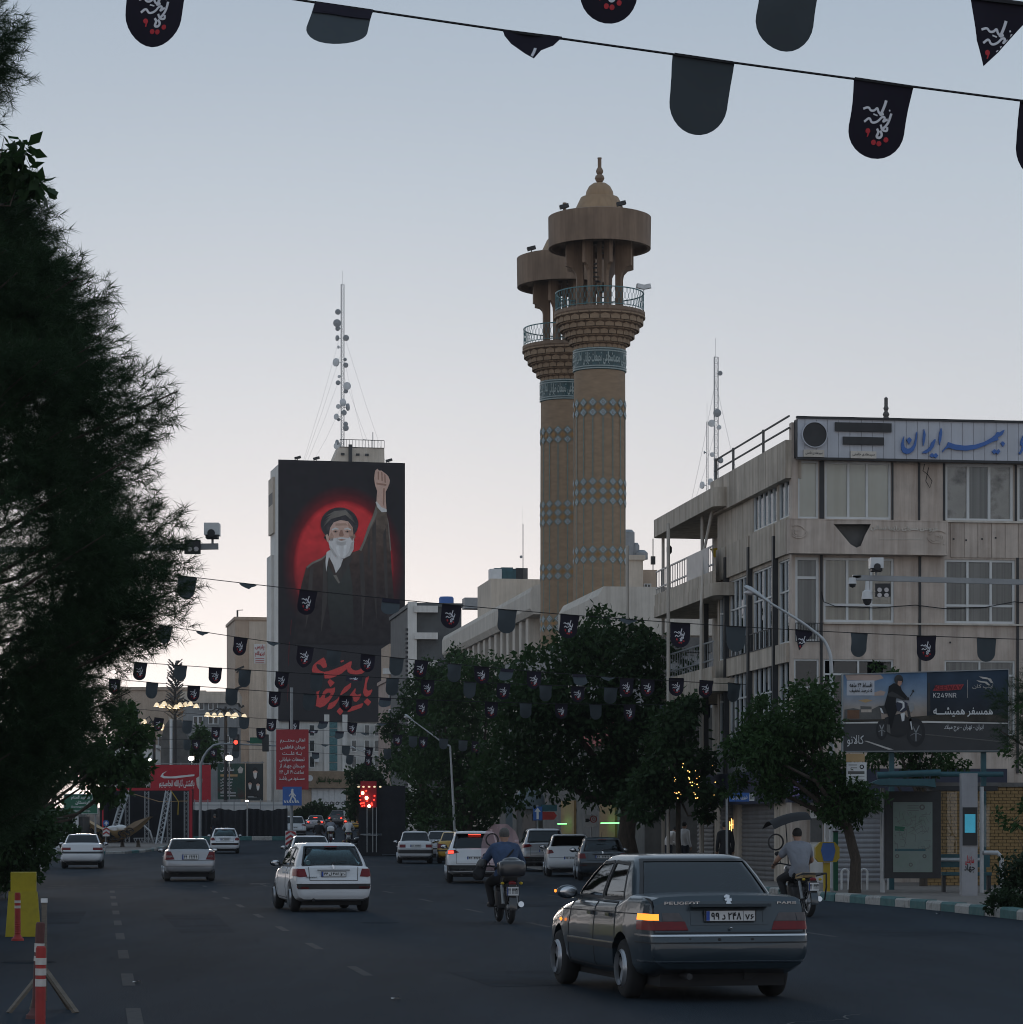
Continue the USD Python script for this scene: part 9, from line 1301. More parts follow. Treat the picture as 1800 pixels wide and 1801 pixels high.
for key,x0,x1,y0,y1,mm in(('inst',82,305,172,218,'ink'),('disc',82,305,232,278,'ink'),('hamsafar',910,1500,415,512,'sign_white'),('milad',1018,1405,588,655,'sign_white'),('kala',58,222,692,805,'sign_white'),('kan',1298,1500,190,240,'reflector')):ad('lettering',None,mm,8,raw=Tq(key,x0,x1,y0,y1))
ad('red_wordmark',[(905,255),(940,200),(1215,190),(1180,245)],'red_sign',6)
for s_,x0,x1,y0,y1,mm,bo in(('KEEWAY',925,1195,245,200,'red_sign',1),('K249NR',908,1138,322,275,'sign_white',0)):m=MB();a_,b_=tq((x0,y0)),tq((x1,y1));put_latin(m,s_,PX(a_[0],Y),PX(b_[0],Y),PZ(a_[1],Y),PZ(b_[1],Y),plane(Y-.04,0),.003,bo);part(s,'lettering',m,mm if s_!='KEEWAY' else 'print_red_dark')
ad('divider',[(1248,145),(1252,145),(1252,325),(1248,325)],'reflector',6);ad('wave_emblem',[(1335,150),(1400,160),(1440,165),(1475,200),(1450,200),(1420,176),(1370,170)],'reflector',6,.01);ad('wave_emblem',[(1360,112),(1430,120),(1480,135),(1505,180),(1480,176),(1450,140),(1400,135)],'reflector',6,.01)
part(t,'frame',MB().poly(A([(10,88),(1660,36),(1660,852),(10,858)]).difference(A([(20,96),(1652,46),(1652,844),(20,850)])),plane(Y,0),.05),'metal_grey')
for px in(1570,1732):part(t,'post',MB().bar((PX(px,Y),Y+.15,.1),(PX(px,Y),Y+.15,PZ(1200,Y)),.13),'metal_teal')
part(t,'tube_rail',MB().tube([P(1543,1364,Y-.6),P(1655,1359,Y-.6)],.09,10),'metal_teal',40);part(t,'tube_rail',MB().tube([P(1652,1362,Y-.2),P(1765,1362,Y-.2)],.07,10),'metal_teal',40)
Y=71.
f=Frame(PX(1553,Y),Y,.14,math.radians(-4));sx=lambda px,yl=0.:f.hit(px,1500,yl)[0];sz=lambda py,yl=0.:f.hit(1600,py,yl)[1]
t=thing('bus_shelter','steel bus shelter with a lit out map case, bench and blue green roof','bus shelter',f)
for px in(1553,):part(t,'column',MB().lathe([(.06,0),(.06,sz(1386))],14,(.0,0,0)),'steel_galv',40)
part(t,'roof',MB().poly(Polygon([(sx(1530),sz(1378)),(sx(1545),sz(1371)),(sx(1640),sz(1371)),(sx(1642),sz(1386)),(sx(1622),sz(1383)),(sx(1545),sz(1382))]),FTF,.9,-1.2),'metal_teal');part(t,'rear_roof',B(sx(1642),sx(1760),.6,2.2,sz(1390),sz(1382)),'metal_dark')
cs_=part(t,'map_case',B(sx(1557),sx(1655),-.10,.10,sz(1545),sz(1392)),'metal_dark');mp_=part(cs_,'map_sheet',B(sx(1571),sx(1640),-.112,-.103,sz(1534),sz(1411)),'map_paper');fm_=((0,-.112,0),(1,0,0),(0,0,1));r_=np.random.default_rng(9);m=MB()
for k in range(46):
  x,z=r_.uniform(sx(1575),sx(1634)),r_.uniform(sz(1498),sz(1432));a_=r_.choice([0,PI/2,.5,2.]);L_=r_.uniform(.04,.22);m.poly(LineString([(x,z),(x+L_*math.cos(a_),z+L_*math.sin(a_)),(x+L_*1.3*math.cos(a_+.5),z+L_*1.3*math.sin(a_+.5))]).buffer(.004).intersection(rect(sx(1573),sx(1637),sz(1500),sz(1428))),fm_,.003)
part(mp_,'street_lines',m,'concrete_dark',kind='stuff');part(mp_,'park',MB().poly(Polygon([(sx(1574),sz(1453)),(sx(1592),sz(1455)),(sx(1590),sz(1462)),(sx(1574),sz(1461))]),fm_,.002),'sign_green');part(mp_,'green_title',MB().poly(rect(sx(1574),sx(1628),sz(1497),sz(1493)),fm_,.002),'metal_teal')
for px,py,rr_ in((1622,1420,.07),(1578,1506,.05),(1626,1506,.05),(1602,1521,.05)):part(mp_,'round_emblem',MB().poly(Point(sx(px),sz(py)).buffer(rr_).difference(Point(sx(px),sz(py)).buffer(rr_*.5)),fm_,.003),'concrete_dark')
for py in(1417,1421,1425):part(mp_,'text_line',MB().poly(rect(sx(1596),sx(1616),sz(py+1),sz(py)),fm_,.002),'concrete_dark')
part(t,'bench',B(sx(1660),sx(1748),.4,.85,.42,.50),'metal_teal');part(t,'bench_back',B(sx(1660),sx(1748),.9,.94,.62,.95),'metal_teal')
for px in(1664,1744):part(t,'bench_leg',B(sx(px)-.04,sx(px)+.04,.45,.8,0,.42),'metal_dark')
part(t,'arm_tube',MB().tube([(sx(1730),-.1,sz(1500)),(sx(1754),-.1,sz(1500)),(sx(1761),-.1,sz(1507)),(sx(1762),-.1,0)],.06,10),'steel_galv',40);part(t,'back_rail',MB().tube([(sx(1656),.9,sz(1513)),(sx(1730),.9,sz(1513))],.05,8),'steel_galv',40);part(t,'glass_screen',B(sx(1656),sx(1690),1.0,1.012,sz(1505),sz(1392)),'pane');part(t,'glass_screen',B(sx(1727),sx(1748),1.0,1.012,sz(1490),sz(1392)),'pane')
for k in range(3):part(t,'pasted_notice',B(sx(1730),sx(1736),.985,.997,sz(1470-14*k),sz(1460-14*k)),'sign_white')
part(t,'column',MB().lathe([(.05,0),(.05,sz(1384))],12,(sx(1727),-.05,0)),'steel_galv',40)
t=thing('info_pillar','grey information pillar with a lit blue screen and pasted red black script','info pillar',(PX(1706.5,67.5),67.5,.14));hw=.185;zt_=PZ(1360,67.5)-.14
part(t,'shaft',B(-hw,hw,0,.38,0,zt_),'shutter');zz=lambda py:PZ(py,67.5)-.14;part(t,'screen_case',B(-.17,.17,-.03,-.002,zz(1487),zz(1420)),'metal_dark');part(t,'screen',B(-.125,.125,-.036,-.031,zz(1465),zz(1432)),'glow_screen');part(t,'pasted_script',MB().poly(fit(glyph('jihad'),-.13,.12,zz(1535),zz(1520)),((0,-.003,0),(1,0,0),(0,0,1)),.003),'ink');part(t,'pasted_script',MB().poly(fit(glyph('sazan'),-.11,.1,zz(1522),zz(1504)),((0,-.003,0),(1,0,0),(0,0,1)),.003),'flag_red')
Y=70.
t=thing('bus_stop_flag','white bus stop panel with a yellow header hanging from a side arm','sign',(0,0,0));q=board(t,'panel',1489,1341,1524.5,1396,Y,'sign_white',.05);board(t,'yellow_header',1488.5,1326,1521,1340,Y,'boat_cloth',.05);part(t,'arm',MB().tube([P(1506,1399.5,Y+.05),P(1553,1399.5,Y+.05)],.035,8),'steel_galv',40);part(t,'hanger',MB().bar(P(1506,1399,Y+.03),P(1506,1394,Y+.03),.05),'metal_grey')
g=unary_union([rpx(1492,1356.5,1521,1361.5,Y-.05)]+[rpx(1493+3*(k%2),y,1521,y+.8,Y-.05) for k,y in enumerate((1365,1371,1377,1383,1389))]+[rpx(1493,1345,1508,1346.2,Y-.05),rpx(1497,1350,1508,1351.2,Y-.05)]);part(q,'text_lines',MB().poly(g,plane(Y-.05,0),.004),'concrete_dark');c_=(PX(1516,Y),PZ(1349,Y));part(q,'round_emblem',MB().poly(Point(c_).buffer(.055).difference(Point(c_).buffer(.03)),plane(Y-.05,0),.004),'ink')
Y=71.
t=thing('charity_box','yellow and blue alms box on a yellow post at the pavement corner','alms box',(PX(1455,Y),Y,.14));part(t,'post',B(-.09,.07,-.06,.06,0,.75),'yellow_plastic');part(t,'box',MB().poly(Polygon([(-.30,.86),(-.22,.76),(.22,.76),(.30,.86),(.30,1.12),(.18,1.26),(-.18,1.26),(-.30,1.12)]),FTF,.16,-.16),'yellow_plastic');part(t,'blue_panel',MB().poly(Polygon([(-.10,.78),(.12,.78),(.16,.9),(.19,1.05),(.15,1.24),(-.12,1.24),(-.17,1.05),(-.13,.9)]),FTF,.18,.161),'sign_blue')
post_=thing('green_post','dark green square post behind the alms box','post',(PX(1470,73),73.,.14));part(post_,'shaft',B(-.06,.06,-.06,.06,0,1.5),'sign_green');part(post_,'cap',B(-.07,.07,-.07,.07,1.5,1.54),'metal_dark')
for k,px in enumerate((1486,1519,1556)):
  Y=74.5;q0=P(px-5,1558,Y);q0[2]=.14;h_=.68
  solo('hoop_barrier',MB().tube([(q0[0],Y,.12),(q0[0],Y,h_-.07),(q0[0]+.04,Y,h_-.02),(q0[0]+.09,Y,h_),(q0[0]+.14,Y,h_-.02),(q0[0]+.18,Y,h_-.07),(q0[0]+.18,Y,.12)],.028,8),'metal_white','white steel hoop barrier %s'%('left of the forked tree trunk','right of the forked tree trunk','under the map case')[k],'hoop barrier',40)
t=thing('signal_box_sign','red and white plant box on a white pole beside the shutters','plant box',(PX(1454,72.5),72.5,.14));part(t,'pole',MB().tube([(0,0,0),(0,0,2.2)],.06,10),'metal_white',40);part(t,'box',B(-.2,.25,-.15,.15,2.2,2.32),'red_sign');part(t,'panel',B(-.2,.25,-.12,.12,2.33,2.7),'sign_white')
# string lights and neon by the corner shop
m=MB();Y=89.;t=thing('string_lights','warm string lights hanging in the tree left of the corner building','string lights',(0,0,0));r_=np.random.default_rng(6);pts=[(r_.choice([1190,1222,1225,1200,1212,1258],p=[.2,.3,.2,.08,.12,.1])+r_.normal()*3,r_.uniform(1343,1405)) for _ in range(34)]
for px,py in pts:part(t,'bulb',MB().ball(P(px,py,Y),r_.uniform(.008,.02),1),'glow_string')
part(t,'wire',MB().tube([P(1189,1343,Y),P(1190,1404,Y),P(1222,1405,Y),P(1224,1343,Y)],.004,4),'rope')
t=thing('neon_sign','small glowing orange neon sign in the shop doorway','neon sign',(0,0,0));Y=92.
for i,(a_,b_) in enumerate((((1284,1445),(1284,1460)),((1287,1440),(1287,1462)),((1290,1442),(1290,1458)),((1283,1452),(1291,1450)))):part(t,'tube',MB().bar(P(*a_,Y),P(*b_,Y),.022),'glow_string')
part(t,'backing',MB().poly(rpx(1281,1438,1293,1465,Y+.05),plane(Y+.05,0),.02),'metal_dark')
# --- people and motorcycles
def limb(J,bones,grow=0.):
  out=MF()
  for a,b in bones:
    sp=[MF.sphere(J[k][3]+grow,12).translate(tuple(J[k][:3])) for k in(a,b)];out=out+MF.batch_hull(sp)
  return out
def soft(m,L=.05,it=8):
  v,f=arr(m.refine_to_length(L));t=trimesh.Trimesh(v,f,process=True);trimesh.smoothing.filter_taubin(t,iterations=it);return t
LEGS=[('pel','hipL'),('pel','hipR'),('hipL','kneeL'),('hipR','kneeR'),('kneeL','ankL'),('kneeR','ankR')];TORSO=[('pel','waist'),('waist','chest'),('hipL','waist'),('hipR','waist'),('chest','shL'),('chest','shR'),('waist','shL'),('waist','shR'),('shL','shR')]
UPARM=[('shL','elL'),('shR','elR')];FORE=[('elL','wrL'),('elR','wrR')];FEET=[('ankL','toeL'),('ankR','toeR')]
def person(label,loc,rot,pose,top,trousers,shoes='ink',hair='hair',short=False,wide=1.):
  J={'pel':(0,0,.93,.13),'hipL':(-.09,0,.90,.105),'hipR':(.09,0,.90,.105),'waist':(0,.0,1.08,.135),'chest':(0,0,1.30,.14),'shL':(-.175,0,1.43,.065),'shR':(.175,0,1.43,.065),'neck':(0,.0,1.52,.055),'head':(0,.02,1.66,.088),'crown':(0,.0,1.72,.085),
     'kneeL':(-.10,.02,.50,.065),'kneeR':(.10,.02,.50,.065),'ankL':(-.10,-.02,.09,.042),'ankR':(.10,-.02,.09,.042),'toeL':(-.11,.15,.04,.035),'toeR':(.11,.15,.04,.035),'elL':(-.24,-.03,1.14,.046),'elR':(.24,-.03,1.14,.046),'wrL':(-.25,.06,.90,.034),'wrR':(.25,.06,.90,.034)}
  for k,p in pose.items():J[k]=(*p,J[k][3])
  for k in('waist','chest','shL','shR','elL','elR','pel'):J[k]=(*J[k][:3],J[k][3]*wide)
  t=thing('person',label,'person',loc,rot);hd=np.array(J['head'][:3])
  bd=limb(J,LEGS+TORSO+UPARM+FORE+FEET+[('chest','neck'),('neck','head'),('head','crown')])
  for s in(-1,1):bd=bd+MF.sphere(.024,8).scale((.5,1,1.4)).translate(tuple(hd+(s*.088,-.01,-.01)))
  bd=bd+MF.sphere(.02,8).translate(tuple(hd+(0,.09,-.015)))+MF.sphere(.05,10).translate(tuple(hd+(0,.03,-.07)))
  for sd,s in(('L',-1),('R',1)):
    w,e=np.array(J['wr'+sd][:3]),np.array(J['el'+sd][:3]);d=(w-e)/np.linalg.norm(w-e);side=np.cross(d,(0,0,1.));side=side/(np.linalg.norm(side)+1e-9) if np.linalg.norm(side)>.2 else np.array((0,1.,0));dn=np.cross(side,d);pm=w+d*.07
    bd=bd+MF.batch_hull([MF.sphere(.028,8).translate(tuple(w)),MF.sphere(.024,8).translate(tuple(pm+side*.025)),MF.sphere(.024,8).translate(tuple(pm-side*.025))])
    for k in range(4):
      a=pm+side*(.033-.022*k);L=(.065,.078,.074,.058)[k];b=a+d*L*.6-dn*.012;c=b+d*L*.3-dn*.035
      for p,q in((a,b),(b,c)):bd=bd+MF.batch_hull([MF.sphere(.0095,6).translate(tuple(p)),MF.sphere(.0085,6).translate(tuple(q))])
    a=w+d*.025+side*.03;b=a+side*.03+d*.03;bd=bd+MF.batch_hull([MF.sphere(.011,6).translate(tuple(a)),MF.sphere(.009,6).translate(tuple(b))])
  part(t,'body',soft(bd,.03,6),'skin',True)
  sl=UPARM if not short else[];J2=dict(J)
  J2['nk']=(*(np.array(J['neck'][:3])-(0,.01,.035)),.062);sh=limb(J2,TORSO+[('chest','nk'),('shL','nk'),('shR','nk')]+UPARM+([] if short else FORE),.016)
  if short:
    for sd in 'LR':a,b=np.array(J['sh'+sd]),np.array(J['el'+sd]);J2['el'+sd]=tuple(a*.45+b*.55)
    sh=limb(J2,TORSO+[('chest','nk'),('shL','nk'),('shR','nk')]+UPARM,.02)
  part(t,'shirt',soft(sh,.05),top,True);part(t,'trousers',soft(limb(J,LEGS,.018),.05),trousers,True)
  for sd in 'LR':part(t,'shoe',soft(limb(J,[('ank'+sd,'toe'+sd)],.014),.04),shoes,True)
  hr=(MF.sphere(.097,18).translate(tuple(hd+(0,-.012,.03)))+MF.sphere(.092,18).translate(tuple(np.array(J['crown'][:3])+(0,-.005,-.005))))-MF.cube((.3,.12,.16),True).translate(tuple(hd+(0,.095,-.03)))-MF.cube((.3,.3,.1),True).translate(tuple(hd+(0,0,-.085)))
  part(t,'hair',soft(hr,.03,4),hair,True)
  return t,J
def seat_pose(tw=0.):return{'pel':(0,-.10,.86),'hipL':(-.10,-.06,.85),'hipR':(.10,-.06,.85),'waist':(0,-.12,1.02),'chest':(0,-.05,1.25),'shL':(-.19,.0,1.37),'shR':(.19,.0,1.37),'neck':(0,.02,1.46),'head':(tw,.06,1.60),'crown':(tw,.04,1.66),'kneeL':(-.24,.36,.72),'kneeR':(.24,.36,.72),'ankL':(-.22,.10,.36),'ankR':(.22,.10,.36),'toeL':(-.24,.28,.33),'toeR':(.24,.28,.33),'elL':(-.36,.22,1.10),'elR':(.36,.22,1.10),'wrL':(-.33,.46,1.02),'wrR':(.33,.46,1.02)}
def moto(label,loc,rot,tail='lamp_red',box=None,paint='paint_black',screen=None,rack=False,canopy=False,group=None):
  t=thing('motorcycle',label,'motorcycle',loc,rot,group)
  for y in(-.64,.66):
    w=part(t,'wheel',MB().lathe([(.215,-.045),(.26,-.055),(.295,-.03),(.305,0),(.295,.03),(.26,.055),(.215,.045),(.215,-.045)],26,(0,y,.305),'x'),'tyre',40);m=MB().lathe([(.20,-.03),(.22,-.035),(.22,.035),(.20,.03)],26,(0,y,.305),'x')
    for k in range(12):a=k*PI/6;m.bar((.0,y,.305),(0,y+.21*math.cos(a),.305+.21*math.sin(a)),.012)
    m.lathe([(0,-.07),(.05,-.06),(.05,.06),(0,.07)],12,(0,y,.305),'x');part(w,'rim',m,'rim',40)
  m=MB()
  for s in(-1,1):m.tube([(s*.07,.66,.305),(s*.09,.42,.98)],.022,8)
  part(t,'fork',m,'metal_grey',40);m=MB();m.tube([(-.36,.40,1.02),(-.22,.44,1.04),(0,.44,1.0),(.22,.44,1.04),(.36,.40,1.02)],.014,8);part(t,'handlebar',m,'metal_dark',40)
  for s in(-1,1):part(t,'grip',MB().tube([(s*.27,.425,1.035),(s*.38,.395,1.02)],.02,8),'black_plastic');part(t,'rear_shock',MB().tube([(s*.12,-.58,.36),(s*.12,-.42,.70)],.03,8),'metal_grey');part(t,'footpeg',MB().bar((s*.08,.12,.30),(s*.28,.14,.30),.03),'black_plastic');part(t,'turn_light',MB().ball((s*.17,-.80,.74),(.035,.04,.028),1),'yellow_plastic');q=MB().tube([(s*.20,.44,1.04),(s*.26,.40,1.2)],.008,5);q.ball((s*.28,.39,1.23),(.07,.015,.05),1);part(t,'mirror',q,'black_plastic')
  part(t,'engine',MB().mesh(soft(MF.cube((.26,.38,.32),True).translate((0,.12,.42))+MF.cylinder(.2,.13,.12,14,True).rotate((20,0,0)).translate((0,.26,.6)),.08,3)),'metal_dark',40);part(t,'frame',MB().tube([(0,.42,.92),(0,.1,.66),(0,-.3,.70),(0,-.78,.76)],.035,8).tube([(0,.42,.88),(0,.3,.3),(0,-.1,.26),(0,-.62,.305)],.03,8),'metal_dark',40)
  part(t,'tank',soft(MF.batch_hull([MF.sphere(.12,14).translate((0,.30,.84)),MF.sphere(.13,14).translate((0,.12,.83)),MF.sphere(.07,12).translate((0,-.04,.78))]),.06),paint,True);part(t,'seat',soft(MF.batch_hull([MF.cube((.22,.1,.08),True).translate((0,-.05,.78)),MF.cube((.26,.1,.10),True).translate((0,-.62,.82))]),.06,4),'boat_cloth' if rack else 'black_plastic',40)
  part(t,'mudguard',MB().grid([[(x,-.64+.335*math.cos(a),.305+.335*math.sin(a)) for x in(-.07,.07)] for a in np.linspace(1.2,3.3,10)]),paint,40);part(t,'mudguard',MB().grid([[(x,.66+.335*math.cos(a),.305+.335*math.sin(a)) for x in(-.06,.06)] for a in np.linspace(.5,2.6,10)]),paint,40)
  part(t,'exhaust',MB().tube([(.14,.2,.3),(.17,-.2,.28),(.18,-.75,.36)],[.03,.045,.055],10),'chrome',40);part(t,'headlamp',MB().lathe([(0,.04),(.09,.03),(.1,-.06),(.04,-.12),(0,-.12)],16,(0,.56,.92),'y'),'lamp_white',40);part(t,'tail_lamp',MB().ball((0,-.86,.74),(.07,.03,.04),2),tail,True)
  plate(t,(0,-.93,.60),0,.22,.17,None);part(t,'plate_bracket',MB().box(-.06,.06,-.92,-.84,.48,.72),'black_plastic')
  if box:part(t,'top_box',soft(MF.batch_hull([MF.sphere(.07,12).translate((x,y,z)) for x in(-.17,.17) for y in(-.88,-.60) for z in(.93,1.08)])+MF.sphere(.12,14).scale((1.6,1.2,.8)).translate((0,-.74,1.12)),.06),box,True);part(t,'rack',MB().box(-.15,.15,-.9,-.5,.845,.865),'metal_dark')
  if rack:m=MB();m.tube([(-.2,-.5,.80),(-.24,-.95,.86),(.24,-.95,.86),(.2,-.5,.80)],.016,6);m.bar((-.22,-.72,.83),(.22,-.72,.83),.02);m.tube([(.24,-.95,.86),(.26,-.9,.6),(.3,-.7,.34)],.016,6);part(t,'rack',m,'metal_dark')
  if screen:
    g=[[(x*.36*math.sqrt(1-max(0,(q-.5)/.5)**2*.88),.50+.18*(1-x*x)-.05*q,.95+.86*q) for x in np.linspace(-1,1,11)] for q in np.linspace(0,1,7)**.9];part(t,'wind_screen',MB().grid(g),screen,True);part(t,'screen_ring',MB().lathe([(.10,-.008),(.125,-.008),(.125,.008),(.10,.008)],20,(-.17,.40,1.52),'y'),'black_plastic')
  if canopy:
    m=MB();m.grid([[(x-.12,.1+.75*q-.25,1.80+.22*(x+.3)+.16*math.sin(PI*q)-.12*abs(x)**2*3) for x in np.linspace(-.42,.36,9)] for q in np.linspace(0,1,7)]);part(t,'canopy',m,'cloth_black',True);part(t,'canopy_pole',MB().tube([(-.02,.5,1.0),(-.1,.45,1.92)],.012,6),'metal_dark');part(t,'screen_ring',MB().lathe([(.14,-.01),(.17,-.01),(.17,.01),(.14,.01)],22,(-.30,.46,1.46),'y'),'black_plastic')
  return t
def rider(ml,pl,px,Y,rot,top,trs,pose=None,short=False,hair='hair',wide=1.,**k):
  loc=(PX(px,Y),Y,gz(Y));moto(ml,loc,rot,**k);return person(pl,loc,rot,pose or seat_pose(),top,trs,hair=hair,short=short,wide=wide)
Y=52.
t,J=rider('motorcycle with a pinkish wind screen and black top box under the blue jacketed man','man in a blue jacket with a bag strap across his back riding the nearest motorcycle',888,Y,ANG+.02,'cloth_blue','cloth_black',hair='hair_grey',wide=1.22,box='paint_black',screen='screen_pink')
m=MB();m.tube([(.20,-.02,1.40),(.10,-.20,1.30),(-.08,-.27,1.12),(-.22,-.20,.98)],.02,6);part(t,'bag_strap',m,'cloth_black',True)
b=thing('shoulder_bag','black shoulder bag hanging at the left side of the blue jacketed rider','bag',(PX(888,Y),Y,0),ANG);part(b,'pouch',soft(MF.batch_hull([MF.sphere(.06,10).translate(p) for p in((-.44,.0,.84),(-.50,.2,.84),(-.36,.1,1.10),(-.40,.25,1.05),(-.52,.1,.92))]),.05),'cloth_black',True);part(b,'flap',soft(MF.batch_hull([MF.sphere(.05,10).translate(p) for p in((-.41,.0,1.05),(-.46,.2,1.05),(-.38,.05,1.12),(-.42,.2,1.12))]),.05),'metal_dark',True)
rider('motorcycle with a tan seat, chrome rack and tattered black canopy at the right','man in a grey T-shirt riding the motorcycle with the black canopy',1404,56.,ANG+.10,'cloth_grey','cloth_black',short=True,wide=1.12,rack=True,canopy=True,paint='paint_dark')
Y=185.
rider('far motorcycle with its red tail light glowing between the lanes','rider in black seen from behind on the far motorcycle with the red light',561,176.,ANG*.4,'cloth_black','cloth_black',tail='glow_red')
rider('far maroon scooter carrying a white delivery box','rider in grey on the scooter with the white delivery box',582,190.,ANG*.4,'cloth_grey','cloth_black',paint='cloth_maroon',box='sign_white')
rider('far motorcycle heading off beside the black booth','rider in a white shirt near the black booth',613,186.,ANG*.3,'cloth_white','cloth_jeans',hair='hair_grey')
moto('motorcycle parked askew at the foot of the black booth',(PX(625,158),158.,gz(158)),ANG-.9)
def ped(label,px,py,Y,top,trs,rot=0.,pose={},hair='hair',short=False,z=None):return person(label,(PX(px,Y),Y,gz(Y)+.14 if z is None else z),rot,pose,top,trs,hair=hair,short=short)[0]
ped('balding man in dark clothes standing before the black fence',378,1478,200.,'cloth_black','cloth_jeans',.6,hair='hair_grey')
w=ped('figure in black seen from behind at the lit shop doorway',1276,1470,88.,'cloth_black','cloth_black',.1,z=.16)
ped('man in a white shirt walking behind the parked cars by the tree trunk',1204,1480,104.,'cloth_white','cloth_jeans',-.8);ped('man in a pale shirt bending near the green lit shop',1176,1480,105.,'print_beard','cloth_jeans',-1.2,{'head':(.0,.30,1.50),'crown':(0,.34,1.55),'neck':(0,.2,1.42),'chest':(0,.1,1.26),'shL':(-.175,.14,1.36),'shR':(.175,.14,1.36),'elL':(-.2,.2,1.08),'elR':(.2,.2,1.08),'wrL':(-.18,.36,.96),'wrR':(.18,.36,.96)})
# --- trees and shrubs
def leafy(rng,C,R,n,size,squash=.8,shell=.55,long=1.6):
  """n diamond leaves through clumps (centres C, radii R), thicker towards the outside of each clump."""
  C,R=np.asarray(C,float),np.asarray(R,float);k=rng.choice(len(C),n,p=R**2/(R**2).sum());d=rng.normal(size=(n,3));d/=np.linalg.norm(d,axis=1,keepdims=True)
  r=(shell+(1-shell)*rng.random(n))**.7*(1+.22*rng.normal(size=n));p=C[k]+d*(R[k]*r)[:,None]*np.array((1,1,squash));p+=.25*R[k][:,None]*(meshkit.noise(p*1.7/size*.08)[:,None]-.5)
  keep=meshkit.fbm(p*(1.1/max(.3,R.mean()))+7,3)>.40;p,d=p[keep],d[keep];n=len(p);a=rng.normal(size=(n,3))*.8+d*.4+(0,0,-.5);a/=np.linalg.norm(a,axis=1,keepdims=True);b=np.cross(a,rng.normal(size=(n,3)));b/=np.linalg.norm(b,axis=1,keepdims=True)
  s=size*rng.uniform(.6,1.3,(n,1));V=np.stack([p,p+a*s*.5*long+b*s*.42,p+a*s*long,p+a*s*.5*long-b*s*.42],1).reshape(-1,3);i=np.arange(n)*4
  return trimesh.Trimesh(V,np.vstack([np.stack([i,i+1,i+2],1),np.stack([i,i+2,i+3],1)]),process=False)
def wood(base,tips,r0,rng,fork=.42):
  m=MB();base=np.asarray(base,float);c=np.mean(tips,0);f=base*(1-fork)+np.array((*(base[:2]*.75+c[:2]*.25),base[2]*(1-fork)+c[2]*fork))*fork+(0,0,0);f[2]=base[2]+(min(t[2] for t in tips)-base[2])*fork*1.6
  mid=(base+f)/2+(rng.normal()*.12,rng.normal()*.1,0);m.tube([base-(0,0,.2),base+(0,0,.15),mid,f],[r0*1.4,r0*1.1,r0*.95,r0*.85],10)
  for t in tips:q=(f+t)/2+rng.normal(size=3)*.22-(0,0,.15);m.tube([f-(0,0,.1),f*.7+q*.3,q,t],[r0*.62,r0*.5,r0*.36,r0*.12],7)
  return m
def tree(name,label,base_px,Y,clumps,n,size,mat,r0,seed,cat='tree',dz=1.4,fork=.42,group=None,zb=None):
  """clumps: (px, py, radius in px) seen at distance Y; each gets its own depth and partners behind, so that the crown is round."""
  rng=np.random.default_rng(seed);t=thing(name,label,cat,(0,0,0),0.,group);C,R=[],[]
  for px,py,r in clumps:
    for k in range(2):C.append(P(px,py,Y)+(rng.normal()*.2,rng.uniform(-1,1)*dz,rng.normal()*.15));R.append(r/5000*Y*(1 if k==0 else.85))
  base=(PX(base_px,Y),Y,gz(Y)+.1 if zb is None else zb);tips=[C[i] for i in range(0,len(C),max(2,2*(len(clumps)//7)))]
  if r0:part(t,'trunk',wood(base,tips,r0,rng,fork),'bark',40)
  part(t,'crown',leafy(rng,C,R,n,size),mat,kind='stuff');return t
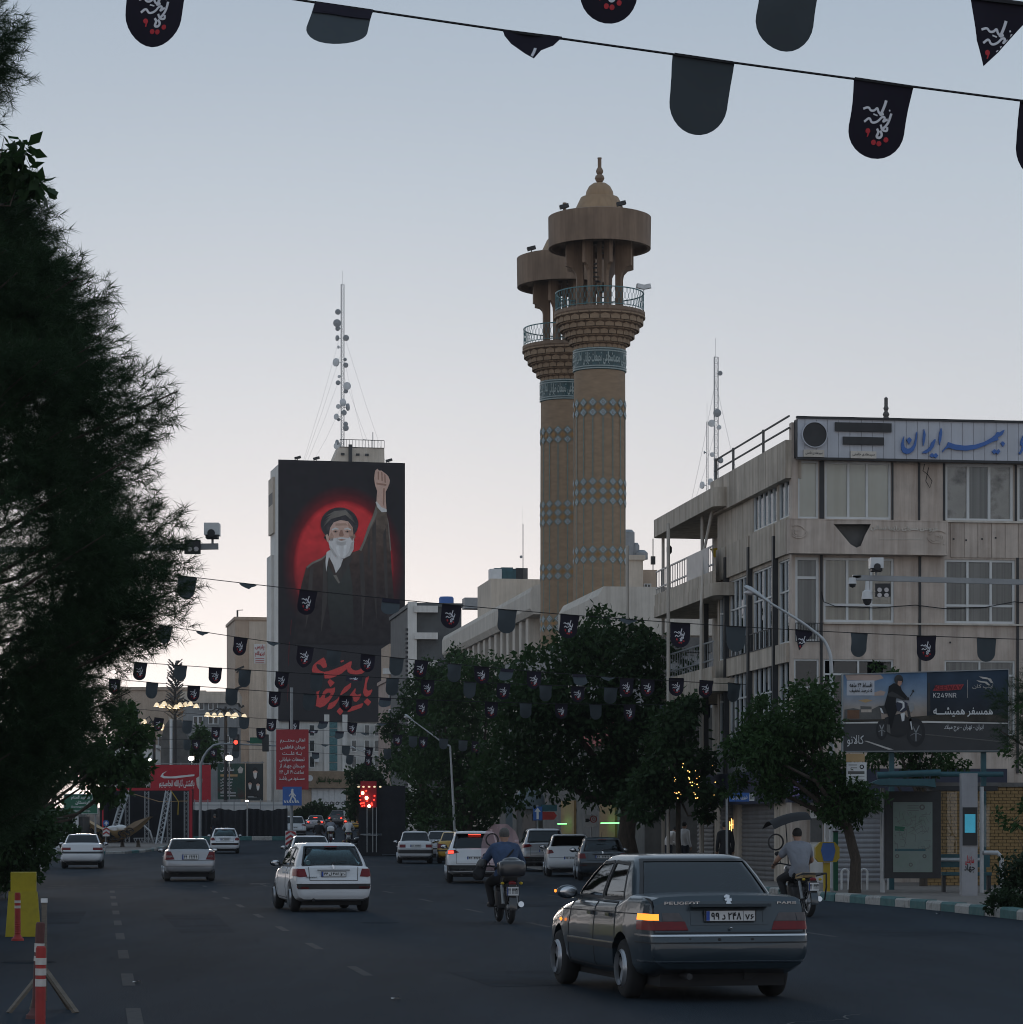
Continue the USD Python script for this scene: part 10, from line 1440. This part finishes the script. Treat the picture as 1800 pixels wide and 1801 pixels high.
def pine(name,label,axis_px,Y,prof,n,seed,zb=0.,a0=-2.9,a1=.9,needle=.18,den=32,trunk=True,full=False):
  """Needle tufts on branches: prof = (py, outline px) pairs give the crown's radius at each height."""
  rng=np.random.default_rng(seed);t=thing(name,label,'tree',(0,0,0));ys,xs=[p[0] for p in prof],[p[1] for p in prof];ax=np.array((PX(axis_px,Y),Y));T,D=[],[];m=MB()
  if trunk:m.tube([(*ax,zb-.2),(ax[0]+.1,ax[1],PZ(ys[0],Y)*.35),(ax[0]-.1,ax[1],PZ(ys[0],Y)*.7),(ax[0],ax[1],PZ(ys[0],Y)-.3)],np.array([.3,.24,.17,.05])*(.5 if full else 1),10)
  for i in range(n):
    py=rng.uniform(ys[0],ys[-1]);R=(np.interp(py,ys,xs)-axis_px)/5000*Y*(rng.uniform(.3,1.03) if full else rng.uniform(.86,1.03));a=rng.uniform(a0,a1) if i%3 or full else rng.normal(-.25,.35);d=np.array((math.cos(a),math.sin(a)));z=PZ(py,Y);tip=np.array((*(ax+d*R),z));root=np.array((*(ax+d*R*.25),z-R*.28))
    if i%5==0 and trunk:m.tube([root,(root+tip)/2-(0,0,.15),tip],[.05,.03,.008],5)
    k=int(den*rng.uniform(.7,1.3));q=rng.random(k)**.6;sp=(.16+.36*(1-q))[:,None];cl=rng.random(k)[:,None]<.68;bl=rng.normal(size=(k,3));bl*=(.62*rng.uniform(.5,1.,(k,1))**.5*rng.uniform(.7,1.))/np.linalg.norm(bl,axis=1,keepdims=True);c=np.where(cl,tip-np.array((*d,0))*.42+bl*np.array((.85,.85,.7)),root+(tip-root)*(.3+.6*q)[:,None]+rng.normal(size=(k,3))*sp*np.array((.7,.7,.55))*min(1,R/2.5))
    dd=np.where(cl,bl*1.6,0)+np.array((*d,.5))*.7+rng.normal(size=(k,3))*.35;T.append(c);D.append(dd/np.linalg.norm(dd,axis=1,keepdims=True))
  T,D=np.vstack(T),np.vstack(D);N=30;k=len(T);base=np.repeat(T,N,0);dirs=np.repeat(D,N,0)+rng.normal(size=(k*N,3))*.8;dirs/=np.linalg.norm(dirs,axis=1,keepdims=True);L=needle*rng.uniform(.6,1.15,(k*N,1));off=base+np.repeat(D,N,0)*rng.uniform(-.12,.10,(k*N,1));w=np.cross(dirs,rng.normal(size=(k*N,3)));w/=np.linalg.norm(w,axis=1,keepdims=True);w*=.0042
  V=np.stack([off-w,off+w,off+dirs*L-np.array((0,0,.25))*L*.35],1).reshape(-1,3)
  if trunk:part(t,'trunk',m,'bark',40)
  part(t,'crown',trimesh.Trimesh(V,np.arange(len(V)).reshape(-1,3),process=False),'pine_needles',kind='stuff');return t
pine('pine_tree','huge dark pine filling the left side of the picture',-330,38.,[(-160,-200),(-60,-60),(30,40),(110,66),(180,20),(220,-60),(280,-20),(315,60),(340,92),(420,104),(480,150),(520,196),(600,212),(650,235),(690,322),(730,318),(770,275),(830,272),(880,300),(960,340),(1010,352),(1060,348),(1100,322),(1140,250),(1180,225),(1250,215),(1330,165),(1385,85),(1460,0)],640,21,den=38)
pine('pine_tree','second dark pine standing behind the huge left pine',-200,60.,[(330,-60),(480,90),(640,150),(800,200),(960,240),(1100,250),(1200,235),(1300,195),(1380,110),(1470,50)],300,22,needle=.3,den=34)
pine('pine_tree','pine whose branches hang over the right end of the advertising board',1905,62.,[(1120,1905),(1160,1985),(1200,2060),(1250,2085),(1300,2070),(1340,2010),(1380,1950)],250,23,zb=.1,a0=-3.14,a1=3.14,needle=.2,den=30,full=True)
tree('left_broadleaf','broadleaf tree with pale green leaves at the right edge of the left pines',8,92.,[(226,1268,26),(240,1305,30),(210,1330,46),(235,1345,26),(170,1350,50),(200,1385,30),(110,1345,42),(245,1290,16),(228,1240,12),(40,1410,60)],6500,.16,'leaf_green',.12,31)
tree('leafy_branch','small fig leaved branch against the sky above the left pine',-60,36.,[(8,262,20),(18,285,18),(-10,300,30),(30,272,10)],240,.14,'leaf_dark',.03,32,'branch',.3,zb=PZ(420,36))
tree('hedge','dark dense hedge at the foot of the left pine',20,70.,[(-20,1450,60),(20,1470,50),(55,1500,34),(10,1520,50),(40,1440,45),(-40,1500,60)],9000,.12,'leaf_dark',0,33,'hedge',1.2)
tree('hedge_shrub','dark leafy shrub beside the white drum at the left',100,135.,[(108,1452,16),(118,1475,14),(100,1470,16),(128,1462,9)],1500,.16,'leaf_dark',0,34,'shrub')
tree('street_tree','biggest dark street tree with a thick trunk in front of the minaret feet',1112,101.,[(1075,1105,42),(1130,1115,34),(1010,1130,52),(1060,1160,66),(1140,1165,56),(1190,1180,40),(960,1190,62),(1020,1215,70),(1100,1225,72),(1180,1235,46),(920,1250,66),(985,1280,76),(1060,1295,74),(1140,1300,66),(900,1330,66),(970,1360,62),(1050,1365,58),(1120,1375,46),(1200,1300,34),(880,1390,52),(1065,1078,18)],30000,.15,'leaf_dark',.34,41,dz=1.6)
tree('street_tree','dark street tree left of the biggest one, behind the boxy white saloon',830,172.,[(770,1290,56),(830,1240,58),(800,1330,66),(860,1310,66),(770,1370,62),(830,1390,70),(720,1400,46),(860,1440,54),(770,1450,56),(730,1340,40),(870,1190,48),(820,1190,40),(780,1220,34),(710,1450,34)],26000,.2,'leaf_green',.25,42,dz=3.)
tree('street_tree','street tree rising beside the charcoal block',745,186.,[(760,1185,34),(735,1215,36),(790,1200,40),(810,1160,26),(770,1240,40),(725,1250,26),(700,1265,20),(715,1310,36),(695,1340,30),(690,1285,22)],9000,.18,'leaf_dark',.22,43,dz=2.)
tree('street_tree','small tree with slender stems right of the thick trunk',1196,92.,[(1130,1370,34),(1170,1390,36),(1210,1380,34),(1240,1400,28),(1150,1420,28),(1190,1340,34),(1225,1340,26),(1110,1400,26),(1250,1425,16),(1185,1275,40),(1215,1250,26),(1160,1310,30)],7500,.15,'leaf_dark',.09,44,fork=.8)
tree('corner_tree','green broadleaf tree with a forked trunk on the corner pavement',1504,70.5,[(1300,1320,30),(1330,1290,42),(1370,1275,46),(1410,1265,48),(1436,1240,36),(1455,1205,18),(1350,1335,44),(1400,1330,52),(1444,1300,34),(1462,1355,38),(1430,1380,40),(1380,1375,34),(1490,1395,30),(1510,1420,34),(1470,1415,36),(1530,1405,22),(1310,1380,18),(1345,1250,16)],24000,.085,'leaf_green',.14,45,dz=1.,fork=.5)
tree('street_tree','tree mostly hidden behind the advertising board, leaves showing under its lower edge',1625,79.,[(1560,1340,22),(1600,1345,24),(1640,1338,22),(1590,1300,40),(1650,1290,40),(1548,1182,12),(1572,1186,10),(1600,1240,40),(1680,1345,14)],6000,.09,'leaf_green',.1,61,dz=.8)
tree('right_shrub','dark shrub with drooping leaves at the bottom right corner of the pavement',1790,56.,[(1770,1580,28),(1800,1560,40),(1760,1595,18),(1790,1600,24),(1820,1530,40),(1795,1520,22)],5000,.07,'shrub_leaf',0,46,'shrub',.5)
tree('leafy_branch','leafy sprig reaching in from the right edge over the yellow bricks',1850,60.,[(1790,1425,13),(1775,1435,8),(1800,1440,12),(1795,1260,10),(1797,1335,14)],260,.08,'leaf_green',.02,47,'branch',.2,zb=PZ(1500,60))
tree('square_tree','round olive green tree in the middle of the square',355,250.,[(350,1305,20),(365,1320,20),(340,1325,18),(372,1335,16),(355,1290,10)],2600,.26,'leaf_bright',.15,48)
for k,(px,py,r,lab) in enumerate(((545,1425,10,'small round bush left of the metal gate'),(561,1420,14,'taller clipped bush in front of the metal gate'),(582,1427,11,'low bush right of the blue gate sign'),(603,1431,9,'low bush below the right gate leaf'),(530,1432,7,'tiny bush beside the far white crossover'))):tree('gate_bush',lab,px,318.,[(px,py,r),(px,py+r*.7,r)],700,.3,'leaf_dark',0,50+k,'bush',.6)
tree('gate_conifer','dark bushy conifer between the gate and the black booth',632,230.,[(632,1370,18),(625,1390,16),(640,1400,18),(628,1420,16),(640,1352,12),(655,1365,16),(668,1380,14),(620,1440,10)],3500,.24,'leaf_dark',.15,56)
tree('left_house_tree','pale leaved tree before the low white house',240,200.,[(236,1365,14),(250,1372,12),(228,1378,12)],900,.24,'leaf_green',.08,57)
haze=B(-600,600,-40,460,-3,62);hp=struct('haze',haze,'haze_air') if usdkit.material(stage,'/World/Looks/haze_air',{'v':('principled_volume',{'color':(.86,.86,.88),'density':.00011,'anisotropy':.2})},[],volume='v.volume') else None
tag(hp,'thin dusk haze between the camera and the far buildings',kind='stuff')
